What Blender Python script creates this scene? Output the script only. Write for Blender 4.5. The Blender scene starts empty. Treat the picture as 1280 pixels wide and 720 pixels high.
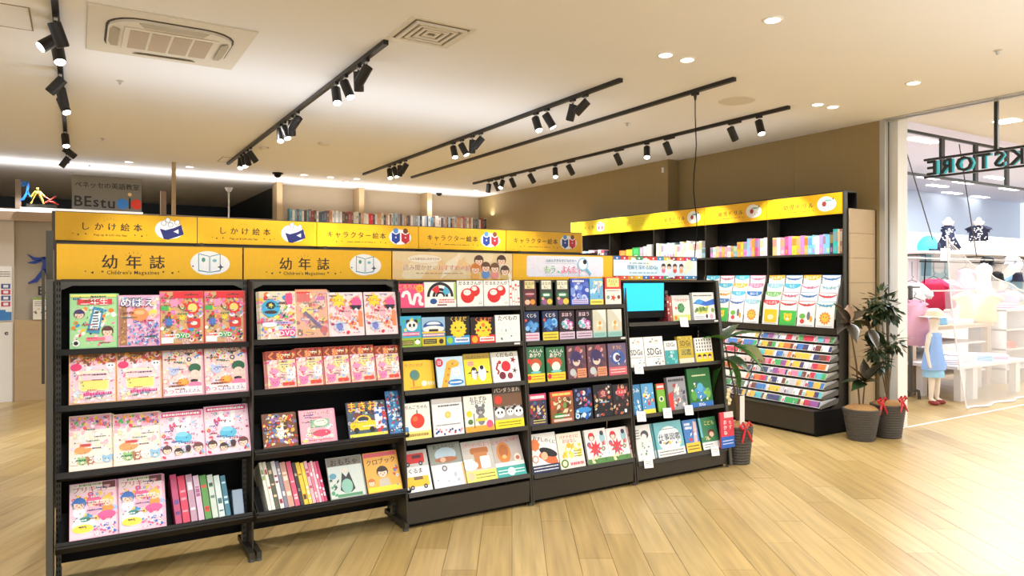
import bpy, bmesh, math, random
from mathutils import Matrix, Vector
C = bpy.context.scene.collection
PI = math.pi
rnd = random.Random(7)
# ------------------------------------------------------------------ camera
TH = math.radians(31.4); FP = 890.0; EYE = 1.5
cam_d = bpy.data.cameras.new('camera'); cam = bpy.data.objects.new('camera', cam_d); C.objects.link(cam)
cam_d.sensor_width = 36.0; cam_d.lens = FP / 1280 * 36; cam_d.shift_y = -11 / 1280
cam_d.clip_start = 0.05
cam.location = (0, 0, EYE); cam.rotation_euler = (PI / 2, 0, -TH)
bpy.context.scene.camera = cam
# ------------------------------------------------------------------ world and exposure
w = bpy.data.worlds.new('world'); bpy.context.scene.world = w; w.use_nodes = True
w.node_tree.nodes['Background'].inputs[0].default_value = (0.92, 0.96, 1.0, 1)
w.node_tree.nodes['Background'].inputs[1].default_value = 1.15
vs = bpy.context.scene.view_settings
vs.view_transform = 'Standard'; vs.look = 'None'; vs.gamma = 1; vs.exposure = -0.18; vs.use_curve_mapping = False
cy = bpy.context.scene.cycles
cy.use_denoising = True; cy.max_bounces = 7; cy.transparent_max_bounces = 12; cy.sample_clamp_indirect = 4.0
cy.caustics_reflective = False; cy.caustics_refractive = False

def area_light(name, loc, sx, sy, power, col=(1, 1, 1), rot=(0, 0, 0), spread=PI):
    l = bpy.data.lights.new(name, 'AREA'); l.shape = 'RECTANGLE'; l.size = sx; l.size_y = sy
    l.energy = power; l.color = col; l.spread = spread
    o = bpy.data.objects.new(name, l); C.objects.link(o); o.location = loc; o.rotation_euler = rot
    return o
WARM = (.93, 0.955, 1.0); DAY = (0.93, 0.96, 1.0)
# ceiling downlights behind and beside the view (rows that carry on from those in the photo)
for (x, y) in ((0.6, -0.6), (0.6, 1.6), (3.2, -0.6), (3.6, 1.2), (0.6, 2.6), (-2.4, 1.2), (-2.4, 4.5), (-2.2, 8.0)):
    area_light('downlight_lamp', (x, y, 3.07), .35, .35, 27, WARM, spread=2.6)
for (x, y) in ((1.4, 7.3), (4.6, 7.6), (2.9, 9.5), (5.2, 9.7)):
    area_light('downlight_lamp', (x, y, 3.07), .3, .3, 30, WARM, spread=2.8)
# mall corridor and clothes shop panels
for (x, y) in ((8.6, -1.0), (8.6, 1.9), (11.4, 1.9), (11.4, -1.2), (14.3, 1.9)):
    area_light('mall_lamp', (x, y, 3.17), 1.6, 1.0, 95, DAY)
for (x, y) in ((9.6, 5.6), (12.0, 5.4), (14.6, 5.6)):
    area_light('shop_lamp', (x, y, 3.25), 1.4, .8, 120, DAY)
# added ceiling fill: unseen upward area lights with no fixture behind them
COOL = (.80, .90, 1.0)
area_light('added_ceiling_fill', (1.0, -1.6, 2.3), 9.0, 2.0, 250, COOL, (PI, 0, 0))
area_light('added_ceiling_fill', (2.1, 6.0, 2.02), 4.4, .6, 27, COOL, (PI, 0, 0))
area_light('added_ceiling_fill', (-4.6, 4.0, 2.1), 2.0, 10.0, 175, COOL, (PI, 0, 0))
area_light('added_ceiling_fill', (5.0, .2, 1.9), 3.0, 4.0, 34, COOL, (PI, 0, 0))
area_light('added_ceiling_fill', (6.0, 7.5, 2.5), .3, 6.0, 6, COOL, (PI, 0, 0))
# cove strip over the back wall
area_light('cove_lamp', (1.5, 11.75, 2.72), 13.0, .08, 75, (1, .98, .95), (PI, 0, 0))

# ------------------------------------------------------------------ pixel helpers: X on a known plane Y, Y on a known plane X
F = (math.sin(TH), math.cos(TH)); R = (math.cos(TH), -math.sin(TH))
def dirv(px, py=349.0):
    a = (px - 640) / FP
    return (F[0] + a * R[0], F[1] + a * R[1], (349.0 - py) / FP)
def xat(px, Y):
    d = dirv(px); return Y * d[0] / d[1]
def yat(px, X):
    d = dirv(px); return X * d[1] / d[0]
def onz(px, py, z):
    d = dirv(px, py); t = (z - EYE) / d[2]; return (t * d[0], t * d[1], z)
def hfor(px, py, X, Y, z, s, c, ax=1):
    """height of a leaning thing whose foot is X,Y,z and whose top shows at row py (leans in +Y if ax=1, +X if ax=0)"""
    b = (349.0 - py) / FP
    return (EYE - z + b * (X * F[0] + Y * F[1])) / (c - b * s * F[ax])

# ------------------------------------------------------------------ materials
def lin(c):
    return tuple(((v / 255) / 12.92 if v <= 10.3 else ((v / 255 + .055) / 1.055) ** 2.4) for v in c)
MATS = {}
def mat(name, col, rough=.5, metal=0.0, var=.06, scale=8.0, emit=0, stretch=None, coat=0.0, bump=0.0):
    if name in MATS: return MATS[name]
    m = bpy.data.materials.new(name); m.use_nodes = True; nt = m.node_tree
    b = nt.nodes['Principled BSDF']; c = lin(col)
    tc = nt.nodes.new('ShaderNodeTexCoord'); mp = nt.nodes.new('ShaderNodeMapping')
    nt.links.new(tc.outputs['Object'], mp.inputs[0])
    if stretch: mp.inputs['Scale'].default_value = stretch
    n = nt.nodes.new('ShaderNodeTexNoise'); n.inputs['Scale'].default_value = scale; n.inputs['Detail'].default_value = 3
    nt.links.new(mp.outputs[0], n.inputs['Vector'])
    mx = nt.nodes.new('ShaderNodeMix'); mx.data_type = 'RGBA'
    mx.inputs['A'].default_value = tuple(v * (1 - var) for v in c) + (1,)
    mx.inputs['B'].default_value = tuple(min(1, v * (1 + var)) for v in c) + (1,)
    nt.links.new(n.outputs[0], mx.inputs['Factor']); nt.links.new(mx.outputs['Result'], b.inputs['Base Color'])
    b.inputs['Roughness'].default_value = rough; b.inputs['Metallic'].default_value = metal
    b.inputs['Coat Weight'].default_value = coat
    if name in ('rack_black', 'rack_deep_metal'): b.inputs['Specular IOR Level'].default_value = .2
    if bump:
        bp = nt.nodes.new('ShaderNodeBump'); bp.inputs['Strength'].default_value = bump; bp.inputs['Distance'].default_value = .003
        nt.links.new(n.outputs[0], bp.inputs['Height']); nt.links.new(bp.outputs[0], b.inputs['Normal'])
    if emit:
        b.inputs['Emission Color'].default_value = c + (1,); b.inputs['Emission Strength'].default_value = emit
    MATS[name] = m; return m
def attr_mat(name, rough=.4, grain=None, coat=0.0, spec=.5, rot=None):
    m = bpy.data.materials.new(name); m.use_nodes = True; nt = m.node_tree; b = nt.nodes['Principled BSDF']
    a = nt.nodes.new('ShaderNodeAttribute'); a.attribute_name = 'Col'
    src = a.outputs['Color']
    tc = nt.nodes.new('ShaderNodeTexCoord'); mp = nt.nodes.new('ShaderNodeMapping'); nt.links.new(tc.outputs['Object'], mp.inputs[0])
    n = nt.nodes.new('ShaderNodeTexNoise'); n.inputs['Detail'].default_value = 4
    if rot is not None: mp.vector_type = 'TEXTURE'; mp.inputs['Rotation'].default_value = (0, 0, rot)
    if grain:
        mp.inputs['Scale'].default_value = grain[0]; n.inputs['Scale'].default_value = grain[1]; lo, hi = grain[2], grain[3]
    else:
        n.inputs['Scale'].default_value = 30; lo, hi = .97, 1.03
    nt.links.new(mp.outputs[0], n.inputs['Vector'])
    mr = nt.nodes.new('ShaderNodeMapRange'); mr.inputs['From Min'].default_value = .3; mr.inputs['From Max'].default_value = .7
    mr.inputs['To Min'].default_value = lo; mr.inputs['To Max'].default_value = hi
    nt.links.new(n.outputs[0], mr.inputs['Value'])
    v = nt.nodes.new('ShaderNodeVectorMath'); v.operation = 'SCALE'
    nt.links.new(src, v.inputs[0]); nt.links.new(mr.outputs[0], v.inputs['Scale'])
    nt.links.new(v.outputs[0], b.inputs['Base Color'])
    b.inputs['Roughness'].default_value = rough; b.inputs['Coat Weight'].default_value = coat; b.inputs['Coat Roughness'].default_value = .25
    b.inputs['Specular IOR Level'].default_value = spec
    return m
PRINT = attr_mat('printed_paper', .45)
FLOORM = attr_mat('plank_wood', .36, ((1 / 9, 1 / .5, 1), 3.0, .80, 1.14), coat=.25, rot=-TH)
RACK = mat('rack_dark_metal', (58, 53, 44), .45, .2, .05, 20)
RACKL = mat('rack_deep_metal', (38, 35, 31), .45, .1, .05, 20)
RACKG = mat('rack_grey_metal', (82, 80, 73), .42, .4, .05, 20)
BLACK = mat('rack_black', (9, 8, 8), .6, 0, .1, 15)
TRACK = mat('track_black', (30, 26, 23), .4, .1, .1, 20)
YEL = mat('sign_yellow', (244, 186, 14), .5, 0, .05, 3)
CEIL = mat('ceiling_paint', (242, 240, 242), .9, 0, .015, 2)
MALLC = mat('mall_ceiling_paint', (235, 232, 226), .9, 0, .015, 2)
WOODW = mat('wall_veneer', (152, 130, 86), .55, 0, .09, 6, stretch=(14, 14, .25))
WOODL = mat('pale_veneer', (186, 160, 122), .5, 0, .07, 5, stretch=(1.2, 1.2, 9))
BACKW = mat('back_wall_tan', (190, 172, 146), .8, 0, .03, 3)
WHITE = mat('white_paint', (236, 234, 230), .5, 0, .02, 5)
LILAC = mat('shop_wall_white', (232, 230, 238), .6, 0, .02, 2)
ALU = mat('aluminium_frame', (196, 194, 188), .35, .5, .03, 10)
LAMP = mat('lamp_lens', (255, 252, 246), .4, 0, 0, 5, emit=14)
DLAMP = mat('downlight_lens', (255, 250, 240), .4, 0, 0, 5, emit=6)
PLAST = mat('unit_plastic', (222, 214, 200), .5, 0, .02, 5)
GRILLE = mat('grille_mesh', (186, 168, 146), .7, 0, .06, 60)
DARKG = mat('dark_slot', (70, 64, 56), .7, 0, .05, 10)

# ------------------------------------------------------------------ object helpers
def tag(o, label=None, cat=None, group=None, kind=None):
    if label: o['label'] = label
    if cat: o['category'] = cat
    if group: o['group'] = group
    if kind: o['kind'] = kind
    return o
def empty(name, loc=(0, 0, 0), rz=0, parent=None):
    o = bpy.data.objects.new(name, None); C.objects.link(o); o.location = loc; o.rotation_euler = (0, 0, rz); o.empty_display_size = .05
    if parent: o.parent = parent
    return o
def mesh_obj(name, me, parent=None, M=None):
    o = bpy.data.objects.new(name, me); C.objects.link(o)
    if parent: o.parent = parent
    if M is not None: o.matrix_basis = M
    return o
def set_cols(me, cols):
    """cols: one linear rgb per face"""
    at = me.color_attributes.new('Col', 'FLOAT_COLOR', 'CORNER')
    buf = []
    for p, c in zip(me.polygons, cols): buf.extend((c[0], c[1], c[2], 1.0) * p.loop_total)
    at.data.foreach_set('color', buf)
class MB:
    def __init__(s): s.v = []; s.f = []; s.c = []
    def add(s, vs, fs, col=None):
        n = len(s.v); s.v.extend(vs); s.f.extend([tuple(i + n for i in f) for f in fs])
        if col is not None: s.c.extend([lin(col)] * len(fs))
        return s
    def box(s, x0, x1, y0, y1, z0, z1, col=None):
        return s.add([(x0, y0, z0), (x1, y0, z0), (x1, y1, z0), (x0, y1, z0), (x0, y0, z1), (x1, y0, z1), (x1, y1, z1), (x0, y1, z1)],
              [(0, 3, 2, 1), (4, 5, 6, 7), (0, 1, 5, 4), (1, 2, 6, 5), (2, 3, 7, 6), (3, 0, 4, 7)], col)
    def prism(s, pts, axis, a, b, col=None):
        """extrude 2D outline along axis (0: pts=(y,z), 1: pts=(x,z), 2: pts=(x,y))"""
        def P(p, t): return (t, p[0], p[1]) if axis == 0 else ((p[0], t, p[1]) if axis == 1 else (p[0], p[1], t))
        n = len(pts)
        return s.add([P(p, a) for p in pts] + [P(p, b) for p in pts],
              [tuple(range(n)), tuple(range(2 * n - 1, n - 1, -1))] + [(i, (i + 1) % n, n + (i + 1) % n, n + i) for i in range(n)], col)
    def tube(s, pts, r, n=8, col=None, cap=True):
        pts = [Vector(p) for p in pts]; rs = r if isinstance(r, (list, tuple)) else [r] * len(pts)
        vs = []
        for i, p in enumerate(pts):
            t = (pts[min(i + 1, len(pts) - 1)] - pts[max(i - 1, 0)]).normalized()
            a = Vector((0, 0, 1)) if abs(t.z) < .9 else Vector((1, 0, 0))
            u = t.cross(a).normalized(); w_ = t.cross(u)
            for k in range(n):
                q = p + (u * math.cos(2 * PI * k / n) + w_ * math.sin(2 * PI * k / n)) * rs[i]; vs.append(tuple(q))
        fs = []
        for i in range(len(pts) - 1):
            for k in range(n):
                a = i * n + k; b = i * n + (k + 1) % n; fs.append((a, b, b + n, a + n))
        if cap: fs.append(tuple(range(n))); m = (len(pts) - 1) * n; fs.append(tuple(range(m + n - 1, m - 1, -1)))
        return s.add(vs, fs, col)
    def loft(s, rings, n=16, wave=0.0, k=6, col=None, ph=0):
        """rings of (cx, cy, z, rx, ry)"""
        vs = []
        for j, (cx, cy_, z, rx, ry) in enumerate(rings):
            for i in range(n):
                a = 2 * PI * i / n; q = 1 + wave * math.sin(k * a + ph)
                vs.append((cx + rx * q * math.cos(a), cy_ + ry * q * math.sin(a), z))
        fs = []
        for j in range(len(rings) - 1):
            for i in range(n):
                a = j * n + i; b = j * n + (i + 1) % n; fs.append((a, b, b + n, a + n))
        fs.append(tuple(range(n - 1, -1, -1))); m = (len(rings) - 1) * n; fs.append(tuple(range(m, m + n)))
        return s.add(vs, fs, col)
    def ell(s, c, r, n=12, m=8, col=None):
        rings = []
        for j in range(m + 1):
            t = -PI / 2 + PI * (j + .001) / (m + .002); rings.append((c[0], c[1], c[2] + r[2] * math.sin(t), r[0] * math.cos(t), r[1] * math.cos(t)))
        return s.loft(rings, n, col=col)
    def mesh(s, name, material, smooth=False, bevel=0):
        me = bpy.data.meshes.new(name); me.from_pydata(s.v, [], s.f); me.materials.append(material)
        if s.c: set_cols(me, s.c)
        if bevel:
            bm = bmesh.new(); bm.from_mesh(me)
            bmesh.ops.bevel(bm, geom=bm.edges[:], offset=bevel, segments=1, affect='EDGES'); bm.to_mesh(me); bm.free()
        bm = bmesh.new(); bm.from_mesh(me); bmesh.ops.recalc_face_normals(bm, faces=bm.faces[:]); bm.to_mesh(me); bm.free()
        if smooth:
            me.polygons.foreach_set('use_smooth', [True] * len(me.polygons))
            try: me.set_sharp_from_angle(angle=.7)
            except Exception: pass
        return me
    def build(s, name, material, parent=None, M=None, smooth=False, bevel=0):
        return mesh_obj(name, s.mesh(name, material, smooth, bevel), parent, M)
def copy_tree(o, parent=None):
    c = o.copy(); C.objects.link(c); c.parent = parent
    for ch in list(o.children): copy_tree(ch, c)
    return c

# ------------------------------------------------------------------ glyph outlines from the built-in font
GL = {}
def load_glyphs(chars):
    todo = [c for c in dict.fromkeys(chars) if c not in GL and c != ' ']
    obs = []
    for ch in todo:
        cu = bpy.data.curves.new('g', 'FONT'); cu.body = ch; cu.resolution_u = 2; cu.offset = .012 if ord(ch) < 0x2fff else 0.0
        ob = bpy.data.objects.new('g', cu); C.objects.link(ob); obs.append((ch, ob, cu))
    bpy.context.view_layer.update(); dg = bpy.context.evaluated_depsgraph_get()
    for ch, ob, cu in obs:
        me = ob.evaluated_get(dg).to_mesh()
        vs = [(v.co.x, v.co.y) for v in me.vertices]; fs = [tuple(p.vertices) for p in me.polygons]
        if vs:
            x0 = min(v[0] for v in vs); x1 = max(v[0] for v in vs)
            wide = ord(ch) > 0x2fff
            if wide: adv = 1.0; off = 0
            else: adv = x1 - x0 + .1; off = -x0 + .05
            if wide:
                cx = (x0 + x1) / 2; off = .5 - cx
            GL[ch] = ([(v[0] + off, v[1]) for v in vs], fs, adv)
        ob.evaluated_get(dg).to_mesh_clear()
    for ch, ob, cu in obs: bpy.data.objects.remove(ob); bpy.data.curves.remove(cu)
def text_polys(txt, sx=1.0):
    if any(c not in GL and c != ' ' for c in txt): load_glyphs(txt)
    vs = []; fs = []; x = 0
    for ch in txt:
        if ch == ' ' or ch not in GL: x += .35 if ch == ' ' else .6; continue
        g = GL[ch]; n = len(vs)
        vs += [((v[0] + x) * sx, v[1]) for v in g[0]]; fs += [tuple(i + n for i in f) for f in g[1]]; x += g[2]
    return vs, fs, x * sx
load_glyphs('しかけ絵本キャラクター幼年誌児ドリルもう、よんた?だるまさんがのころりんはえじゅパンどろぼうびいバスでおやみちくに読聞せすめ図鑑仕事ベネッセの英語教室二年生めばえあっこおねえさプリキュア理解を深る私のどうぶつCDBEstudioGs513VhilrenMagzPpUkvtKOTR\'&コあちかおたずねたいへん0123456789くろブッくるまのきもの虫すうじめいろたしざんかずもじさるかた日の子ビうらないcmyfj-e大きなSBOKREWw')

# ------------------------------------------------------------------ flat print built as thin layers of coloured paper-thin shapes
class Art:
    STEP = .00003; dens = 1.0
    def __init__(s, W, H, base=None):
        s.W = W; s.H = H; s.v = []; s.f = []; s.cc = []; s.k = 0
        if base: s.r(0, 0, 1, 1, base)
    def _add(s, pts, fs, col):
        n = len(s.v); s.k += 1; y = -s.k * s.STEP
        W, H = s.W, s.H
        s.v += [(min(max(p[0], 0), W), y, min(max(p[1], 0), H)) for p in pts]
        s.f += [tuple(i + n for i in f) for f in fs]; s.cc += [lin(col)] * len(fs)
    def poly(s, pts, col):
        s._add([(p[0] * s.W, p[1] * s.H) for p in pts], [tuple(range(len(pts)))], col)
    def r(s, x0, y0, x1, y1, col): s.poly([(x0, y0), (x1, y0), (x1, y1), (x0, y1)], col)
    def c(s, cx, cy_, rx, ry, col, n=14, rot=0, a0=0, a1=2 * PI):
        cx *= s.W; cy_ *= s.H; rx *= s.W; ry = rx if ry is None else ry * s.W
        full = a1 - a0 > 6.2; m = n if full else n + 1; pts = []
        for i in range(m):
            a = a0 + (a1 - a0) * i / n; x = rx * math.cos(a); y = ry * math.sin(a)
            pts.append((cx + x * math.cos(rot) - y * math.sin(rot), cy_ + x * math.sin(rot) + y * math.cos(rot)))
        if not full: pts.append((cx, cy_))
        s._add(pts, [tuple(range(len(pts)))], col)
    def rr(s, x0, y0, x1, y1, rad, col):
        X0, Y0, X1, Y1 = x0 * s.W, y0 * s.H, x1 * s.W, y1 * s.H; q = rad * s.W; pts = []
        for cx, cy_, a in ((X1 - q, Y0 + q, -PI / 2), (X1 - q, Y1 - q, 0), (X0 + q, Y1 - q, PI / 2), (X0 + q, Y0 + q, PI)):
            for i in range(4): t = a + PI / 2 * i / 3; pts.append((cx + q * math.cos(t), cy_ + q * math.sin(t)))
        s._add(pts, [tuple(range(len(pts)))], col)
    def star(s, cx, cy_, ro, col, n=8, q=.55, rot=0):
        pts = [(cx * s.W + (ro if i % 2 == 0 else ro * q) * s.W * math.cos(PI * i / n + rot), cy_ * s.H + (ro if i % 2 == 0 else ro * q) * s.W * math.sin(PI * i / n + rot)) for i in range(2 * n)]
        s._add(pts, [tuple(range(2 * n))], col)
    def t(s, txt, cx, cy_, size, col, halo=None, rot=0, sx=1.0, vert=False):
        """size: em height relative to W; centred"""
        em = size * s.W
        if vert:
            for i, ch in enumerate(txt): s.t(ch, cx, cy_ - i * em * 1.05 / s.H, size, col, halo)
            return
        vs, fs, wd = text_polys(txt, sx)
        if not vs: return
        ca, sa = math.cos(rot), math.sin(rot)
        def tr(v, k=1.0, dx=0, dy=0):
            x = (v[0] - wd / 2) * em + dx; y = (v[1] - .37) * em + dy
            return (cx * s.W + x * ca - y * sa, cy_ * s.H + x * sa + y * ca)
        if halo is not None:
            d = em * .06; n = len(vs); pts = []; ff = []
            for j, (dx, dy) in enumerate(((d, 0), (-d, 0), (0, d), (0, -d))):
                s._add([tr(v, 1, dx, dy) for v in vs], fs, halo)
        s._add([tr(v) for v in vs], fs, col)
        if any(ord(q) > 0x2fff for q in txt): s._add([tr(v, 1, em * .035, em * .012) for v in vs], fs, col)
    def lines(s, x0, x1, y0, y1, n, col, rg, h=.35):
        """rows of tiny dashes where the print is too small to read"""
        for i in range(n):
            y = y0 + (y1 - y0) * (i + .5) / n; x = x0; hh = (y1 - y0) / n * h; n0 = len(s.v); pts = []; fs = []
            while x < x1:
                w_ = rg.uniform(.015, .06); e = min(x + w_, x1); k = len(pts)
                pts += [(x * s.W, (y - hh / 2) * s.H), (e * s.W, (y - hh / 2) * s.H), (e * s.W, (y + hh / 2) * s.H), (x * s.W, (y + hh / 2) * s.H)]
                fs.append((k, k + 1, k + 2, k + 3)); x = e + .012
            s._add(pts, fs, col)
    def busy(s, n, pal, x0, y0, x1, y1, a, b, rg):
        if s.dens > 1: n = int(n * s.dens); a *= .6; b *= .75
        for i in range(n):
            cx = rg.uniform(x0 + a * .5, x1 - a * .5); cy_ = rg.uniform(y0 + a * .4, y1 - a * .4); q = rg.uniform(a, b); col = rg.choice(pal); k = rg.random()
            if k < .4: s.c(cx, cy_, q, q * rg.uniform(.5, 1), col, 9, rg.uniform(0, 3))
            elif k < .6: s.star(cx, cy_, q, col, rg.choice((5, 8)), .5, rg.random())
            elif k < .8:
                h = q * rg.uniform(.3, .8); s.c(cx, cy_, q * 1.3, h, col, 4, rg.uniform(-.4, .4) + PI / 4)
            else: s.c(cx, cy_, q, q, col, 10); s.c(cx, cy_, q * .5, q * .5, rg.choice(pal), 8)
    def kid(s, cx, cy_, r, hair, skin=(250, 214, 186), shirt=None):
        if shirt: s.c(cx, cy_ - r * 1.4 * s.W / s.H, r * .95, r * .9, shirt, 12)
        s.c(cx, cy_ + r * .12 * s.W / s.H, r * 1.08, r * 1.05, hair, 14)
        s.c(cx, cy_ - r * .12 * s.W / s.H, r * .85, r * .8, skin, 14)
        s.c(cx, cy_ + r * .1 * s.W / s.H, r * .9, r * .78, hair, 10, 0, 0.15, PI - .15)
        for q in (-.33, .33): s.c(cx + q * r, cy_ - r * .15 * s.W / s.H, r * .09, r * .12, (50, 35, 30), 6)
        s.c(cx, cy_ - r * .5 * s.W / s.H, r * .22, r * .1, (220, 90, 80), 6)
        for q in (-.5, .5): s.c(cx + q * r, cy_ - r * .38 * s.W / s.H, r * .14, r * .1, (250, 170, 160), 6)
    def animal(s, cx, cy_, r, col, ear=(1, .5), dark=(40, 35, 35), snout=None):
        k = s.W / s.H
        for q in (-1, 1): s.c(cx + q * r * .72, cy_ + r * .75 * k * ear[0], r * .36, r * .36 * ear[0], col if ear[1] < 1 else dark, 10)
        s.c(cx, cy_, r, r * .85, col, 16)
        if snout: s.c(cx, cy_ - r * .3 * k, r * .38, r * .28, snout, 10)
        for q in (-.36, .36): s.c(cx + q * r, cy_ + r * .08 * k, r * .11, r * .13, dark, 8)
        s.c(cx, cy_ - r * .22 * k, r * .1, r * .07, dark, 6)
    def mesh(s, name):
        me = bpy.data.meshes.new(name); me.from_pydata(s.v, [], s.f); me.materials.append(PRINT); set_cols(me, s.cc)
        return me

PINKS = [(246, 150, 190), (236, 96, 150), (255, 205, 225), (255, 240, 245), (250, 214, 90), (150, 200, 240), (190, 150, 220), (230, 60, 90)]
BRIGHT = [(230, 50, 60), (250, 200, 50), (60, 150, 220), (90, 190, 90), (245, 130, 40), (250, 245, 240), (240, 120, 170), (60, 60, 120)]
PASTEL = [(255, 225, 235), (250, 245, 200), (210, 235, 250), (225, 245, 215), (235, 215, 245), (255, 250, 245), (250, 190, 200), (250, 220, 150)]
DARKS = [(30, 34, 60), (60, 30, 50), (190, 40, 50), (230, 180, 60), (70, 110, 180), (210, 210, 225), (120, 60, 130), (20, 20, 24)]
K = (30, 28, 30); WH = (250, 249, 246)

# ------------------------------------------------------------------ cover designs (key -> paper colour, thickness, painter)
D = {}
def design(key, base=WH, T=.008):
    def deco(fn): D[key] = (base, T, fn); return fn
    return deco
@design('grade2', (150, 214, 150))
def _(a, g):
    a.r(.02, .02, .98, .98, (170, 224, 160)); a.busy(26, BRIGHT + PASTEL, .05, .05, .95, .75, .04, .09, g)
    a.kid(.2, .62, .11, (60, 50, 110)); a.kid(.8, .3, .12, (90, 50, 40), shirt=(250, 190, 210))
    a.poly([(.35, .3), (.62, .26), (.72, .72), (.5, .76)], (60, 150, 190)); a.poly([(.42, .36), (.6, .33), (.67, .67), (.52, .7)], (235, 245, 250))
    for i in range(6): a.r(.47 + i * .005, .38 + i * .05, .6, .4 + i * .05, (40, 60, 90))
    a.r(.16, .8, .9, .9, (222, 60, 70)); a.t('二年生', .52, .855, .2, WH, (222, 60, 70)); a.r(.02, .94, .98, .98, (250, 240, 120))
    a.r(.35, .14, .75, .2, (240, 120, 140)); a.c(.13, .1, .08, .08, WH); a.c(.13, .1, .05, .05, K)
@design('mebae', (244, 176, 206))
def _(a, g):
    a.r(.02, .02, .98, .98, (246, 190, 216)); a.busy(20, PINKS + PASTEL, .03, .55, .97, .95, .05, .1, g)
    a.r(.02, .03, .2, .8, (168, 120, 80)); a.busy(10, [(130, 90, 60), (190, 140, 90), (220, 180, 120)], .02, .05, .2, .78, .02, .04, g)
    a.c(.5, .62, .21, .18, (240, 150, 90)); a.c(.5, .66, .12, .06, (250, 190, 130)); a.kid(.82, .63, .1, (250, 220, 90))
    a.busy(46, [(120, 110, 200), (230, 225, 245), (240, 130, 180), (110, 180, 230), (90, 80, 150)], .22, .04, .97, .5, .03, .06, g)
    a.t('めばえ', .45, .86, .28, WH, (90, 60, 140))
@design('video', (206, 90, 80))
def _(a, g):
    a.r(.02, .02, .98, .98, (206, 170, 120)); a.busy(34, BRIGHT + PINKS + [(120, 90, 50), (70, 60, 40), (200, 190, 150), (90, 120, 60)], .03, .1, .97, .95, .05, .11, g)
    a.r(.3, .86, .98, .98, (226, 40, 50)); a.star(.33, .78, .14, (244, 150, 190), 6, .6)
    a.star(.74, .68, .2, (222, 50, 44), 9, .7); a.c(.74, .68, .11, .11, (250, 214, 120)); a.rr(.62, .3, .92, .48, .05, (214, 60, 50)); a.c(.77, .39, .08, .05, (250, 240, 220))
    a.star(.5, .5, .1, (250, 210, 60)); a.star(.2, .42, .13, (70, 120, 200)); a.r(.02, .64, .2, .72, (70, 180, 90))
    a.r(.36, .12, .66, .21, (60, 170, 80)); a.t('DVD', .51, .165, .15, WH); a.t('513', .6, .06, .16, (210, 40, 40), WH)
    a.r(.03, .03, .3, .14, WH); a.busy(8, BRIGHT, .68, .05, .98, .25, .04, .08, g)
@design('lunchbox', (240, 180, 120))
def _(a, g):
    a.r(.02, .02, .98, .98, (250, 215, 225)); a.r(.02, .78, .98, .98, (170, 110, 60)); a.busy(16, [(210, 60, 50), (240, 170, 60), (250, 200, 210), (120, 80, 50)], .03, .76, .97, .96, .04, .09, g)
    a.busy(20, PASTEL + [(230, 120, 170)], .03, .1, .97, .75, .05, .09, g); a.c(.15, .72, .12, .09, (230, 50, 110)); a.c(.88, .72, .1, .08, WH); a.c(.85, .73, .02, .02, K); a.c(.92, .73, .02, .02, K)
    a.rr(.2, .24, .84, .64, .1, (252, 236, 200)); a.rr(.24, .26, .82, .44, .06, (248, 226, 120)); a.rr(.24, .46, .82, .6, .06, (252, 210, 220)); a.r(.2, .44, .84, .455, (240, 170, 90))
    a.busy(16, [WH, (220, 220, 225), (250, 240, 160), (230, 200, 210)], .03, .03, .97, .2, .03, .06, g); a.lines(.3, .9, .14, .22, 1, (220, 60, 140), g, .7)
@design('atsuko', (246, 180, 196))
def _(a, g):
    a.r(.02, .02, .98, .98, (252, 214, 206)); a.busy(22, BRIGHT + PASTEL, .03, .72, .97, .97, .05, .09, g); a.t('たくさん', .5, .9, .16, (210, 50, 40), WH)
    a.busy(20, PASTEL + [(240, 130, 170)], .03, .25, .97, .7, .04, .08, g); a.animal(.27, .5, .12, (190, 200, 235)); a.c(.5, .28, .15, .1, (240, 140, 50)); a.star(.52, .3, .12, (246, 170, 60))
    a.c(.8, .55, .16, .13, (30, 96, 62)); a.c(.8, .42, .13, .13, (252, 210, 196)); a.c(.78, .3, .1, .04, K); a.c(.8, .22, .17, .08, (246, 130, 170))
    a.r(.03, .03, .97, .19, (252, 232, 236)); a.t('あっこ', .2, .115, .16, (226, 40, 110), WH); a.t('おねえさん', .66, .1, .11, (60, 60, 150), WH)
@design('sumi', (250, 226, 200))
def _(a, g):
    a.r(.02, .02, .98, .98, (252, 236, 222)); a.r(.02, .72, .98, .98, (240, 176, 200)); a.busy(22, PINKS + BRIGHT, .03, .72, .97, .97, .04, .08, g)
    a.busy(14, PASTEL, .03, .3, .97, .7, .05, .09, g); a.c(.32, .36, .2, .1, (244, 160, 90)); a.r(.25, .42, .5, .47, (220, 90, 60))
    for i, c in enumerate([(250, 240, 230), (150, 200, 120), (176, 120, 80), (240, 236, 226), (150, 196, 226)]): a.animal(.12 + i * .19, .16, .11, c, snout=(255, 240, 225))
@design('rabbit', (250, 200, 220))
def _(a, g):
    a.r(.02, .02, .98, .98, (252, 218, 230)); a.busy(34, PINKS + [(250, 250, 250), (120, 180, 220), (200, 40, 90)], .03, .04, .97, .85, .03, .07, g)
    for q in (-.13, .13): a.c(.52 + q, .8, .06, .14, WH, 12, -q)
    a.c(.52, .64, .17, .13, WH); a.c(.46, .65, .015, .02, K); a.c(.58, .65, .015, .02, K); a.c(.52, .42, .2, .12, (90, 190, 222)); a.c(.52, .3, .22, .04, (230, 250, 255)); a.c(.5, .5, .14, .06, (130, 210, 235))
    a.kid(.15, .2, .1, (80, 50, 40)); a.kid(.4, .14, .09, (60, 40, 35)); a.c(.62, .2, .06, .1, (60, 30, 30)); a.kid(.85, .2, .11, (110, 60, 50)); a.r(.05, .88, .95, .97, (236, 50, 130)); a.lines(.08, .92, .88, .97, 1, WH, g, .5)
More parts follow.
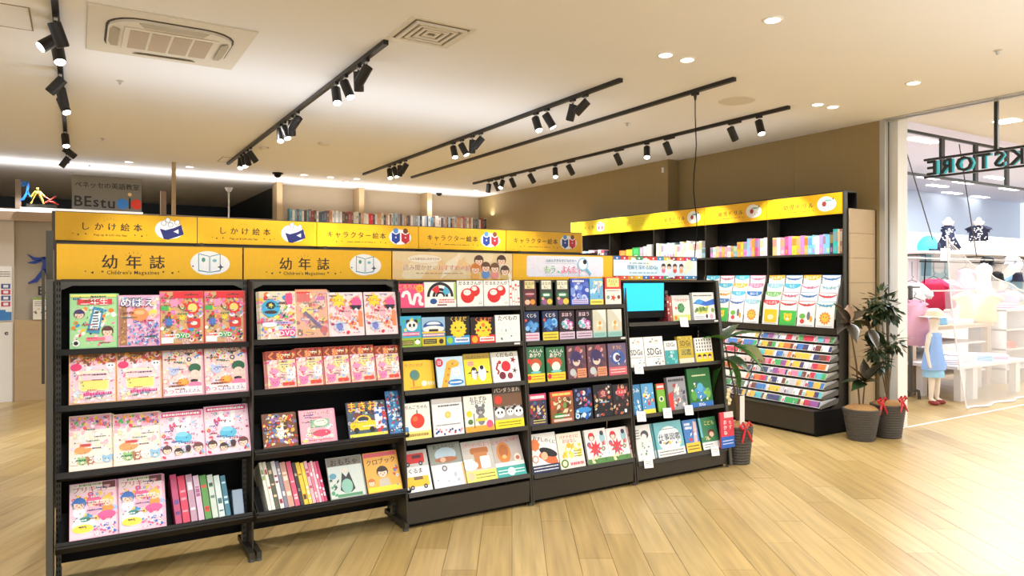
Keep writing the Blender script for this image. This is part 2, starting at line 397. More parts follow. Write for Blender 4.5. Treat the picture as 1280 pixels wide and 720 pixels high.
@design('princess', (248, 190, 210))
def _(a, g):
    a.r(.02, .02, .98, .98, (252, 216, 226)); a.busy(26, PINKS + [(70, 150, 200), (250, 200, 60)], .03, .3, .97, .8, .05, .1, g)
    a.kid(.2, .62, .14, (50, 110, 190), shirt=(240, 240, 250)); a.kid(.5, .64, .14, (240, 100, 150), shirt=(250, 180, 200)); a.kid(.8, .62, .13, (250, 205, 90), shirt=(246, 150, 60))
    a.r(.02, .82, .98, .98, (250, 232, 226)); a.r(.7, .86, .98, .98, (120, 70, 70)); a.t('プリキュア', .47, .87, .165, (216, 36, 96), WH); a.lines(.2, .7, .93, .98, 1, (120, 160, 80), g, .7)
    a.c(.3, .24, .25, .2, (252, 248, 236)); a.c(.28, .18, .22, .1, (248, 226, 70)); a.c(.32, .34, .12, .06, (40, 140, 130)); a.c(.24, .2, .012, .012, K); a.c(.34, .19, .012, .012, K); a.c(.78, .38, .2, .1, (240, 90, 150)); a.busy(16, [(60, 110, 190), (240, 90, 150), WH], .5, .03, .97, .22, .03, .05, g)
@design('filmdisc', (236, 220, 190))
def _(a, g):
    a.busy(44, BRIGHT + PINKS + [WH, (240, 230, 120)], .02, .03, .98, .97, .05, .11, g); a.c(.3, .64, .25, .25, (60, 170, 216)); a.c(.3, .7, .13, .11, (30, 40, 60)); a.star(.3, .7, .08, (240, 220, 90), 5); a.c(.3, .56, .18, .05, (60, 40, 40))
    a.r(.05, .3, .9, .36, (200, 170, 220)); a.c(.25, .3, .2, .07, (240, 240, 250)); a.r(.5, .05, .95, .19, (236, 70, 140)); a.t('DVD', .72, .12, .2, WH); a.r(.72, .72, .9, .95, (240, 80, 130))
@design('gold', (230, 150, 110))
def _(a, g):
    a.r(.02, .02, .98, .98, (236, 170, 130)); a.busy(30, [(226, 50, 60), (250, 210, 60), (240, 140, 180), (250, 240, 200), (170, 60, 40), (90, 60, 50), (160, 120, 200)], .03, .05, .97, .97, .05, .11, g)
    a.r(.04, .74, .45, .95, (226, 60, 50)); a.c(.35, .55, .2, .12, (250, 220, 80)); a.kid(.78, .75, .15, (200, 90, 180)); a.poly([(.2, .5), (.3, .55), (.9, .15), (.82, .1)], (80, 40, 110)); a.c(.85, .15, .13, .12, (200, 40, 50)); a.c(.35, .12, .2, .08, (240, 170, 50))
@design('musical', (252, 226, 230))
def _(a, g):
    a.r(.02, .02, .98, .98, (250, 224, 226)); a.busy(36, [(244, 150, 170), (250, 240, 240), (210, 60, 70), (240, 180, 120), (170, 180, 210), (250, 130, 60)], .03, .05, .97, .9, .04, .09, g)
    a.star(.3, .82, .24, (250, 214, 50), 8); a.t('おたのしみ', .3, .82, .1, (190, 50, 40)); a.c(.82, .76, .15, .15, (236, 90, 150)); a.poly([(.62, .7), (.98, .7), (.88, .58), (.8, .64), (.72, .58)], (40, 34, 60)); a.c(.3, .22, .17, .16, (200, 205, 230)); a.c(.3, .22, .1, .1, (120, 130, 200)); a.r(.85, .2, .97, .55, (240, 140, 90)); a.c(.55, .55, .1, .16, (250, 180, 190))
@design('puppy', (196, 90, 60))
def _(a, g):
    a.r(.02, .02, .98, .98, (248, 214, 200)); a.r(.02, .76, .98, .98, (150, 50, 36)); a.t('くま', .32, .86, .3, (236, 60, 50), (250, 220, 120)); a.busy(12, [(220, 50, 40), (240, 200, 120), (110, 40, 30)], .5, .78, .97, .97, .05, .1, g)
    a.busy(24, PINKS + [(250, 240, 170), WH], .03, .05, .97, .74, .04, .09, g); a.animal(.6, .55, .2, (248, 224, 150), (1.1, .5), snout=(240, 200, 120)); a.animal(.8, .33, .16, WH, (1.6, .5)); a.animal(.25, .16, .17, (246, 130, 180), (1, .5)); a.r(.5, .06, .92, .15, (230, 70, 50)); a.c(.25, .45, .14, .1, (240, 150, 190))
@design('hero', (110, 70, 40))
def _(a, g):
    a.r(.02, .02, .98, .98, (120, 76, 50)); a.busy(44, [(240, 180, 60), (250, 240, 220), (200, 60, 40), (70, 50, 40), (160, 110, 170), (90, 130, 170), (240, 220, 120)], .03, .04, .97, .97, .04, .11, g); a.star(.55, .45, .22, (248, 244, 230), 5, .4)
@design('babypink', (244, 160, 180))
def _(a, g):
    a.r(.02, .02, .98, .98, (246, 178, 192)); a.t('おもちゃん', .5, .88, .16, (216, 60, 80), WH); a.r(.3, .45, .85, .7, (150, 190, 160)); a.c(.6, .6, .2, .1, (240, 236, 220)); a.busy(12, PASTEL, .05, .1, .95, .5, .04, .08, g); a.c(.6, .28, .26, .1, (232, 80, 110)); a.r(.05, .05, .18, .12, (250, 230, 90)); a.lines(.25, .9, .05, .12, 1, (200, 60, 80), g)
@design('vehicle', (60, 60, 80))
def _(a, g):
    a.r(.02, .02, .98, .98, (70, 90, 110)); a.busy(16, [(40, 50, 70), (200, 200, 210), (120, 60, 60), (90, 140, 80)], .03, .3, .97, .97, .06, .12, g); a.t('まきお', .4, .86, .26, (250, 220, 60), (200, 40, 40)); a.rr(.05, .2, .72, .45, .1, (250, 206, 30)); a.c(.4, .46, .2, .14, (250, 206, 30)); a.c(.4, .5, .14, .07, (40, 50, 60)); a.c(.2, .2, .07, .07, K); a.c(.6, .2, .07, .07, K); a.r(.7, .2, .97, .8, (220, 225, 235)); a.busy(9, [(200, 60, 60), (60, 100, 180), WH], .7, .1, .98, .8, .05, .09, g); a.r(.02, .02, .98, .1, (248, 224, 80))
@design('bluehero', (50, 110, 170))
def _(a, g):
    a.r(.02, .02, .98, .98, (60, 130, 190)); a.busy(34, [(30, 60, 120), (220, 240, 250), (120, 200, 230), (200, 60, 60), (240, 240, 245), (20, 30, 60)], .03, .04, .97, .97, .06, .14, g)
@design('fashion', (150, 150, 140))
def _(a, g):
    a.r(.02, .02, .98, .98, (206, 214, 206)); a.r(.02, .78, .98, .98, (120, 116, 104)); a.t('おもちゃ', .5, .87, .2, (50, 46, 40)); a.poly([(.3, .2), (.4, .62), (.5, .5), (.6, .62), (.72, .2), (.6, .12), (.42, .12)], (60, 60, 64)); a.c(.5, .28, .16, .2, (140, 190, 170)); a.c(.14, .55, .1, .08, (100, 160, 180)); a.busy(8, [(90, 160, 120), WH, (60, 90, 90)], .05, .05, .3, .5, .04, .08, g); a.r(.2, .03, .9, .1, (90, 150, 110)); a.c(.5, .66, .06, .06, (240, 214, 190))
@design('probook', (226, 160, 60))
def _(a, g):
    a.r(.02, .02, .98, .98, (236, 176, 80)); a.r(.02, .88, .98, .98, (214, 90, 100)); a.t('クロブック', .5, .76, .18, (70, 50, 40), rot=.05); a.kid(.5, .48, .16, (60, 44, 36)); a.poly([(.38, .32), (.64, .34), (.7, .12), (.36, .12)], (200, 190, 170)); a.r(.02, .02, .98, .14, (248, 216, 50)); a.kid(.14, .26, .1, (200, 120, 60)); a.busy(10, [(210, 80, 90), (90, 140, 200), WH], .78, .1, .98, .7, .03, .05, g)
# ---- picture books of the middle rack
@design('koro', (236, 80, 130), .012)
def _(a, g):
    a.t('ころりん', .34, .86, .2, (250, 190, 60)); a.star(.82, .8, .17, (250, 180, 40), 8, .8); a.t('は', .82, .8, .17, (210, 90, 20))
    pts = [(.15, .5), (.2, .62), (.32, .66), (.4, .56), (.42, .4), (.46, .22), (.56, .18), (.6, .34), (.64, .52), (.76, .56), (.84, .44), (.8, .28), (.84, .16), (.94, .14)]
    for i in range(len(pts) - 1):
        for k in range(3): u = k / 3; a.c(pts[i][0] * (1 - u) + pts[i + 1][0] * u, pts[i][1] * (1 - u) + pts[i + 1][1] * u, .065, .065, (252, 240, 244), 8)
@design('arc', WH, .02)
def _(a, g):
    for i, c in enumerate([K, K, (230, 230, 230), K]): a.c(.5, .42, .42 - i * .085, .42 - i * .085, [K, WH, K, WH][i], 20, 0, 0, PI)
    a.c(.5, .42, .33, .33, (222, 40, 50), 10, 0, PI * .55, PI * .8); a.c(.5, .42, .33, .33, (80, 180, 220), 10, 0, PI * .1, PI * .35); a.c(.5, .42, .15, .15, K, 12, 0, 0, PI); a.c(.5, .42, .09, .09, WH, 12, 0, 0, PI)
    a.c(.28, .24, .11, .08, (30, 80, 160)); a.lines(.45, .95, .16, .34, 2, (220, 70, 70), g, .6); a.r(.4, .07, .7, .12, (120, 40, 40)); a.r(.93, .3, 1, .98, (190, 224, 120))
@design('daruma', (250, 248, 244), .012)
def _(a, g):
    a.t('だるまさんが', .5, .9, .15, (60, 60, 60))
    for cx, cy_, q in ((.68, .6, .2), (.4, .42, .27)):
        a.c(cx, cy_, q, q * .95, (222, 40, 36), 16); a.c(cx - .02, cy_ + q * .45, q * .55, q * .38, (252, 240, 236), 12); a.c(cx - .08, cy_ + q * .5, .015, .015, K, 6); a.c(cx + .05, cy_ + q * .5, .015, .015, K, 6)
        a.c(cx, cy_ - q * .78, q * .5, q * .06, (200, 30, 30), 8)
    a.lines(.82, .95, .08, .2, 2, (150, 150, 150), g)
@design('pandablue', (60, 170, 210), .012)
def _(a, g):
    a.r(0, 0, 1, .3, (150, 190, 60)); a.busy(8, [(240, 130, 60), (250, 220, 80), (90, 190, 110)], .03, .5, .97, .95, .06, .1, g); a.animal(.55, .68, .26, WH, (1, 1)); a.c(.46, .7, .06, .08, K); a.c(.65, .7, .06, .08, K); a.r(.1, .36, .9, .48, (220, 60, 110)); a.lines(.1, .9, .36, .48, 1, (250, 200, 220), g, .6); a.r(.06, .06, .6, .22, (110, 100, 30)); a.lines(.1, .56, .08, .2, 2, (230, 220, 140), g); a.animal(.8, .15, .12, WH, (1, 1))
@design('train', (90, 150, 200), .012)
def _(a, g):
    a.r(0, .6, 1, 1, (150, 190, 220)); a.c(.5, .66, .44, .24, (30, 80, 160), 16, 0, 0, PI); a.c(.5, .74, .3, .12, (220, 235, 245), 14, 0, 0, PI); a.c(.5, .58, .46, .14, (240, 240, 236)); a.r(.3, .5, .7, .58, (40, 40, 44)); a.r(0, .44, 1, .5, (240, 200, 60)); a.r(.05, .34, .95, .42, (210, 60, 70)); a.lines(.05, .95, .34, .42, 1, WH, g, .6); a.r(0, 0, 1, .3, (216, 196, 50)); a.r(.06, .08, .62, .24, K); a.lines(.1, .58, .1, .22, 2, (220, 210, 120), g); a.c(.82, .15, .1, .1, (60, 40, 50))
def sun(a, bgc, band, g, horn):
    a.r(0, 0, 1, .32, band); a.star(.52, .55, .36, (246, 206, 40), 14, .82); a.c(.52, .55, .28, .27, (250, 214, 50)); a.c(.4, .6, .035, .045, K); a.c(.64, .6, .035, .045, K); a.c(.52, .48, .07, .03, (230, 120, 40))
    if horn: a.c(.3, .5, .06, .05, (236, 70, 50)); a.c(.74, .5, .06, .05, (236, 70, 50)); a.star(.52, .7, .1, (240, 120, 40), 5)
    a.t('くるまだ', .52, .91, .18, (250, 120, 60) if horn else (250, 200, 60)); a.r(.36, .08, .96, .24, WH); a.lines(.4, .92, .1, .22, 1, (60, 110, 190) if not horn else (220, 80, 60), g, .6); a.c(.16, .16, .12, .12, (150, 210, 60) if not horn else (250, 180, 40))
@design('lion', (26, 26, 30), .012)
def _(a, g): sun(a, K, (60, 160, 220), g, False)
@design('chick', (34, 20, 20), .012)
def _(a, g): sun(a, K, (220, 50, 40), g, True)
@design('teeth', (246, 246, 242), .012)
def _(a, g):
    a.t('たべもの', .5, .88, .2, (60, 60, 60)); a.busy(7, [(90, 120, 110), (220, 90, 80), (60, 60, 120), (190, 190, 190)], .1, .1, .9, .6, .03, .06, g)
    for i in range(5): a.c(.18 + i * .16, .5, .07, .2, (214, 214, 214), 10); a.c(.18 + i * .16, .5, .055, .18, (250, 250, 248), 10)
@design('tree', (246, 196, 44), .012)
def _(a, g):
    a.t('やさいのき', .5, .84, .15, (200, 120, 40)); a.c(.5, .5, .2, .2, (110, 140, 90)); a.c(.48, .52, .15, .14, (80, 130, 130)); a.r(.4, .12, .46, .34, (220, 110, 50)); a.c(.5, .08, .25, .04, (240, 160, 40)); a.c(.85, .2, .12, .1, (246, 230, 210))
@design('giraffe', (200, 224, 240), .012)
def _(a, g):
    a.poly([(.12, 0), (.36, 0), (.55, .62), (.8, .66), (.86, .78), (.7, .86), (.4, .84)], (244, 176, 50)); a.c(.62, .8, .2, .1, (244, 186, 70)); a.c(.12, .82, .14, .14, (220, 50, 80)); a.t('日', .12, .82, .15, WH); a.animal(.72, .45, .13, WH); a.c(.66, .14, .3, .1, (40, 130, 200)); a.lines(.45, .88, .1, .18, 1, WH, g, .7)
    for x, y in ((.3, .2), (.4, .4), (.46, .6), (.6, .76)): a.c(x, y, .04, .04, (210, 120, 40), 7)
@design('penguin', (250, 220, 40), .012)
def _(a, g):
    a.r(0, .82, 1, 1, (170, 140, 40)); a.t('ぺんぎんたいそう', .5, .89, .11, (60, 50, 20)); a.c(.25, .68, .13, .1, (246, 180, 150)); a.lines(.16, .34, .62, .74, 2, (230, 70, 50), g)
    for x, q in ((.35, .14), (.66, .17)): a.c(x, .36, q * .9, q * 1.6, K if x < .5 else WH, 14); a.c(x, .33, q * .75, q * 1.35, WH, 12); a.c(x, .36 + q * 1.05, q * .45, q * .45, K, 10); a.poly([(x - q, .42), (x - q * 1.9, .36), (x - q * .9, .36)], K); a.poly([(x + q, .42), (x + q * 1.7, .36), (x + q * .9, .36)], K)
@design('berries', (244, 244, 240), .012)
def _(a, g):
    a.r(0, .84, 1, 1, (200, 196, 180)); a.r(0, 0, .03, 1, (190, 190, 190)); a.t('くだもの', .5, .9, .17, K); a.c(.52, .52, .17, .17, (222, 30, 44)); a.c(.36, .22, .12, .12, (120, 24, 40)); a.c(.64, .2, .1, .1, (150, 40, 50)); a.c(.3, .66, .06, .06, (200, 30, 50)); a.star(.8, .72, .12, (150, 30, 44), 5, .4); a.star(.82, .36, .12, (90, 40, 30), 5, .3)
    for i in range(9): a.c(.16 + .08 * g.random(), .3 + .04 * i, .035, .035, (170, 30, 50), 7)
@design('apple', (240, 238, 228), .012)
def _(a, g):
    a.t('りんごちゃん', .5, .88, .14, (60, 70, 60)); a.c(.52, .5, .26, .25, (226, 60, 36), 18); a.c(.44, .56, .1, .09, (240, 110, 60), 10); a.r(.5, .7, .54, .8, (80, 60, 40)); a.r(0, 0, 1, .22, (246, 230, 130)); a.lines(.1, .9, .06, .18, 1, (160, 120, 40), g, .6)
@design('moon', (240, 240, 240), .012)
def _(a, g):
    a.r(0, .86, 1, 1, (200, 196, 190)); a.lines(.2, .9, .76, .84, 1, K, g, .5); a.c(.5, .55, .1, .1, (244, 190, 80)); a.c(.5, .55, .06, .06, (250, 214, 120)); a.lines(.1, .9, .26, .32, 1, (120, 120, 120), g, .5)
    for i in range(18): a.c(g.uniform(.05, .95), g.uniform(.04, .2), .035, .035, g.choice([(220, 60, 70), (40, 70, 150), (240, 160, 180), (60, 60, 60)]), 8)
@design('mouse', (244, 240, 230), .012)
def _(a, g):
    a.t('おたずね', .5, .9, .15, K); a.t('だれかな', .5, .8, .13, K); a.animal(.55, .56, .16, (120, 120, 124), (1.2, .5), snout=(200, 190, 190)); a.c(.56, .32, .13, .17, (130, 128, 130)); a.r(.36, .28, .76, .36, (250, 210, 60)); a.r(0, 0, 1, .16, (246, 170, 60)); a.c(.16, .5, .1, .1, (250, 210, 40)); a.c(.18, .28, .09, .08, (90, 120, 60)); a.c(.84, .18, .12, .12, (240, 90, 130)); a.r(.3, .1, .33, .5, (90, 70, 60))
@design('panda', (100, 80, 60), .012)
def _(a, g):
    a.r(0, .5, 1, .8, (120, 86, 60)); a.r(0, .8, 1, 1, (70, 56, 48)); a.t('パンダうまれ', .5, .88, .15, (240, 220, 190)); a.c(.18, .66, .13, .13, (220, 60, 40)); a.r(0, 0, 1, .5, (180, 176, 170)); a.busy(8, [(90, 90, 90), (140, 130, 120)], .05, .35, .95, .55, .04, .08, g)
    for x, q in ((.2, .17), (.55, .12), (.84, .17)): a.animal(x, .36, q, WH, (1, 1)); a.c(x - q * .36, .37, q * .2, q * .26, K, 8); a.c(x + q * .36, .37, q * .2, q * .26, K, 8)
    a.r(0, 0, 1, .2, (248, 226, 40)); a.lines(.1, .9, .04, .16, 2, (90, 70, 20), g)
@design('cars', (246, 244, 240), .012)
def _(a, g):
    a.r(0, .6, 1, 1, (200, 196, 190)); a.rr(.06, .68, .86, .92, .05, (214, 40, 40)); a.r(.4, .8, .75, .88, (90, 40, 44)); a.t('くるま', .45, .5, .2, K); a.rr(.04, .12, .92, .36, .05, (248, 190, 40)); a.r(.35, .28, .7, .36, (120, 90, 60))
    for x, y in ((.2, .67), (.7, .67), (.25, .11), (.76, .11)): a.c(x, y, .08, .08, K); a.c(x, y, .035, .035, (190, 190, 190))
@design('mountain', (206, 208, 206), .012)
def _(a, g):
    a.r(0, .52, 1, 1, (150, 156, 146)); a.t('おふろのくに', .5, .92, .12, (50, 50, 50)); a.c(.5, .74, .34, .2, (190, 214, 226)); a.c(.5, .62, .36, .08, (180, 110, 70)); a.c(.4, .62, .09, .07, (224, 180, 150)); a.r(0, 0, 1, .52, (224, 228, 234)); a.c(.4, .42, .08, .08, (80, 80, 90)); a.c(.4, .42, .05, .05, (210, 210, 214)); a.c(.62, .24, .26, .14, (238, 238, 240)); a.busy(6, [(190, 194, 204), (250, 250, 250)], .1, .05, .9, .35, .04, .08, g); a.r(.95, 0, 1, .5, (246, 190, 110))
@design('toast', (206, 200, 190), .012)
def _(a, g):
    a.t('パンどろぼう', .5, .88, .15, (210, 40, 50), WH); a.rr(.26, .66, .86, .82, .07, (196, 118, 60)); a.r(.36, .3, .8, .7, (206, 136, 76)); a.rr(.54, .3, .86, .6, .04, (252, 246, 236)); a.r(0, .5, .3, .56, (238, 236, 234)); a.c(.2, .4, .25, .14, (238, 236, 234)); a.r(0, 0, 1, .26, (250, 232, 110)); a.c(.16, .14, .12, .12, (230, 200, 160)); a.lines(.3, .95, .05, .2, 2, (90, 80, 50), g)
@design('bread', (196, 184, 176), .012)
def _(a, g):
    a.t('にせパンどろぼう', .5, .9, .12, (220, 80, 90), rot=.1); a.c(.36, .6, .24, .32, (216, 136, 60), 18); a.c(.36, .64, .16, .2, (190, 110, 50), 14); a.c(.36, .5, .08, .06, (240, 190, 120)); a.r(0, .24, 1, .36, (240, 238, 234)); a.c(.8, .44, .12, .13, (240, 226, 206)); a.c(.8, .44, .07, .06, (200, 110, 90)); a.r(0, 0, 1, .26, (60, 170, 160)); a.lines(.05, .95, .05, .2, 2, (240, 250, 250), g); a.c(.5, .12, .13, .12, WH)
# ---- fourth rack
@design('darkcat', (90, 46, 48), .014)
def _(a, g):
    a.r(.1, .66, .9, .96, (226, 210, 150)); a.t('はなの', .5, .86, .26, (90, 110, 60)); a.t('ねこ', .5, .73, .22, (90, 110, 60)); a.c(.5, .45, .36, .16, (150, 50, 70)); a.lines(.15, .85, .42, .5, 1, WH, g); a.c(.3, .15, .22, .18, (230, 190, 160)); a.c(.72, .16, .2, .18, (240, 150, 40))
@design('greencat', (60, 70, 60), .014)
def _(a, g):
    a.r(.1, .64, .9, .97, (232, 228, 206)); a.t('はなの', .5, .86, .26, (110, 120, 90)); a.t('ねこ', .5, .72, .22, (110, 120, 90)); a.c(.5, .42, .4, .16, (50, 140, 90)); a.r(.25, .38, .75, .46, (230, 240, 230)); a.c(.35, .15, .26, .2, (150, 90, 140)); a.c(.76, .16, .22, .2, (240, 200, 60)); a.c(.2, .28, .12, .1, (240, 170, 150))
@design('bluesea', (50, 80, 180), .018)
def _(a, g):
    a.busy(22, [(120, 150, 220), (220, 230, 250), (30, 50, 140), (190, 200, 240), (90, 110, 200)], .03, .04, .97, .97, .08, .2, g); a.r(.05, .84, .8, .95, (40, 60, 150)); a.lines(.1, .75, .84, .95, 1, WH, g, .6); a.r(.05, .04, .95, .22, (200, 190, 230)); a.lines(.1, .9, .06, .2, 2, (90, 90, 150), g)
@design('bluesky', (110, 180, 220), .014)
def _(a, g):
    a.busy(14, [(240, 250, 250), (250, 240, 160), (70, 140, 200), (200, 230, 245)], .03, .2, .97, .97, .08, .16, g); a.t('ひかり', .66, .84, .24, (240, 140, 90), WH, vert=True); a.t('そら', .3, .86, .2, (60, 150, 110), WH, vert=True); a.r(0, 0, 1, .2, (246, 226, 90)); a.lines(.1, .9, .05, .16, 1, (80, 60, 30), g)
@design('circus', (226, 70, 60), .03)
def _(a, g):
    a.r(.12, .64, .88, .96, (244, 226, 140)); a.t('おはな', .5, .86, .2, (90, 140, 80)); a.t('のえ', .5, .74, .2, (90, 140, 80)); a.r(0, 0, 1, .56, (240, 232, 220)); a.star(.5, .24, .2, (214, 60, 50), 5, .4); a.c(.18, .26, .1, .1, (120, 160, 150)); a.c(.84, .26, .1, .1, (120, 70, 60)); a.lines(.1, .9, .46, .54, 1, (120, 60, 50), g); a.c(.5, .36, .07, .07, (250, 214, 186))
@design('whale', (24, 40, 80), .016)
def _(a, g):
    a.t('くじら', .5, .86, .24, WH); a.busy(16, [(60, 130, 200), (130, 190, 240), (40, 80, 150), (90, 160, 220)], .12, .34, .88, .68, .1, .22, g); a.r(0, 0, 1, .28, (220, 200, 220)); a.lines(.08, .92, .04, .24, 2, (200, 60, 90), g); a.c(.12, .7, .08, .08, (220, 80, 60))
@design('whale2', (24, 40, 80), .016)
def _(a, g):
    D['whale'][2](a, g); a.r(0, 0, 1, .28, (246, 214, 60)); a.lines(.08, .92, .04, .24, 2, (90, 60, 30), g)
@design('magic', (44, 24, 34), .016)
def _(a, g):
    a.t('まほう', .5, .86, .24, (240, 210, 220)); a.busy(16, [(200, 110, 180), (230, 220, 240), (150, 30, 50), (110, 180, 190), (240, 200, 210)], .15, .3, .85, .72, .08, .18, g); a.r(0, 0, 1, .26, (214, 190, 210)); a.lines(.08, .92, .04, .22, 2, (50, 40, 50), g)
@design('pale', (206, 204, 184), .012)
def _(a, g):
    a.poly([(.3, 1), (1, 1), (1, .5)], (230, 224, 216)); a.c(.5, .45, .2, .25, (240, 230, 210)); a.c(.52, .52, .12, .12, (214, 160, 80)); a.c(.5, .34, .12, .14, (226, 180, 120)); a.r(0, 0, 1, .2, (150, 200, 190)); a.lines(.1, .9, .05, .16, 2, (90, 130, 120), g)
@design('redhair', (50, 110, 70), .014)
def _(a, g):
    a.t('へんしん', .55, .88, .2, WH); a.t('あかり', .5, .76, .24, (250, 240, 230)); a.c(.5, .52, .34, .26, (196, 90, 50), 14); a.c(.5, .42, .24, .22, (246, 236, 226)); a.c(.15, .6, .12, .12, (220, 60, 50)); a.r(0, .0, 1, .24, (248, 214, 50)); a.lines(.25, .95, .05, .2, 2, (200, 60, 50), g); a.c(.12, .14, .11, .12, (214, 40, 60)); a.c(.5, .28, .3, .06, (120, 200, 200))
@design('manga', (110, 70, 80), .02)
def _(a, g):
    a.busy(18, [(170, 80, 90), (60, 50, 90), (200, 160, 150), (90, 60, 70)], .03, .04, .97, .97, .08, .2, g); a.c(.45, .6, .34, .34, (70, 56, 110), 14); a.c(.47, .52, .2, .2, (236, 200, 180)); a.star(.45, .68, .28, (60, 44, 90), 9, .7); a.c(.4, .52, .03, .04, K); a.c(.56, .52, .03, .04, K); a.r(.5, .02, .98, .3, (230, 150, 110)); a.lines(.55, .95, .06, .26, 3, (110, 50, 40), g); a.c(.25, .2, .16, .16, (190, 200, 200))
@design('purple', (110, 90, 120), .026)
def _(a, g):
    a.t('すうじ', .5, .87, .18, (230, 180, 120)); a.c(.5, .55, .4, .3, (60, 90, 160)); a.c(.45, .56, .2, .2, (220, 220, 230)); a.c(.5, .55, .12, .13, (70, 60, 90)); a.r(0, 0, 1, .26, (210, 100, 110)); a.lines(.1, .9, .05, .22, 2, (250, 220, 210), g); a.busy(8, DARKS, .05, .3, .95, .95, .04, .08, g)
@design('crowd', (70, 60, 80), .016)
def _(a, g):
    a.r(0, .8, 1, 1, (214, 70, 110)); a.lines(.1, .9, .83, .96, 1, WH, g, .7); a.busy(30, DARKS + [(70, 110, 70), (240, 190, 110)], .03, .2, .97, .78, .06, .12, g); a.lines(.2, .9, .05, .2, 2, (250, 240, 120), g)
@design('crowd2', (150, 90, 50), .016)
def _(a, g):
    a.r(0, .84, 1, 1, (220, 80, 60)); a.lines(.1, .9, .86, .97, 1, (250, 230, 120), g, .7); a.busy(30, [(150, 100, 60), (240, 220, 180), (90, 60, 40), (200, 80, 50), (120, 150, 80)], .03, .25, .97, .82, .06, .12, g); a.c(.35, .22, .28, .1, (60, 140, 60)); a.lines(.15, .8, .16, .26, 1, WH, g, .6); a.r(.1, .04, .9, .12, (240, 200, 190))
@design('ocean', (20, 24, 50), .02)
def _(a, g):
    a.busy(24, [(40, 70, 150), (120, 130, 180), (200, 60, 70), (220, 220, 230), (30, 40, 80)], .03, .3, .97, .97, .06, .12, g); a.t('うみ', .5, .64, .24, (250, 140, 130)); a.c(.5, .3, .44, .12, (60, 150, 220)); a.busy(12, [(40, 100, 190), (160, 210, 240), (220, 240, 250)], .03, .03, .97, .35, .06, .12, g)
@design('insect', (24, 22, 30), .022)
def _(a, g):
    a.busy(34, [(90, 70, 60), (190, 150, 90), (60, 80, 120), (200, 90, 60), (220, 210, 190), (50, 50, 60)], .03, .03, .97, .97, .05, .11, g); a.c(.5, .72, .26, .18, (120, 50, 60)); a.t('虫', .5, .72, .28, (250, 170, 150)); a.r(.5, .05, .9, .2, (30, 30, 40)); a.lines(.3, .8, .42, .5, 1, (150, 200, 240), g)
@design('animals', (34, 26, 30), .022)
def _(a, g):
    a.busy(34, [(120, 60, 50), (200, 110, 80), (60, 70, 80), (210, 180, 150), (60, 40, 40), (170, 60, 90)], .03, .03, .97, .97, .05, .11, g); a.c(.45, .74, .26, .18, (200, 60, 70)); a.t('どうぶつ', .45, .74, .15, WH); a.r(.6, .05, .95, .2, K); a.r(.62, .07, .75, .18, WH)
@design('shoe', (246, 244, 240), .014)
def _(a, g):
    a.t('おすしのくに', .58, .82, .14, (70, 70, 70), rot=-.25); a.star(.2, .72, .2, (236, 130, 70), 8, .8); a.poly([(.28, .42), (.5, .64), (.86, .5), (.98, .22), (.9, .16), (.6, .22)], (222, 110, 60)); a.c(.66, .5, .34, .12, K, 14, -.35); a.c(.5, .42, .12, .12, (240, 190, 150)); a.c(.16, .36, .12, .12, (206, 150, 120)); a.c(.16, .36, .08, .08, WH); a.r(0, 0, 1, .2, (30, 40, 80)); a.lines(.05, .95, .03, .18, 2, (240, 240, 240), g)
@design('bananas', (246, 240, 220), .014)
def _(a, g):
    a.t('バナナのくに', .5, .88, .13, (220, 70, 90)); a.t('おはなし', .5, .77, .15, (200, 60, 110)); a.busy(14, [(250, 214, 50), (250, 230, 110), (240, 190, 60)], .1, .3, .9, .68, .06, .12, g); a.c(.18, .15, .15, .14, (100, 130, 40)); a.c(.18, .15, .09, .09, (230, 240, 200)); a.r(.36, .05, .97, .18, (250, 225, 225)); a.lines(.4, .95, .06, .17, 1, (220, 50, 60), g, .7); a.lines(.6, .92, .28, .5, 3, (90, 90, 70), g)
@design('redflower', (244, 240, 236), .02)
def _(a, g):
    a.star(.42, .42, .34, (226, 60, 70), 9, .5); a.c(.3, .78, .15, .15, (150, 40, 60)); a.c(.3, .75, .1, .1, (250, 220, 200)); a.c(.3, .85, .12, .07, (220, 50, 60)); a.c(.8, .72, .13, .2, (160, 200, 210)); a.c(.8, .86, .09, .09, (70, 60, 80)); a.busy(12, [(230, 80, 90), (250, 190, 190), (120, 110, 140), (90, 140, 90)], .05, .2, .95, .6, .05, .1, g); a.r(0, 0, 1, .15, (90, 140, 70)); a.busy(8, [(120, 170, 90), (70, 120, 60), (240, 220, 180)], .03, .03, .97, .22, .05, .08, g)
# ---- rack with the screen
@design('turtle', (232, 226, 214), .014)
def _(a, g):
    a.r(0, .8, 1, 1, (200, 200, 196)); a.t('うみのなか', .5, .8, .15, (200, 70, 60)); a.c(.48, .5, .2, .2, (60, 130, 80)); a.c(.48, .5, .13, .13, (40, 90, 70)); a.star(.5, .5, .26, (80, 150, 90), 5, .3); a.c(.2, .5, .06, .06, (220, 90, 60)); a.r(0, 0, 1, .24, (196, 214, 140)); a.c(.15, .12, .09, .09, (236, 130, 50)); a.c(.86, .12, .09, .09, (246, 210, 60))
@design('lizard', (226, 226, 220), .03)
def _(a, g):
    a.poly([(0, .6), (.3, .76), (.6, .66), (1, .76), (1, .55), (.6, .5), (.3, .56)], (40, 100, 200)); a.c(.3, .66, .18, .08, (60, 150, 220)); a.busy(14, [(120, 160, 60), (210, 210, 90), (90, 120, 60)], .05, .25, .95, .5, .06, .1, g); a.lines(.05, .9, .82, .95, 1, (90, 90, 90), g); a.r(0, 0, 1, .2, (236, 230, 234)); a.c(.6, .13, .05, .07, K); a.c(.82, .12, .08, .08, (240, 170, 190)); a.lines(.05, .5, .04, .16, 2, (120, 120, 120), g)
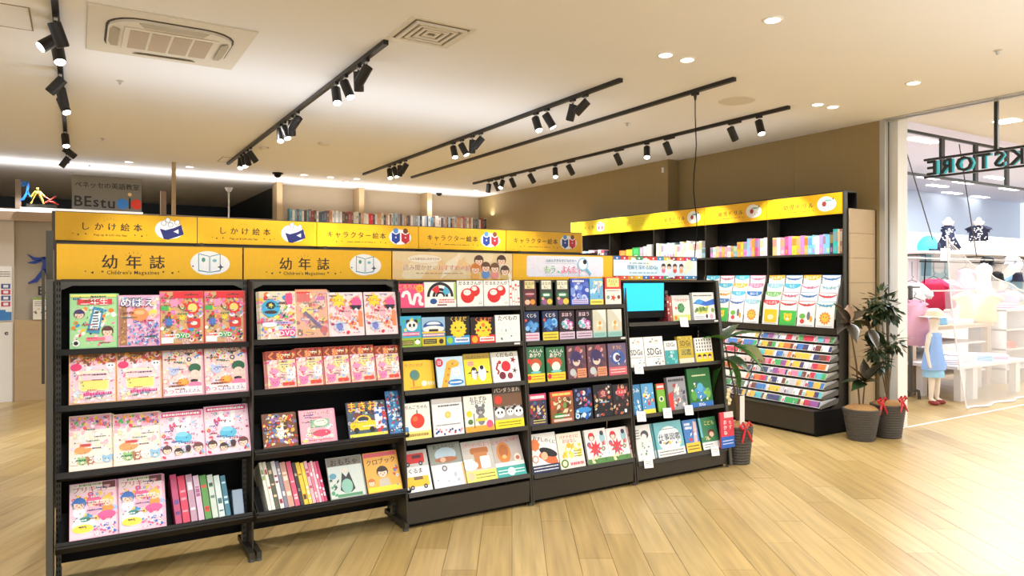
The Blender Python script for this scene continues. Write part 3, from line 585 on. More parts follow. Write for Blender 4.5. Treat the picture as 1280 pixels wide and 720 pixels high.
@design('sdgs', (240, 238, 234), .02)
def _(a, g):
    a.busy(14, [(90, 110, 100), (240, 190, 170), (120, 120, 120), (246, 220, 190)], .04, .76, .96, .96, .03, .06, g); a.t('SDGs', .5, .5, .38, K, sx=.85); a.lines(.1, .9, .28, .34, 1, (120, 90, 80), g); a.busy(8, [(90, 150, 180), (90, 90, 100), (240, 200, 170)], .04, .04, .96, .26, .03, .06, g)
@design('tealsdgs', (236, 236, 232), .014)
def _(a, g):
    a.t('SDGs', .5, .84, .32, (60, 60, 60), sx=.9); a.r(0, 0, 1, .6, (60, 160, 160)); a.busy(12, [(230, 240, 240), (40, 110, 130), (120, 200, 200)], .05, .05, .95, .55, .07, .12, g)
@design('goldsdgs', (196, 170, 50), .03)
def _(a, g):
    a.t('SDGs', .5, .74, .34, (70, 60, 20), sx=.9); a.lines(.1, .9, .56, .62, 1, (90, 80, 30), g); a.t('図鑑', .5, .4, .34, (60, 60, 30), (220, 200, 90)); a.r(0, 0, 1, .18, (222, 216, 190)); a.busy(8, [(230, 210, 90), (150, 120, 30)], .05, .85, .95, .97, .04, .07, g)
@design('rows', (240, 238, 232), .014)
def _(a, g):
    for i in range(4):
        for j in range(6): a.c(.12 + j * .155, .9 - i * .14, .035, .05, [(90, 80, 80), (60, 60, 60)][(i + j) % 2], 7)
    a.r(0, 0, 1, .38, (250, 214, 30))
    for i in range(3): a.kid(.2 + i * .3, .2, .1, (60, 44, 36))
@design('bluebook', (60, 130, 180), .012)
def _(a, g): a.t('うみ', .5, .8, .4, WH); a.busy(8, [(30, 90, 150), (110, 180, 210), (240, 240, 240)], .05, .05, .95, .6, .1, .2, g)
@design('bluefish', (90, 160, 210), .014)
def _(a, g): a.t('さかな', .4, .84, .26, WH, (50, 100, 160), vert=True); a.busy(16, [(250, 230, 90), (240, 250, 250), (40, 110, 180), (220, 80, 80)], .05, .05, .95, .8, .07, .15, g); a.r(0, 0, 1, .14, (246, 220, 70))
@design('limebook', (120, 180, 50), .014)
def _(a, g): a.c(.5, .45, .3, .26, (240, 240, 220)); a.c(.5, .45, .18, .18, (60, 100, 60)); a.r(0, .78, 1, 1, (226, 80, 60)); a.lines(.1, .9, .82, .96, 1, WH, g, .6)
@design('greybook', (150, 150, 156), .03)
def _(a, g): a.lines(.08, .92, .84, .95, 1, K, g, .7); a.busy(30, [(110, 110, 120), (210, 210, 214), (170, 70, 60), (70, 70, 90), (230, 225, 215)], .04, .1, .96, .8, .06, .12, g); a.r(0, .0, .25, .5, (220, 60, 50))
@design('forest', (36, 110, 50), .02)
def _(a, g):
    a.lines(.2, .8, .78, .84, 1, (230, 240, 190), g, .6); a.r(0, 0, 1, .12, (40, 110, 190)); a.t('SDGs', .5, .06, .12, WH); a.c(.5, .36, .3, .2, (60, 140, 200)); a.c(.5, .5, .14, .14, (90, 170, 210)); a.c(.2, .3, .12, .16, (90, 160, 60)); a.c(.82, .34, .12, .16, (120, 180, 70)); a.busy(12, [(240, 220, 90), (230, 240, 230), (50, 90, 160), (140, 200, 90)], .1, .15, .9, .66, .03, .06, g)
@design('inkgirl', (236, 236, 232), .014)
def _(a, g): a.c(.6, .72, .24, .2, (80, 80, 84)); a.c(.55, .66, .16, .15, (236, 232, 228)); a.busy(14, [(200, 200, 200), (120, 120, 124), (90, 150, 90), (246, 246, 244)], .05, .1, .95, .6, .04, .08, g); a.lines(.05, .3, .6, .9, 4, (90, 90, 90), g)
@design('jobs', (120, 190, 200), .018)
def _(a, g):
    a.c(.5, .5, .42, .34, (240, 244, 244), 20); a.lines(.2, .8, .76, .82, 1, (60, 110, 130), g); a.t('仕事図鑑', .5, .56, .2, (40, 60, 80)); a.busy(14, [(60, 110, 150), (240, 190, 150), (90, 90, 90), (240, 210, 90)], .1, .34, .9, .46, .03, .05, g); a.r(0, 0, 1, .24, (240, 238, 232)); a.lines(.06, .94, .04, .2, 2, (60, 60, 60), g)
@design('rocket', (70, 130, 200), .014)
def _(a, g): a.poly([(.6, .3), (.75, .95), (.95, .9), (.85, .3)], (240, 190, 190)); a.lines(.1, .5, .7, .92, 2, WH, g, .7); a.busy(8, [(230, 240, 250), (220, 60, 60), (30, 70, 150)], .05, .35, .95, .8, .06, .1, g); a.r(0, 0, 1, .3, (248, 200, 60)); a.lines(.1, .9, .06, .24, 2, K, g)
@design('forestgirl', (60, 130, 90), .018)
def _(a, g): a.r(0, .4, .12, 1, (120, 190, 210)); a.t('こども', .58, .82, .2, (240, 230, 120)); a.c(.6, .5, .2, .16, (120, 70, 50)); a.c(.62, .46, .13, .11, (240, 206, 180)); a.busy(8, [(80, 150, 80), (40, 90, 60), (230, 200, 150)], .1, .3, .95, .45, .05, .08, g); a.r(0, 0, 1, .24, (240, 240, 236)); a.lines(.1, .6, .05, .2, 2, (90, 90, 90), g)
@design('redblue', (214, 60, 80), .016)
def _(a, g): a.r(.3, .84, 1, 1, (220, 214, 210)); a.t('おかね', .35, .72, .26, WH, vert=True); a.t('ちず', .72, .7, .24, (250, 214, 200), vert=True); a.r(0, 0, 1, .32, (40, 100, 190)); a.lines(.1, .9, .08, .24, 2, (220, 230, 250), g)

# workbooks of the wall rack
WBT = ['ひらがな', 'かたかな', 'めいろ', 'たしざん', 'かず', 'もじ', 'すうじ', 'とけい', 'どうぶつ', 'おんがく']
WBC = [(226, 60, 70), (90, 190, 220), (250, 180, 60), (130, 200, 120), (236, 130, 170), (60, 130, 200), (160, 210, 225)]
def workbook(i):
    key = 'work%d' % i
    if key in D: return key
    def fn(a, g, i=i):
        cc = WBC[i % 7]; a.c(.5, 1.0, .56, .27, cc, 16, 0, PI, 2 * PI); a.c(.5, .98, .5, .15, WH if i % 3 else cc, 16, 0, PI, 2 * PI)
        a.t(WBT[i % 10], .5, .84 if i % 3 else .9, .19, (80, 80, 90) if i % 3 else WH)
        c2 = [(250, 212, 50), (246, 150, 60), (80, 200, 90), (250, 210, 190), (120, 150, 200)][i % 5]
        if i % 5 == 2: a.r(0, 0, 1, .6, c2); a.animal(.5, .32, .24, (250, 220, 60), (.9, .5), snout=WH)
        elif i % 5 == 1: a.star(.5, .36, .34, c2, 12, .75); a.c(.5, .36, .2, .2, (250, 200, 80)); a.c(.42, .4, .025, .03, K); a.c(.58, .4, .025, .03, K)
        elif i % 5 == 0: a.rr(.1, .08, .9, .62, .1, c2); a.c(.5, .3, .2, .14, (250, 240, 200))
        elif i % 5 == 3: a.c(.3, .45, .16, .12, (210, 80, 70)); a.c(.7, .5, .14, .14, (90, 100, 170)); a.c(.6, .2, .2, .16, WH); a.c(.3, .18, .16, .1, (240, 190, 80))
        else: a.c(.3, .4, .18, .14, (120, 190, 90)); a.c(.65, .42, .1, .22, (120, 120, 130)); a.c(.3, .2, .13, .12, (220, 80, 80)); a.c(.8, .3, .08, .16, (240, 170, 60))
        a.lines(.08, .92, .02, .07, 1, (120, 120, 130), g)
    D[key] = ((252, 250, 248), .008, fn); return key

# ------------------------------------------------------------------ books
BODY = {}; COVER = {}
MAGS = ('grade2', 'mebae', 'video', 'lunchbox', 'atsuko', 'sumi', 'rabbit', 'princess', 'filmdisc', 'gold', 'musical', 'puppy', 'hero', 'babypink', 'vehicle', 'bluehero')
def body_mesh(name, W, H, T, base, tint=None):
    k = (name, round(W, 2), round(H, 3), T, base)
    if k not in BODY:
        m = MB(); t = min(.0015, T * .15)
        m.box(0, W, 0, t, 0, H, base); m.box(0, W, T - t, T, 0, H, base)      # covers
        m.box(0, t, 0, T, 0, H, tuple(int(v * .94) for v in base))           # spine
        m.box(t, W - .002, t, T - t, .002, H - .002, (240, 236, 226))        # page block
        BODY[k] = m.mesh(name, PRINT)
    return BODY[k]
def headlines(a, key):
    if key not in MAGS: return
    g = random.Random(len(key) * 13 + ord(key[0])); cs = [(60, 40, 60), (190, 40, 80), (60, 90, 160), (250, 250, 250), (120, 60, 40), (40, 110, 80)]
    for i in range(9):
        x = g.uniform(.03, .62); y = g.uniform(.08, .93); w_ = g.uniform(.14, .34); h = g.uniform(.025, .05)
        a.lines(x, x + w_, y, y + h, 1, g.choice(cs), g, .55)
    for i in range(26): a.c(g.uniform(.03, .97), g.uniform(.03, .97), g.uniform(.008, .02), g.uniform(.008, .02), g.choice(cs), 6)
def cover_mesh(key, W, H):
    k = (key, round(W, 2), round(H, 2))
    if k not in COVER:
        a = Art(round(W, 2), round(H, 2), D[key][0]); a.dens = 3.2 if key in MAGS else 1.0; D[key][2](a, random.Random(sum(map(ord, key)) * 7)); headlines(a, key); COVER[k] = a.mesh('cover')
    return COVER[k]
def put_book(name, key, W, H, M, label, cat, group=None, T=None):
    base, t0, fn = D[key]; T = T or t0; W = round(W, 2); H = round(H, 2)
    o = mesh_obj(name, body_mesh(name, W, H, T, base), None, M)
    tag(o, label, cat, group)
    mesh_obj('cover', cover_mesh(key, W, H), o)
    return o
def Mlean(x, y, z, lean, rz=0, roll=0):
    return Matrix.Translation((x, y, z)) @ Matrix.Rotation(rz, 4, 'Z') @ Matrix.Rotation(-lean, 4, 'X') @ Matrix.Rotation(roll, 4, 'Y')

# ================================================================== SETTING
CZ = 3.1
def struct(name, mb, m, parent=None, **k):
    o = mb.build(name, m, parent, **k)
    if not parent: o['kind'] = 'structure'
    return o
# floor: sub-floor slab + planks running in the direction the photo shows
floor = struct('floor', MB().box(-9, 19, -4, 20, -.12, -.006), mat('sub_floor', (120, 92, 60), .8))
PW, PL = .18, 1.25
TONES = [(184, 156, 104), (189, 161, 110), (179, 151, 98), (192, 166, 116), (186, 158, 107), (175, 146, 93)]
def plank_box(mb, c0, c1, r0, r1, g):
    e = .0012; z1 = 0.0 - g.random() * .0006; vs = []
    for (c, r) in ((c0 + e, r0 + e), (c0 + e, r1 - e), (c1 - e, r1 - e), (c1 - e, r0 + e)):
        vs.append((c * F[0] + r * R[0], c * F[1] + r * R[1]))
    t = g.choice(TONES); q = g.uniform(.97, 1.03)
    mb.prism(vs, 2, -.006, z1, (t[0] * q, t[1] * q * .995, t[2] * q * .95))
cand = []; far = MB(); pr = random.Random(11)
for j in range(-46, 112):
    r0 = j * PW; off = (j * .47) % 1.0 * PL + (.3 if j % 3 == 0 else 0)
    for i in range(-5, 17):
        c0 = i * PL - off; c1 = c0 + PL; cm = (c0 + c1) / 2; rm = r0 + PW / 2
        wx = cm * F[0] + rm * R[0]; wy = cm * F[1] + rm * R[1]
        if wx < -7.5 or wx > 17.5 or wy < -3 or wy > 18.6: continue
        seen = c1 > 3.55 and abs(rm) < .73 * c1 + .1 and not (-.3 < wx < 4.6 and 4.5 < wy < 9) and not (wx > 6.2 and wy > 4.6)
        if seen: cand.append((cm, c0, c1, r0))
        else: plank_box(far, c0, c1, r0, r0 + PW, pr)
cand.sort()
for k, (cm, c0, c1, r0) in enumerate(cand):
    if k < 300:
        m = MB(); plank_box(m, c0, c1, r0, r0 + PW, pr); m.build('plank', FLOORM, floor)
    else: plank_box(far, c0, c1, r0, r0 + PW, pr)
tag(far.build('floor_planks', FLOORM, floor), kind='stuff')
struct('trim_1', MB().box(7.12, 13.5, 4.06, 4.085, 0, .0025), WHITE)             # threshold strip of the clothes shop
# ceilings
struct('ceiling', MB().box(-9, 6.93, -4, 17, CZ, CZ + .15), CEIL)
struct('ceiling_mall', MB().box(6.98, 19, -4, 4.32, CZ + .1, CZ + .25), MALLC)
struct('ceiling_shop', MB().box(6.98, 19, 4.42, 8.2, 3.3, 3.45), mat('shop_ceiling_paint', (226, 224, 238), .55, 0, .01, 2))
struct('trim_2', MB().box(6.86, 6.885, -4, 4.14, CZ - .012, CZ + .0).box(6.90, 6.93, -4, 4.14, CZ - .012, CZ + .0).box(6.93, 6.98, -4, 4.3, CZ - .02, CZ + .3), ALU)
struct('trim_3', MB().box(6.885, 6.90, -4, 4.14, CZ - .005, CZ), DARKG)
# right wall: recessed bay, projecting bay, end
wr = struct('wall_right', MB().box(6.98, 7.1, 4.2, 7.02, 0, CZ), WOODW)
MB().box(6.72, 7.1, 7.02, 8.55, 0, CZ).build('wall_panel', WOODW, wr)
MB().box(6.74, 7.1, 8.555, 12.3, 0, CZ).build('wall_panel', WOODW, wr)
MB().box(6.905, 6.98, 4.195, 5.2, 0, CZ).box(6.91, 6.98, 5.205, 7.015, 0, CZ).build('wall_panel', WOODW, wr)
struct('trim_4', MB().box(6.90, 6.96, 4.14, 4.195, 0, CZ), ALU)
struct('trim_5', MB().box(6.985, 7.03, 4.15, 4.19, 0, CZ).box(6.965, 6.985, 4.165, 4.19, 0, CZ), DARKG)
struct('door_1', MB().box(6.99, 7.16, 4.06, 4.15, 0, CZ + .1, None), WHITE)       # white end jamb of the glazed shop front
# small box on the projecting wall
tag(MB().box(6.70, 6.72, 7.09, 7.12, 2.93, 3.0).build('wall_sensor', WHITE, bevel=.002), 'tiny white sensor high on the projecting veneer wall', 'sensor')
# back wall with pillars over the high bookcase
wb = struct('wall_back', MB().box(2.96, 7.0, 12.32, 12.45, 0, CZ), BACKW)
for x in (2.86, 4.26, 5.56, 6.86):
    MB().box(x - .06, x + .03, 12.0, 12.32, 0, CZ).build('pillar', WOODL, wb)
# classroom partition at the far left
wl = struct('wall_partition', MB().box(-3.2, -.665, 10.65, 10.75, 0, 2.24), mat('partition_beige', (206, 194, 180), .7, 0, .02, 3))
MB().box(-3.2, -.68, 10.645, 10.65, 0, .97).build('lower_board', WHITE, wl)
MB().box(-.665, 2.9, 10.70, 10.78, .98, 2.22).build('grey_board', mat('partition_grey', (168, 158, 142), .7, 0, .02, 3), wl)
MB().box(-.66, 2.9, 10.62, 10.70, 0, .98).build('wood_front', WOODL, wl)
MB().box(-3.2, 2.9, 10.60, 10.76, 2.22, 2.33).build('beam', mat('beam_brown', (176, 152, 128), .6, 0, .05, 4), wl)
MB().box(-.66, 2.9, 10.64, 10.69, .98, 1.0).build('sill', WOODL, wl)
struct('wall_classroom', MB().box(-9, 7.0, 16.8, 16.9, 0, CZ).box(2.9, 3.0, 12.46, 16.8, 0, CZ).box(-9, -8.9, 10, 16.8, 0, CZ), mat('classroom_dark', (26, 36, 40), .4, 0, .2, 1.5))
struct('trim_6', MB().box(-.90, -.60, 10.62, 10.68, 2.33, 2.36).box(-.60, .74, 10.58, 10.72, 2.33, 2.385), mat('ledge_added_glow', (250, 250, 252), .5, 0, .01, 3, emit=.7))  # ledge is no lamp; its added emission stands in for cove light
struct('trim_7', MB().box(-.66, -.60, 10.76, 10.82, 2.33, 2.74), mat('post_brown', (150, 128, 108), .6))
struct('trim_8', MB().box(.98, 1.05, 10.9, 10.97, 0, 2.72), mat('post_brown', (150, 128, 108), .6))
struct('trim_9', MB().box(1.10, 1.15, 10.7, 10.75, 0, CZ), WOODL)
struct('trim_10', MB().tube([(1.95, 11.4, 0), (1.95, 11.4, 2.86)], .012).loft([(1.95, 11.4, 2.82, .03, .03), (1.95, 11.4, 2.88, .06, .06)], 12), WHITE)
struct('trim_11', MB().box(-3.2, 2.84, 12.2, 12.26, 2.42, 2.5), mat('beam_brown', (176, 152, 128), .6))
# partition notices and mark
pst = tag(MB().box(-.84, -.685, 10.635, 10.644, .99, 1.66).build('notice_board', WHITE), 'white notice with small coloured squares on the far left partition', 'notice')
a = Art(.15, .66, WH); g0 = random.Random(3)
a.r(.0, .0, 1, .16, (60, 130, 200)); a.r(.0, .16, .6, .2, (60, 130, 200))
for i in range(4): a.r(.3, .26 + i * .11, .92, .35 + i * .11, [(200, 60, 110), (60, 90, 160)][i % 2]); a.r(.45, .28 + i * .11, .78, .33 + i * .11, WH); a.r(0, .27 + i * .11, .2, .34 + i * .11, (220, 90, 120))
a.lines(.1, .9, .8, .92, 3, K, g0)
mesh_obj('print', a.mesh('print'), pst, Matrix.Translation((-.838, 10.634, .995)))
a = Art(.1, .1); a.t('e', .5, .5, .9, K)
mesh_obj('lettering', a.mesh('lettering'), wl, Matrix.Translation((-.79, 10.643, .8)))
def figure_mark(W, H, cols):
    """leaping abstract figure made of brush-like strokes"""
    m = MB()
    def stroke(pts, ws, col):
        n = len(pts); L = []; Rr = []
        for i, p in enumerate(pts):
            q = pts[min(i + 1, n - 1)]; o = pts[max(i - 1, 0)]; dx, dy = q[0] - o[0], q[1] - o[1]; l = math.hypot(dx, dy) or 1
            L.append(((p[0] - dy / l * ws[i]) * W, (p[1] + dx / l * ws[i]) * H)); Rr.append(((p[0] + dy / l * ws[i]) * W, (p[1] - dx / l * ws[i]) * H))
        for i in range(n - 1): m.prism([L[i], L[i + 1], Rr[i + 1], Rr[i]], 1, 0, .012, col)
    b = cols
    stroke([(0, 1), (.2, .86), (.42, .84), (.6, .9)], [.01, .05, .06, .03], b); stroke([(0, .72), (.25, .74), (.5, .8)], [.005, .05, .04], b)
    stroke([(.6, .92), (.62, .7), (.55, .45), (.3, .15), (.02, .05)], [.05, .09, .08, .07, .02], b); stroke([(.58, .5), (.72, .3), (.9, .15)], [.05, .05, .01], b)
    return m
mk = figure_mark(.30, .38, (30, 60, 150)).build('partition_mark', PRINT); mk.matrix_basis = Matrix.Translation((-.53, 10.685, 1.43))
tag(mk, 'dark blue leaping figure mark on the grey partition board', 'logo')
a = Art(.46, .12); a.t('Be', .22, .5, .34, K)
mesh_obj('lettering', a.mesh('lettering'), mk, Matrix.Translation((.09, .012, -.13)))
mz = tag(MB().box(-.47, -.30, 10.62, 10.64, 1.0, 1.27).build('leaflet_holder', mat('clear_plastic', (226, 220, 208), .3)), 'small leaflet holder with a printed flyer on the counter', 'leaflets')
a = Art(.17, .27, WH); a.r(0, 0, 1, 1, (240, 236, 226)); a.r(0, .9, 1, 1, (150, 180, 90)); a.busy(12, [(200, 150, 110), (120, 110, 100), (220, 200, 170)], .05, .05, .95, .55, .05, .12, g0); a.lines(.1, .9, .6, .85, 3, (90, 80, 70), g0)
mesh_obj('print', a.mesh('print'), mz, Matrix.Translation((-.47, 10.619, 1.0)))
# big sign standing on the partition ledge
sg = empty('classroom_sign', (-.60, 10.62, 2.385)); tag(sg, 'grey see-through sign with Japanese lettering and blue and red discs on ledge', 'sign')
MB().box(.54, 1.33, .04, .05, 0, .45).build('backing_panel', mat('smoked_panel', (128, 124, 114), .25, 0, .05, 3), sg)
a = Art(.78, .44); a.t('ベネッセの英語教室', .5, .75, .105, K); a.t('BEs', .2, .28, .24, (30, 30, 32)); a.t('tu', .5, .26, .25, (30, 30, 32)); a.c(.72, .24, .088, .088, (60, 140, 236)); a.c(.93, .24, .088, .088, (240, 66, 44)); a.r(.815, .1, .84, .42, (30, 30, 32)); a.c(.828, .53, .03, .03, (240, 200, 140))
mesh_obj('lettering', a.mesh('lettering'), sg, Matrix.Translation((.545, .039, 0)))
fm = figure_mark(.22, .42, (40, 130, 230)).build('blue_figure', PRINT, sg); fm.matrix_basis = Matrix.Translation((-.06, 0, .1))
fm = MB().tube([(.12, 0, .08), (.2, 0, .28), (.25, 0, .28), (.32, 0, .08)], [.015, .03, .03, .015], 8).tube([(.12, 0, .2), (.18, 0, .3), (.27, 0, .3), (.33, 0, .22)], .018, 8).ell((.22, 0, .36), (.025, .02, .025), 8, 6).build('yellow_figure', mat('mark_yellow', (244, 200, 80), .4), sg)
fm = MB().tube([(.33, 0, .1), (.4, 0, .14), (.48, 0, .12), (.56, 0, .08)], [.01, .02, .02, .01], 8).tube([(.34, 0, .22), (.42, 0, .16), (.52, 0, .24)], [.01, .02, .01], 8).build('red_figure', mat('mark_red', (220, 70, 60), .4), sg)
for ch in sg.children:
    if ch.name.split('.')[0].endswith('_figure'): ch.matrix_basis = Matrix.Translation((.03, 0, .0)) @ Matrix.Scale(.66, 4) @ ch.matrix_basis
MB().box(.06, .38, .02, .06, 0, .05).build('base_block', RACKG, sg)

# ================================================================== CEILING FITTINGS
def tY(px, py, z=CZ): return onz(px, py, z)
ac = empty('ceiling_air_conditioner', (.05, 4.78, CZ)); tag(ac, 'square four-way cassette air conditioner set in the ceiling', 'air conditioner')
MB().box(0, .95, 0, .95, -.012, 0).build('panel', PLAST, ac, bevel=.003)
def rrect(x0, y0, x1, y1, q, n=6):
    pts = []
    for cx, cy_, a0 in ((x1 - q, y0 + q, -PI / 2), (x1 - q, y1 - q, 0), (x0 + q, y1 - q, PI / 2), (x0 + q, y0 + q, PI)):
        for i in range(n): t = a0 + PI / 2 * i / (n - 1); pts.append((cx + q * math.cos(t), cy_ + q * math.sin(t)))
    return pts
MB().prism(rrect(.1, .1, .85, .85, .2), 2, -.016, -.012).build('air_slot', DARKG, ac)
MB().prism(rrect(.115, .115, .835, .835, .19), 2, -.030, -.016).build('face', PLAST, ac, bevel=.002)
for rz in range(4):
    o = MB().prism([(-.17, -.03), (.17, -.03), (.2, .012), (.12, .03), (-.12, .03), (-.2, .012)], 2, -.005, .0).build('louvre', mat('louvre_grey', (176, 164, 142), .5), ac)
    o.matrix_basis = Matrix.Translation((.475, .475, -.032)) @ Matrix.Rotation(rz * PI / 2, 4, 'Z') @ Matrix.Translation((0, .325, 0)) @ Matrix.Rotation(.25, 4, 'X')
MB().box(.2, .75, .24, .71, -.036, -.030).build('grille_frame', PLAST, ac, bevel=.001)
for i in range(4): MB().box(.235 + i * .125, .235 + i * .125 + .108, .28, .67, -.0385, -.036).build('grille', GRILLE, ac)
vt = empty('ceiling_vent', (1.74, 4.0, CZ)); tag(vt, 'square white ceiling diffuser vent beside end of lighting track', 'vent')
MB().box(0, .44, 0, .44, -.006, 0).build('frame', PLAST, vt)
MB().box(.03, .41, .03, .41, -.0075, -.006).build('dark_gap', mat('vent_gap', (128, 114, 94), .8), vt)
for i in range(4):
    q = .045 + i * .042; m = MB(); e = .44 - q; t = .022
    m.box(q, e, q, q + t, -.02 + i * .002, -.0075).box(q, e, e - t, e, -.02 + i * .002, -.0075).box(q, q + t, q + t, e - t, -.02 + i * .002, -.0075).box(e - t, e, q + t, e - t, -.02 + i * .002, -.0075); m.build('ring', PLAST, vt)
for (px, py, r, lab) in ((921, 126, .16, 'round speaker cover in the ceiling above the wall rack'),):
    x, y, _ = tY(px, py); tag(MB().loft([(x, y, CZ - .006, r * .93, r * .93), (x, y, CZ, r, r)], 28).build('ceiling_speaker', PLAST, smooth=False), lab, 'speaker')
def dl(px, py, where, lit=True):
    x, y, _ = tY(px, py); o = empty('downlight', (x, y, CZ)); tag(o, 'round recessed downlight ' + where, 'downlight', 'recessed downlights in the ceiling')
    MB().loft([(0, 0, -.008, .058, .058), (0, 0, 0, .066, .066)], 20).build('trim_ring', WHITE, o)
    MB().loft([(0, 0, -.0105, .044, .044), (0, 0, -.008, .047, .047)], 18).build('lens', DLAMP, o)
    l = bpy.data.lights.new('downlight_lamp', 'SPOT'); l.energy = 62; l.spot_size = 1.9; l.spot_blend = .6; l.shadow_soft_size = .05; l.color = WARM
    lo = bpy.data.objects.new('downlight_lamp', l); C.objects.link(lo); lo.location = (x, y, CZ - .03)
for px, py, wh in ((433, 227, 'small one below the fourth far-row lamp'), (446, 223, 'between the fourth and fifth far-row lamps'), (966, 24, 'nearest the camera above the open floor'), (832, 68, 'left one of the pair above the second track end'), (859, 74, 'right one of the pair above the second track end'),
        (1142, 103, 'alone near the shop front ceiling edge'), (1022, 130, 'left one of the pair above the wall rack'), (1041, 133, 'right one of the pair above the wall rack'),
        (161, 202, 'leftmost in the far row by the cove'), (237, 208, 'second from left in the far row by the cove'), (380, 218, 'third from left in the far row by the cove'),
        (413, 221, 'fourth from left in the far row by the cove'), (493, 231, 'fifth from left in the far row by the cove'), (545, 240, 'sixth from left in the far row by the cove'), (595, 238, 'rightmost in the far row by the cove')):
    dl(px, py, wh)
for px, py, lab in ((150, 101, 'tiny sprinkler head beside the air conditioner'), (128, 173, 'tiny sprinkler head right of the leftmost track'), (112, 206, 'tiny far sprinkler head near the leftmost track end'), (1247, 63, 'tiny sprinkler head near the right frame edge'), (784, 154, 'tiny sprinkler head between the two rightmost tracks')):
    x, y, _ = tY(px, py); tag(MB().loft([(x, y, CZ - .03, .008, .008), (x, y, CZ - .008, .012, .012), (x, y, CZ, .03, .03)], 10).build('sprinkler', ALU), lab, 'sprinkler')
for px, py, lab, r in ((330, 184, 'flat round smoke detector beside the second track', .06), (405, 179, 'flat round ceiling detector in mid ceiling', .07)):
    x, y, _ = tY(px, py); tag(MB().loft([(x, y, CZ - .03, r * .4, r * .4), (x, y, CZ - .015, r, r), (x, y, CZ, r, r)], 18).build('smoke_detector', PLAST, smooth=True), lab, 'detector')
for px, py, lab in ((347, 216, 'dark dome security camera left of the far bookcase'), (549, 240, 'white and black dome security camera above the far bookcase')):
    x, y, _ = tY(px, py); o = empty('dome_camera', (x, y, CZ)); tag(o, lab, 'security camera')
    MB().loft([(0, 0, -.02, .075, .075), (0, 0, 0, .08, .08)], 16).build('mount', BLACK if px < 400 else WHITE, o); MB().ell((0, 0, -.02), (.055, .055, .055), 14, 8).build('dome', BLACK, o, smooth=True)
# access hatches: thin recessed outline
for (x0, x1, y0, y1, lab) in ((-.78, -.24, 5.06, 5.52, 'square ceiling access hatch at the left edge'), (1.62, 2.07, 9.9, 10.35, 'square ceiling access hatch below the second track end')):
    m = MB(); t = .008
    m.box(x0, x1, y0, y0 + t, CZ - .003, CZ).box(x0, x1, y1 - t, y1, CZ - .003, CZ).box(x0, x0 + t, y0 + t, y1 - t, CZ - .003, CZ).box(x1 - t, x1, y0 + t, y1 - t, CZ - .003, CZ)
    h = m.build('access_hatch', mat('hatch_line', (150, 132, 108), .8)); MB().box(x0 + t + .002, x1 - t - .002, y0 + t + .002, y1 - t - .002, CZ - .002, CZ).build('hatch_panel', CEIL, h); tag(h, lab, 'hatch')

# lighting tracks and track heads
def track(X, y0, y1, lab):
    o = tag(MB().box(X - .018, X + .018, y0, y1, CZ - .032, CZ).build('lighting_track', TRACK), lab, 'lighting track', 'lighting tracks on the ceiling'); return o
T1, T2, T3, T4, T5 = -.11, 1.76, 3.69, 4.44, 5.6
track(T1, 3.6, 11.4, 'black lighting track nearest the left edge'); track(T2, 4.5, 10.36, 'black lighting track ending at the square vent')
track(T3, 4.38, 10.35, 'black lighting track with three clusters of heads, third from left'); track(T4, 3.89, 10.27, 'bare black lighting track with a hanging cable'); track(T5, 4.27, 10.4, 'rightmost black lighting track, nearest the veneer wall')
SPOTM = {}
def spot(X, px, lit, aim, lab, adapter=False, py=None, size=1.0):
    Y = yat(px, X) if py is None else onz(px, py, CZ - .03)[1]
    o = empty('spotlight', (X, Y, CZ - .032)); tag(o, lab, 'track spotlight', 'spotlights hanging from the tracks')
    MB().box(-.014, .014, (-.12 if adapter else -.03), .03, -.018, 0).build('adapter', TRACK, o)
    MB().tube([(0, 0, -.018), (0, 0, -.035)], .011, 8).build('joint', ALU, o)
    MB().tube([(0, 0, -.035), (0, 0, -.075)], .007, 6).build('arm', TRACK, o)
    v = Vector(aim).normalized(); q = v.to_track_quat('-Z', 'Y').to_matrix().to_4x4()
    M = Matrix.Translation((0, 0, -.072)) @ q @ Matrix.Scale(.9, 4)
    if 'b' not in SPOTM:
        SPOTM['b'] = MB().loft([(0, 0, .02, .036, .036), (0, 0, .03, .041, .041), (0, 0, -.115, .041, .041), (0, 0, -.128, .039, .039)][::-1], 16).mesh('body', TRACK, smooth=True)
        SPOTM['l'] = MB().loft([(0, 0, -.131, .033, .033), (0, 0, -.127, .036, .036)], 16).mesh('lens', LAMP); SPOTM['d'] = MB().loft([(0, 0, -.1295, .033, .033), (0, 0, -.127, .036, .036)], 16).mesh('lens', DARKG)
    mesh_obj('body', SPOTM['b'], o, M)
    mesh_obj('lens', SPOTM['l'] if lit else SPOTM['d'], o, M)
    l = bpy.data.lights.new('spotlight_lamp', 'SPOT'); l.energy = 120; l.spot_size = .95; l.spot_blend = .5; l.shadow_soft_size = .03; l.color = (.98, .98, 1.0)
    lo = bpy.data.objects.new('spotlight_lamp', l); C.objects.link(lo); lo.matrix_world = Matrix.Translation((X, Y, CZ - .104)) @ q @ Matrix.Translation((0, 0, -.15))
    return o
SP = []
for py, lit, aim, lab in ((21, False, (.35, .25, -1), 'front unlit head'), (36, True, (-.9, -.3, -.8), 'front lit head aimed left'), (48, True, (.15, -.5, -1), 'front lit head aimed down'),
        (91, False, (-.8, .2, -1), 'middle dark head tipped left'), (104, False, (.2, .3, -1), 'middle dark upright head'), (117, True, (.35, -.5, -1), 'middle lit head'),
        (163, True, (.1, -.5, -1), 'far lit head'), (180, False, (.9, .2, -.7), 'far dark head tipped right'), (192, False, (-.6, .1, -.9), 'farthest dark head')):
    spot(T1, 86, lit, aim, 'black spotlight on the leftmost track, ' + lab, py=py)
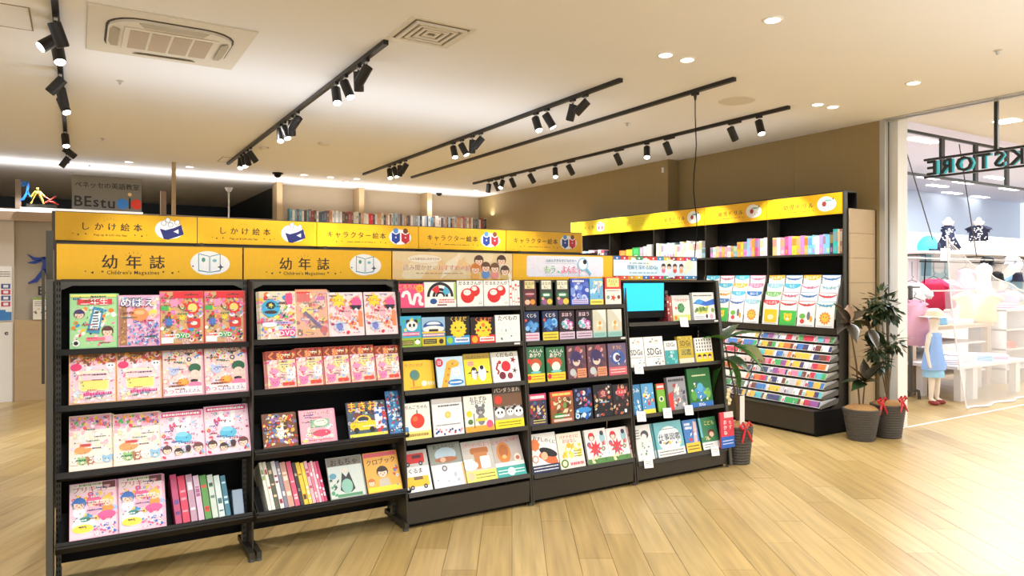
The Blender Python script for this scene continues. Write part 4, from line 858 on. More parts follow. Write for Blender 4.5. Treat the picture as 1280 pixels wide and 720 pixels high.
for T, px, lit, aim, lab in (
        (T2, 301, True, (-.15, -.5, -1), 'far cluster, first lit head'), (T2, 304.5, True, (.1, -.5, -1), 'far cluster, second lit head'), (T2, 309, False, (.2, .3, -1), 'far cluster, dark upright head'), (T2, 313, False, (.8, .2, -1), 'far cluster, dark tipped head'),
        (T2, 350.5, True, (-.1, -.5, -1), 'middle cluster, first lit head'), (T2, 355.5, True, (.2, -.5, -1), 'middle cluster, second lit head'), (T2, 365, False, (.1, .4, -1), 'middle cluster, dark upright head'), (T2, 372, False, (-.5, .9, -1), 'middle cluster, dark tipped head'),
        (T2, 420, True, (-.05, -.5, -1), 'near cluster, first lit head'), (T2, 431.6, True, (.25, -.45, -1), 'near cluster, second lit head'), (T2, 448, False, (.15, .3, -1), 'near cluster, dark upright head'), (T2, 458, False, (-.4, .7, -1), 'near cluster, dark tipped head'),
        (T3, 487, True, (-.1, -.5, -1), 'far cluster, first lit head'), (T3, 493, True, (.2, -.5, -1), 'far cluster, second lit head'), (T3, 500, False, (.1, .3, -1), 'far cluster, dark upright head'), (T3, 507, False, (-.4, .6, -1), 'far cluster, dark tipped head'),
        (T3, 567, True, (-.05, -.5, -1), 'middle cluster, first lit head'), (T3, 577.5, True, (.35, -.4, -1), 'middle cluster, second lit head'), (T3, 590.7, False, (.1, .3, -1), 'middle cluster, dark upright head'), (T3, 601, False, (-.6, .7, -1), 'middle cluster, dark tipped head'),
        (T3, 670, True, (0, -.5, -1), 'near cluster, first lit head'), (T3, 683.6, True, (.45, -.35, -1), 'near cluster, second lit head'), (T3, 716, False, (-.1, .3, -1), 'near cluster, dark upright head'), (T3, 731.6, False, (-.7, .7, -1), 'near cluster, dark tipped head'),
        (T5, 611, False, (0, .2, -1), 'first from the far end'), (T5, 619.6, False, (.6, .1, -1), 'second from the far end'), (T5, 628, True, (-.6, -.4, -1), 'third from the far end'), (T5, 639.5, False, (.6, .1, -1), 'fourth from the far end'),
        (T5, 663, False, (.75, .1, -1), 'fifth from the far end'), (T5, 694, True, (-.3, -.5, -1), 'lit, sixth from the far end'), (T5, 711.4, False, (.75, .1, -1), 'seventh from the far end'), (T5, 771, False, (.65, .05, -1), 'eighth from the far end'),
        (T5, 808.6, True, (-.35, -.4, -1), 'lit, ninth from the far end'), (T5, 833, False, (.6, .05, -1), 'tenth from the far end'), (T5, 914, False, (.65, .0, -1), 'eleventh from the far end'), (T5, 949, True, (-.15, -.4, -1), 'lit, nearest the camera')):
    tn = {T2: 'track ending at the vent', T3: 'third track from left', T5: 'rightmost track'}[T]
    spot(T, px, lit, aim, 'black spotlight on %s, %s' % (tn, lab), adapter=(T == T5 and not lit))
# hanging cable from the bare track
cy0 = yat(869, T4)
cb = empty('hanging_cable', (T4, cy0, CZ - .032)); tag(cb, 'thin black power cable hanging from the bare track to the screen rack', 'cable')
MB().box(-.016, .016, -.03, .03, -.02, 0).loft([(0, 0, -.06, .008, .008), (0, 0, -.02, .014, .014)], 10).build('plug', TRACK, cb)
MB().tube([(.012 * math.sin(k * .9) * (k > 0), .01 * math.sin(k * 1.3), -.06 - k * .125) for k in range(13)], .0045, 6).build('cord', BLACK, cb)

# ================================================================== HEADER SIGNS
GOLD = (244, 186, 14); INK = (52, 30, 22)
def deco(a, cx, cy_, w_):
    for q in (-1, 1):
        a.c(cx + q * w_, cy_, .008, .008, INK, 3); a.c(cx + q * (w_ + .05), cy_ - .03, .009, .009, INK, 3, 1); a.c(cx + q * (w_ + .085), cy_ + .01, .004, .004, INK, 5)
def rays(a, cx, cy_):
    for i in range(5): t = PI / 2 + (i - 2) * .42; a.poly([(cx + .05 * math.cos(t) - .0015, cy_ + .2 * math.sin(t)), (cx + .05 * math.cos(t) + .0015, cy_ + .2 * math.sin(t)), (cx + .065 * math.cos(t), cy_ + .27 * math.sin(t))], INK)
def blob(a, cx, cy_, rx, ry): a.c(cx - rx * .12, cy_, rx * .88, ry, WH, 22); a.c(cx + rx * .25, cy_ - ry * .2 * a.W / a.H * .3, rx * .75, ry * .85, WH, 20)
def s_yonenshi(a):
    rays(a, .385, .56)
    for i, ch in enumerate('幼年誌'): a.t(ch, .26 + i * .125, .5, .088, INK)
    a.t("Children's Magazines", .385, .2, .03, INK); deco(a, .385, .22, .16)
    blob(a, .81, .5, .115, .075); a.poly([(.74, .25), (.805, .2), (.805, .72), (.74, .8)], (90, 150, 170)); a.poly([(.745, .28), (.802, .23), (.802, .7), (.745, .77)], (248, 248, 246)); a.poly([(.87, .25), (.808, .2), (.808, .72), (.87, .8)], (90, 150, 170)); a.poly([(.865, .28), (.811, .23), (.811, .7), (.865, .77)], (248, 248, 246))
    a.c(.77, .6, .011, .014, (80, 160, 130)); a.c(.835, .58, .013, .01, (130, 190, 200)); a.c(.71, .4, .005, .005, (40, 60, 110)); a.star(.87, .38, .02, (60, 70, 90), 4, .4)
def s_shikake(a):
    rays(a, .37, .58)
    for i, ch in enumerate('しかけ絵本'): a.t(ch, .2 + i * .09, .5, .066, INK)
    a.t('Pop up & Lift the flap', .37, .2, .023, INK); deco(a, .37, .22, .17)
    blob(a, .79, .47, .105, .08); a.poly([(.73, .4), (.83, .55), (.88, .68), (.9, .3), (.78, .08)], (36, 44, 110)); a.poly([(.72, .5), (.8, .4), (.79, .08), (.75, .1)], (36, 44, 110)); a.poly([(.82, .4), (.86, .5), (.86, .32)], WH)
    for x, y in ((.75, .72), (.8, .66), (.78, .84), (.85, .76)): a.c(x, y, .02, .022, (90, 90, 110)); a.c(x, y, .017, .019, (246, 246, 248))
def s_chara(a):
    rays(a, .42, .58)
    for i, ch in enumerate('キャラクター絵本'): a.t(ch, .12 + i * .073, .5, .064, INK)
    a.lines(.28, .56, .17, .23, 1, INK, random.Random(2), .4); deco(a, .42, .22, .19)
    blob(a, .81, .48, .115, .075)
    for cx, col, hd in ((.765, (30, 60, 150), (90, 150, 220)), (.865, (210, 36, 44), (120, 60, 40))): a.poly([(cx - .042, .3), (cx, .16), (cx + .042, .3), (cx + .042, .68), (cx, .58), (cx - .042, .68)], col); a.c(cx, .76, .026, .026, hd); a.c(cx, .46, .008, .01, (230, 230, 240)); a.r(cx - .001, .2, cx + .001, .58, (20, 20, 40))
def s_yomi(a):
    a.r(0, 0, 1, 1, (240, 214, 164)); a.busy(14, [(246, 226, 184), (244, 206, 146), (250, 236, 206), (240, 220, 180)], 0, .0, 1, 1, .06, .13, random.Random(5))
    a.c(.25, .74, .14, .035, (230, 190, 140), 20); a.c(.25, .74, .137, .032, (250, 238, 214), 20); a.t('こんな絵本はいかがですか', .25, .74, .02, (150, 100, 60))
    for i, ch in enumerate('読み聞かせにおすすめの絵本'): a.t(ch, .1 + i * .046, .42, .046 if ch not in 'にの' else .034, (200, 150, 96) if i < 6 else (230, 120, 70), (252, 242, 224))
    a.lines(.18, .56, .18, .26, 1, (200, 160, 120), random.Random(4), .4)
    for cx, cy_, hr, sh in ((.7, .7, (90, 60, 44), (240, 150, 90)), (.9, .72, (70, 46, 36), (230, 220, 200)), (.67, .38, (220, 130, 50), (240, 180, 90)), (.76, .45, (110, 74, 50), (110, 150, 210)), (.84, .42, (120, 80, 50), (236, 150, 140)), (.93, .32, (90, 60, 46), (226, 190, 110))): a.kid(cx, cy_, .038, hr, shirt=sh)
def s_mou(a):
    a.rr(.125, .1, .9, .94, .02, (236, 232, 240)); a.r(.0, .0, .0, .0, WH)
    g = random.Random(9)
    for i in range(40): a.c(g.uniform(.15, .88), g.uniform(.15, .9), .003, .003, g.choice([(210, 200, 220), (180, 200, 180), (240, 190, 200)]), 5)
    for i in range(34): a.c(.31 + i * .0125, .64, .0025, .0025, (60, 140, 170), 5); a.c(.31 + i * .0125, .14, .0025, .0025, (60, 140, 170), 5)
    a.t('えほんすきな子どもたちへ', .46, .76, .026, (60, 130, 150))
    for i, (ch, c) in enumerate(zip('もう、よんた?', [(120, 190, 60), (60, 170, 90), (60, 170, 90), (230, 50, 110), (230, 50, 110), (236, 70, 140), (226, 40, 100)])): a.t(ch, .32 + i * .055, .4, .07 if i < 6 else .09, c, WH)
    a.c(.68, .62, .055, .055, (150, 200, 220)); a.c(.68, .62, .044, .044, (236, 244, 248)); a.c(.7, .72, .02, .02, K); a.poly([(.71, .4), (.725, .46), (.77, .22), (.755, .16)], (110, 190, 215))
def s_sdgs(a):
    cols = [(60, 110, 180), (200, 50, 50), (220, 160, 50), (60, 150, 100), (200, 50, 40), (220, 60, 40), (50, 140, 190), (236, 190, 50), (150, 30, 60), (230, 90, 50), (210, 30, 110), (60, 120, 180)]
    for i in range(12): a.r(i / 12, .84, (i + 1) / 12, 1, cols[i]); a.r((i + .4) / 12, .88, (i + .6) / 12, .95, WH); a.r(i / 12, 0, (i + 1) / 12, .15, cols[(i * 5 + 4) % 12]); a.r((i + .4) / 12, .04, (i + .6) / 12, .11, WH)
    a.r(0, .15, 1, .84, (226, 240, 246)); a.busy(8, [(236, 240, 210), (214, 234, 244), (246, 246, 240)], 0, .16, 1, .83, .04, .06, random.Random(8))
    a.t('理解を深めるSDGs', .33, .52, .042, (50, 130, 170)); a.lines(.18, .4, .66, .74, 1, (90, 150, 170), random.Random(1), .5); a.lines(.18, .5, .24, .32, 1, (120, 170, 190), random.Random(1), .5)
    for cx, hr, sh in ((.58, (60, 44, 40), (230, 120, 150)), (.65, (30, 26, 26), (240, 240, 240)), (.72, (90, 50, 40), (220, 80, 70)), (.8, (50, 36, 34), (240, 170, 110))): a.kid(cx, .56, .025, hr, shirt=sh)
def s_drill(a):
    rays(a, .44, .58)
    for i, ch in enumerate('幼児ドリル'): a.t(ch, .27 + i * .085, .5, .066, INK)
    a.lines(.3, .58, .2, .26, 1, INK, random.Random(2), .4); deco(a, .42, .24, .17)
    blob(a, .81, .5, .12, .085); a.c(.78, .5, .028, .03, (170, 60, 60), 12); a.c(.83, .66, .05, .01, (120, 180, 170)); a.c(.89, .72, .008, .012, K); a.r(.83, .28, .834, .42, K); a.r(.86, .32, .864, .46, K)
def s_yellow(a):
    a.r(0, 0, 1, 1, (236, 214, 30)); g = random.Random(6)
    for i in range(5): a.r(.1, .3 + i * .12, .32, .31 + i * .12, (150, 120, 30)); a.r(.62, .3 + i * .12, .84, .31 + i * .12, (150, 120, 30))
    a.star(.46, .5, .06, (200, 160, 30), 6, .5)
def s_chie(a):
    a.r(0, 0, 1, 1, (246, 214, 50))
    for i, ch in enumerate('ちえくり'): a.t(ch, .3 + i * .1, .5, .066, INK)
    blob(a, .8, .5, .1, .08)
    for x in (.76, .84): a.c(x, .42, .025, .03, (230, 90, 90)); a.c(x, .7, .012, .016, (60, 60, 110))
load_glyphs('こんな絵本はいかがですかちえくりほんすきな子どもたちへ理解を深')
SIGNM = {}
def sign(parent, x, y, z, fn, H=.18, M0=None, W=.895, base=YEL):
    o = MB().box(0, W, 0, .012, 0, H).box(0, W, .001, .02, -.006, 0).build('header_sign', base, parent, Matrix.Translation((x, y, z)) if M0 is None else M0, bevel=0)
    if fn not in SIGNM: a = Art(W, H, GOLD); fn(a); SIGNM[fn] = a.mesh('print')
    mesh_obj('print', SIGNM[fn], o, Matrix.Translation((0, -.0002, 0)))
    MB().box(0, W, -.002, .022, H, H + .004).build('rim', RACKG, o)
    return o

# ================================================================== FRONT RACKS
YB = 4.27                                         # plane of the back panels
def Yf(z): return 3.94 + .1 * z                   # sloping front plane of the racks
def tray(parent, x0, x1, z, lean, rest=.17, m=RACK, deep=.12, price_rail=False):
    """tilted ledge with a lip and a back rest"""
    y = Yf(z)
    M = Matrix.Translation((0, y, z - .006)) @ Matrix.Rotation(-lean, 4, 'X')
    o = MB().box(x0, x1, 0, deep, -.014, -.002).box(x0, x1, -.004, 0, -.022, .007).build('shelf', m, parent, M)
    MB().box(x0 + .01, x1 - .01, deep - .006, deep, 0, rest).build('back_rest', BLACK, parent, M)
    return o
def brack(parent, x0, x1, z, y1=YB):
    MB().box(x0, x1, Yf(z) + .11, y1, z - .06, z - .045).build('shelf_deck', BLACK, parent)
RK = {}
ux = {1: (-.09, .80), 2: (.815, 1.68), 3: (1.69, 2.555), 4: (2.585, 3.455), 5: (3.49, 4.43)}
RD = {1: 'black magazine rack at the left end, under the leftmost yellow sign', 2: 'second black magazine rack, with two deep trays at its foot', 3: 'picture book rack with a solid base under the peach sign',
      4: 'narrow-book rack with solid base under the white-panelled sign', 5: 'book rack with a cyan screen at the right end of the row'}
for u in ux: RK[u] = empty('magazine_rack' if u < 3 else 'book_rack', (0, 0, 0)); tag(RK[u], RD[u], 'rack', 'black racks of the front row')
for u in (1, 2):
    x0, x1 = ux[u]; o = RK[u]
    MB().box(x0 + .02, x1 - .0, YB, YB + .01, .06, 1.5).build('back_panel', BLACK, o)
    for x in (x0 + .0, x1 - .022):
        m = MB().box(x, x + .022, 4.13, 4.17, .01, 1.49)
        m.build('slotted_post', RACKG, o)
        m = MB()
        for k in range(48): m.box(x + .004, x + .008, 4.129, 4.13, .06 + k * .03, .075 + k * .03).box(x + .014, x + .018, 4.129, 4.13, .06 + k * .03, .075 + k * .03)
        tag(m.build('post_slots', BLACK, o), kind='stuff')
        MB().box(x - .002, x + .024, 3.93, 4.26, .02, .05).build('foot_bar', RACK, o)
        MB().loft([(x + .011, 3.95, 0, .018, .018), (x + .011, 3.95, .02, .014, .014)], 10).build('leveller', RACKG, o)
    MB().prism([(x0 + .02, 1.445), (x0 + .07, 1.468), (x1 - .07, 1.468), (x1 - .02, 1.445), (x1 - .02, 1.49), (x0 + .02, 1.49)], 1, 4.12, 4.14).build('canopy', RACKG, o)
    MB().box(x0, x1, 4.12, YB, 1.488, 1.498).build('top_panel', RACK, o)
MB().box(-.125, -.098, 3.95, 3.985, 0, 1.5).box(-.125, -.098, 3.985, 4.27, .02, 1.49).build('end_panel', RACKG, RK[1])
MB().box(.803, .811, 4.0, 4.26, .02, 1.49).build('side_panel', RACK, RK[1])
for u in (3, 4, 5):
    x0, x1 = ux[u]; o = RK[u]
    MB().box(x0, x1, YB, YB + .012, .03, 1.49).build('back_panel', BLACK, o)
    MB().box(x0 + .002, x1 - .002, 3.958, 3.976, .03, .165).build('base_panel', RACK, o)
    MB().box(x0, x1, 4.0, 4.25, .0, .03).build('plinth', BLACK, o)
    MB().box(x0, x1, 4.095, YB, 1.478, 1.492).build('top_panel', RACK, o)
    for x in (x0 - .012, x1 + .002):
        MB().prism([(3.945, .02), (YB, .02), (YB, 1.49), (4.092, 1.49)], 0, x, x + .012).build('side_panel', RACK, o)
        MB().loft([(x + .006, 3.965, 0, .012, .012), (x + .006, 3.965, .02, .01, .01)], 8).build('leveller', RACKG, o)
MB().prism([(3.93, .02), (3.955, .02), (4.10, 1.49), (4.078, 1.49)], 0, 4.432, 4.462).build('end_post', RACKG, RK[5])
ROWZ = {1: (1.16, .893, .578, .256), 2: (1.167, .895, .576, .248), 3: (1.322, 1.083, .822, .525, .215), 4: (1.316, 1.08, .802, .515, .2), 5: (1.175, .846, .5, .161)}
LEAN = {1: (.1, .24, .4, .5), 2: (.2, .28, .38, .5), 3: (.06, .07, .24, .2, .44), 4: (.05, .06, .1, .12, .3), 5: (.12, .16, .18, .27)}
for u in ROWZ:
    x0, x1 = ux[u]
    for i, z in enumerate(ROWZ[u]):
        if u == 5 and i == 0:
            pass
        tray(RK[u], x0 + .003, x1 - .003, z, LEAN[u][i], m=RACKL if u < 3 else RACK, deep=.12 if u < 3 else .13)
        if z > .3: brack(RK[u], x0 + .01, x1 - .01, z)
# deep tray fronts and cheeks on the lowest trays of the two magazine racks
for u, i in ((1, 3), (2, 2), (2, 3)):
    x0, x1 = ux[u]; z = ROWZ[u][i]; y = Yf(z)
    MB().prism([(y - .012, z - .012), (y - .006, z - .012), (y + .035, z - .06), (y + .03, z - .062)], 0, x0, x1 + .03).build('tray_front', RACKL, RK[u])
    for x in (x0 + .0, x1 + .026):
        MB().prism([(y - .012, z - .01), (y + .03, z - .062), (YB - .02, z - .03), (YB - .02, z + .1)], 0, x, x + .003).build('tray_cheek', RACKG, RK[u])
# signs over the front racks and over the back-to-back row behind
for u, fn in zip(range(1, 6), (s_yonenshi, s_yonenshi, s_yomi, s_mou, s_sdgs)): sign(RK[u], -.09 + .9045 * (u - 1), 4.28, 1.5, fn)
RB = empty('book_rack', (-.13, 5.8, 0)); tag(RB, 'black back-to-back rack behind, under the upper row of yellow signs', 'rack')
MB().box(0, 4.5, .05, .07, .02, 1.76).build('back_panel', BLACK, RB)
for k in range(6): MB().box(k * .9 - .015 + (.015 if k == 0 else 0), k * .9 + .01, -.25, .3, 0, 1.76).build('side_panel', RACK, RB)
for k in range(5):
    for z in (.2, .5, .8, 1.1, 1.4): MB().box(k * .9 + .015, k * .9 + .885, -.2, .05, z, z + .015).build('shelf', RACK, RB)
    sign(RB, k * .9, -.01, 1.775, (s_shikake, s_shikake, s_chara, s_chara, s_chara)[k], H=.19)
MB().box(-.02, 4.5, .02, .04, 1.7, 1.97).build('sign_backing', RACKG, RB)
# tall rear post seen at the far left of the racks
tag(MB().box(-.155, -.12, 4.9, 4.93, 0, 1.78).box(-.175, -.16, 4.88, 4.9, .9, 1.55).build('rear_post', RACKG), 'thin grey upright behind the left end of the front racks', 'post')

# ================================================================== BOOKS ON THE FRONT RACKS
ORD = ['first', 'second', 'third', 'fourth', 'fifth', 'sixth', 'seventh', 'eighth', 'ninth', 'tenth', 'eleventh', 'twelfth', 'thirteenth', 'fourteenth', 'fifteenth', 'sixteenth', 'seventeenth', 'eighteenth', 'nineteenth', 'twentieth']
def ordw(n):
    if n <= 20: return ORD[n - 1]
    t = ['', '', 'twent', 'thirt', 'fort', 'fift', 'sixt', 'sevent', 'eight', 'ninet'][n // 10 % 10]
    r = t + 'ieth' if n % 10 == 0 else t + 'y-' + ORD[n % 10 - 1]
    return ('hundred-and-' + (ORD[n - 101] if n < 121 else r)) if n > 100 else r
ROWN = {4: ('top', 'second', 'third', 'bottom'), 5: ('top', 'second', 'third', 'fourth', 'bottom')}
UN = {1: 'leftmost rack', 2: 'second rack', 3: 'peach-sign rack', 4: 'fourth rack', 5: 'screen rack'}
BK = {
 (1, 0): [('grade2', 87, 146, 368, 'green school magazine with a toy keyboard'), ('mebae', 148, 200, 370, 'pink infants magazine with a brown side strip'), ('video', 200, 254, 364, 'red and tan magazine with a DVD badge'), ('video', 256, 306, 363.5, 'red and tan magazine with a DVD badge')],
 (1, 1): [('lunchbox', 86, 145, 441, 'pink magazine with a yellow lunch box'), ('lunchbox', 146, 203, 438.5, 'pink magazine with a yellow lunch box'), ('atsuko', 204, 255, 435, 'pink magazine with a green-capped woman'), ('atsuko', 257, 308.5, 432.5, 'pink magazine with a green-capped woman')],
 (1, 2): [('sumi', 86, 141, 522, 'peach magazine with a row of round animals'), ('sumi', 142, 200, 517.5, 'peach magazine with a row of round animals'), ('rabbit', 201, 257, 515, 'pink magazine with a white rabbit doll'), ('rabbit', 258, 313, 509, 'pink magazine with a white rabbit doll')],
 (1, 3): [('princess', 86.5, 147, 606, 'pink magazine with three girls and a duck toy'), ('princess', 149, 207, 598, 'pink magazine with three girls and a duck toy')],
 (2, 0): [('filmdisc', 326, 371, 364, 'crowded magazine with a round blue badge'), ('gold', 372, 411, 362, 'red and yellow magazine in a clear bag'), ('musical', 412, 456, 365, 'pale pink magazine with a yellow star'), ('musical', 458, 498, 364.5, 'pale pink magazine with a yellow star')],
 (2, 1): [('puppy', 335, 371, 440, 'pink magazine with a cream puppy'), ('puppy', 372, 406, 436.5, 'pink magazine with a cream puppy'), ('puppy', 407, 438, 434.5, 'pink magazine with a cream puppy'), ('puppy', 440, 470.5, 433, 'pink magazine with a cream puppy'), ('puppy', 472, 501, 432.5, 'pink magazine with a cream puppy')],
 (2, 2): [('hero', 330, 372, 518, 'brown and gold comic magazine'), ('babypink', 377, 421, 513.5, 'pink toy magazine with a red oval'), ('vehicle', 437, 485, 505, 'dark magazine with a yellow toy car'), ('bluehero', 488, 511, 489, 'narrow blue comic magazine at the tray end')],
 (2, 3): [('fashion', 414, 459, 573, 'grey magazine with a dark jacket figure'), ('probook', 461, 504, 567, 'orange magazine with a black-haired child')],
 (3, 0): [('koro', 499, 530, 354, 'magenta book with a white squiggle'), ('arc', 531, 570, 352.5, 'white book with a black rainbow arc'), ('daruma', 572, 604.5, 351, 'white book with two red round dolls'), ('daruma', 605.5, 637, 350.5, 'white book with two red round dolls')],
 (3, 1): [('pandablue', 501, 527.5, 395.5, 'blue book with a panda face'), ('train', 528, 557, 396, 'blue and yellow book with a train nose'), ('lion', 558, 588, 396, 'black book with a yellow lion face'), ('chick', 589, 619, 396, 'black and red book with a chick face'), ('teeth', 620, 650, 394.5, 'white book with pale tall ovals')],
 (3, 2): [('tree', 504, 536, 451, 'yellow book with a round green tree'), ('giraffe', 548, 582, 447, 'pale blue book with an orange giraffe'), ('penguin', 583, 615, 442.5, 'bright yellow book with two penguins'), ('berries', 617, 651, 440, 'white book with red berries')],
 (3, 3): [('apple', 506, 540, 506, 'white book with one red apple'), ('moon', 543, 581.5, 500, 'white book with a small yellow moon'), ('mouse', 583, 619, 495, 'cream book with a grey mouse'), ('panda', 620, 656, 483, 'brown book with three pandas')],
 (3, 4): [('cars', 509, 541, 565, 'white book with a red and a yellow car'), ('mountain', 544, 583.5, 557, 'grey book with a mountain bath'), ('toast', 585, 622, 553, 'grey and yellow book with a bread loaf'), ('bread', 623, 659, 549, 'grey and teal book with an orange bun')],
 (4, 0): [('darkcat', 655, 670.5, 349.5, 'dark narrow book with a beige title box'), ('greencat', 676, 691, 349, 'narrow book with green band'), ('greencat', 695.5, 711, 349, 'narrow book with green band'), ('bluesea', 714, 737, 348, 'blue and lilac book of clouds'), ('bluesky', 738, 755, 348, 'sky blue book with a yellow foot'), ('circus', 757, 777, 346, 'thick red-topped book with a red star')],
 (4, 1): [('whale', 656, 675, 389.5, 'navy book with blue splashes and pink foot'), ('whale2', 679, 699, 389.5, 'navy book with blue splashes and yellow foot'), ('magic', 700, 719.5, 388.5, 'black and violet book of magic'), ('magic', 721, 740, 388, 'black and violet book of magic'), ('pale', 742, 759, 387.5, 'pale beige book with gold figure'), ('pale', 760.5, 777.5, 387, 'pale beige book with gold figure')],
 (4, 2): [('redhair', 660, 681, 435, 'green book with red-haired head'), ('redhair', 685, 707, 434, 'green book with red-haired head'), ('manga', 711, 734, 432, 'violet and brown comic'), ('manga', 736, 759, 431, 'violet and brown comic'), ('purple', 762, 784.5, 429.5, 'thick violet book with a blue disc')],
 (4, 3): [('crowd', 663, 684, 493.5, 'dark book with a pink title strip'), ('crowd2', 690, 718, 490, 'brown book with a red title strip'), ('ocean', 719, 742, 485.5, 'navy book of sea life'), ('insect', 744, 767, 482.5, 'black book of insects'), ('animals', 768, 789.5, 480.5, 'black and red book of animals')],
 (4, 4): [('shoe', 667, 701, 543.5, 'white book with orange sushi and navy foot'), ('bananas', 702, 733, 543, 'cream book with yellow bananas'), ('redflower', 737, 763, 539, 'white book with big red flower'), ('redflower', 764, 789, 537, 'white book with big red flower')],
 (5, 0): [('turtle', 842, 864, 368.5, 'cream book with a green turtle'), ('lizard', 868, 895, 366, 'thick white book with a blue lizard')],
 (5, 1): [('sdgs', 788, 807, 423, 'white book lettered SDGs'), ('sdgs', 808, 832, 421, 'white book lettered SDGs'), ('tealsdgs', 833, 848, 426.5, 'white and teal book lettered SDGs'), ('goldsdgs', 850, 869, 420.5, 'thick gold book lettered SDGs'), ('rows', 871, 892.5, 423, 'white and yellow book with rows of figures')],
 (5, 2): [('bluebook', 792, 803, 481, 'narrow mid-blue book'), ('bluefish', 805, 820.5, 481, 'pale blue book of fish'), ('limebook', 824, 834, 480, 'lime book with red top'), ('greybook', 838, 861, 472, 'thick grey encyclopaedia'), ('forest', 864, 892, 461, 'large green book lettered SDGs')],
 (5, 3): [('inkgirl', 799, 820, 533.5, 'white book with ink-drawn girl'), ('jobs', 824, 858, 529, 'pale blue picture dictionary of jobs'), ('rocket', 860, 878, 526.5, 'blue and yellow book with pink rocket'), ('forestgirl', 880, 901, 523, 'green book with a girl in a forest'), ('redblue', 898, 914, 516, 'red and blue book at the rack end')],
}
for (u, i), rows in BK.items():
    z = ROWZ[u][i]; le = LEAN[u][i]; n = len(ROWZ[u]); s, c = math.sin(le), math.cos(le); Y = Yf(z) + .006
    cat = 'magazine' if u < 3 else 'book'; nm = 'magazine' if u < 3 else ('picture_book' if u in (3, 4) else 'book')
    keys = [r[0] for r in rows]
    for j, (key, pl, pr_, pt, lab) in enumerate(rows):
        xl, xr = xat(pl, Y), xat(pr_, Y)
        H = hfor(pt, pt, xl, Y, z, s, c) if False else hfor(0, pt, xl, Y, z, s, c)
        T = D[key][1]
        place = '%s from left, %s shelf, %s' % (ORD[j], ROWN[n][i], UN[u])
        Y2 = Y
        M = Mlean(xl, Y2 + .001, z, le) if key != 'redblue' else Mlean(xl, Y - .036, z + .002, .08)
        o = put_book(nm, key, xr - xl, H, M, lab + ', ' + place, cat, 'face-out %ss in %s' % (cat, UN[u]))
        # copies waiting behind show a sliver at the side and the top
        if keys.count(key) > 1 or u < 3 or key in ('tree', 'crowd', 'crowd2', 'bluesea', 'darkcat', 'whale', 'manga', 'redhair', 'jobs', 'shoe'):
            n2 = 2 if u < 3 else 1
            if key == 'tree': n2 = 3
            for q in range(1, n2 + 1):
                dx = (.006 if u < 3 else .012) * q * (1 if key not in ('puppy', 'filmdisc', 'jobs') else -1)
                if key == 'tree': dx = .022 * q
                c2 = copy_tree(o); c2.matrix_basis = M @ Matrix.Translation((dx, (T + .0012) * q, .0))
                c2['label'] = '%s spare behind %s, %s' % (['nearer', 'farther', 'farthest'][q - 1], ' '.join(lab.split(' with')[0].split()[:4]), place)
                c2['group'] = 'spare copies in %s' % UN[u]
# edge-on copies that show as thin white strips
def spines(u, i, p0, p1, hpx, items, lab, nm, cat, grp, lean=None, Wd=.2, tip=0.0, rgs=1):
    z = ROWZ[u][i]; le = LEAN[u][i] if lean is None else lean; Y = Yf(z) + .008; g = random.Random(rgs); s, c = math.sin(le), math.cos(le)
    n = len(items)
    for k, (w_, col, col2) in enumerate(items):
        xl = xat(p0 + (p1 - p0) * sum(q[0] for q in items[:k]) / sum(q[0] for q in items), Y); xr = xat(p0 + (p1 - p0) * sum(q[0] for q in items[:k + 1]) / sum(q[0] for q in items), Y)
        T = (xr - xl) * .86; H = hfor(0, hpx + g.uniform(-1.5, 1.5), xl, Y, z, s, c)
        m = MB(); m.box(0, T, 0, .002, 0, H, col); m.box(0, T, .002, Wd, 0, H, col)
        for q in range(3): zz = g.uniform(.1, .8) * H; m.box(T * .15, T * .85, -.0005, 0, zz, zz + g.uniform(.03, .1) * H, col2)
        t_, b_ = .0012, (244, 240, 232); m.box(.001, T - .001, .004, Wd - .002, H, H + .0008, b_)
        o = m.build(nm, PRINT, None, Mlean(xl, Y, z, le) @ Matrix.Rotation(tip, 4, 'Y'))
        tag(o, '%s, %s from left of its row, %s shelf, %s' % (lab, ORD[min(k, 19)], ROWN[len(ROWZ[u])][i], UN[u]), cat, grp)
spines(1, 3, 220, 290, 594, [(9, (190, 70, 110), (110, 70, 140)), (10, (214, 60, 90), (240, 150, 170)), (9, (190, 150, 170), (240, 230, 236)), (8, (220, 190, 210), (170, 90, 130)), (9, (90, 150, 70), (210, 70, 60)), (8, (200, 214, 200), (90, 130, 100)), (8, (210, 226, 220), (60, 110, 110)), (7, (60, 120, 140), (190, 220, 226))], 'magazine standing edge-out', 'magazine', 'magazine', 'edge-out magazines in the leftmost rack', Wd=.16, tip=-.07, rgs=4)
spines(2, 3, 336, 410, 577, [(4, (236, 236, 220), (150, 170, 90)), (4, (246, 240, 220), (190, 90, 90)), (5, (90, 90, 70), (220, 200, 160)), (5, (230, 226, 224), (150, 40, 60)), (4, (130, 130, 150), (230, 230, 230)), (7, (210, 160, 140), (240, 220, 200)), (6, (216, 90, 120), (246, 200, 200)), (4, (60, 50, 50), (180, 170, 150)), (5, (240, 200, 60), (110, 70, 40)), (4, (246, 214, 80), (250, 240, 210)), (4, (230, 180, 190), (200, 60, 90)), (3, (236, 130, 150), WH), (3, (240, 190, 200), WH), (3, (226, 110, 140), WH), (3, (200, 60, 100), (250, 220, 230))], 'thin magazine standing edge-out', 'magazine', 'magazine', 'edge-out magazines in the second rack', Wd=.16, tip=-.1, rgs=5)
bx = MB().box(0, .05, 0, .14, 0, .13).box(.05, .052, -.001, .14, 0, .13).build('book_end', mat('folder_blue_grey', (140, 158, 176), .5), None, Mlean(xat(293, Yf(.256)), Yf(.256) + .008, .256, .5), bevel=.001)
tag(bx, 'blue-grey folded card bookend at the right of the edge-out magazines', 'bookend')
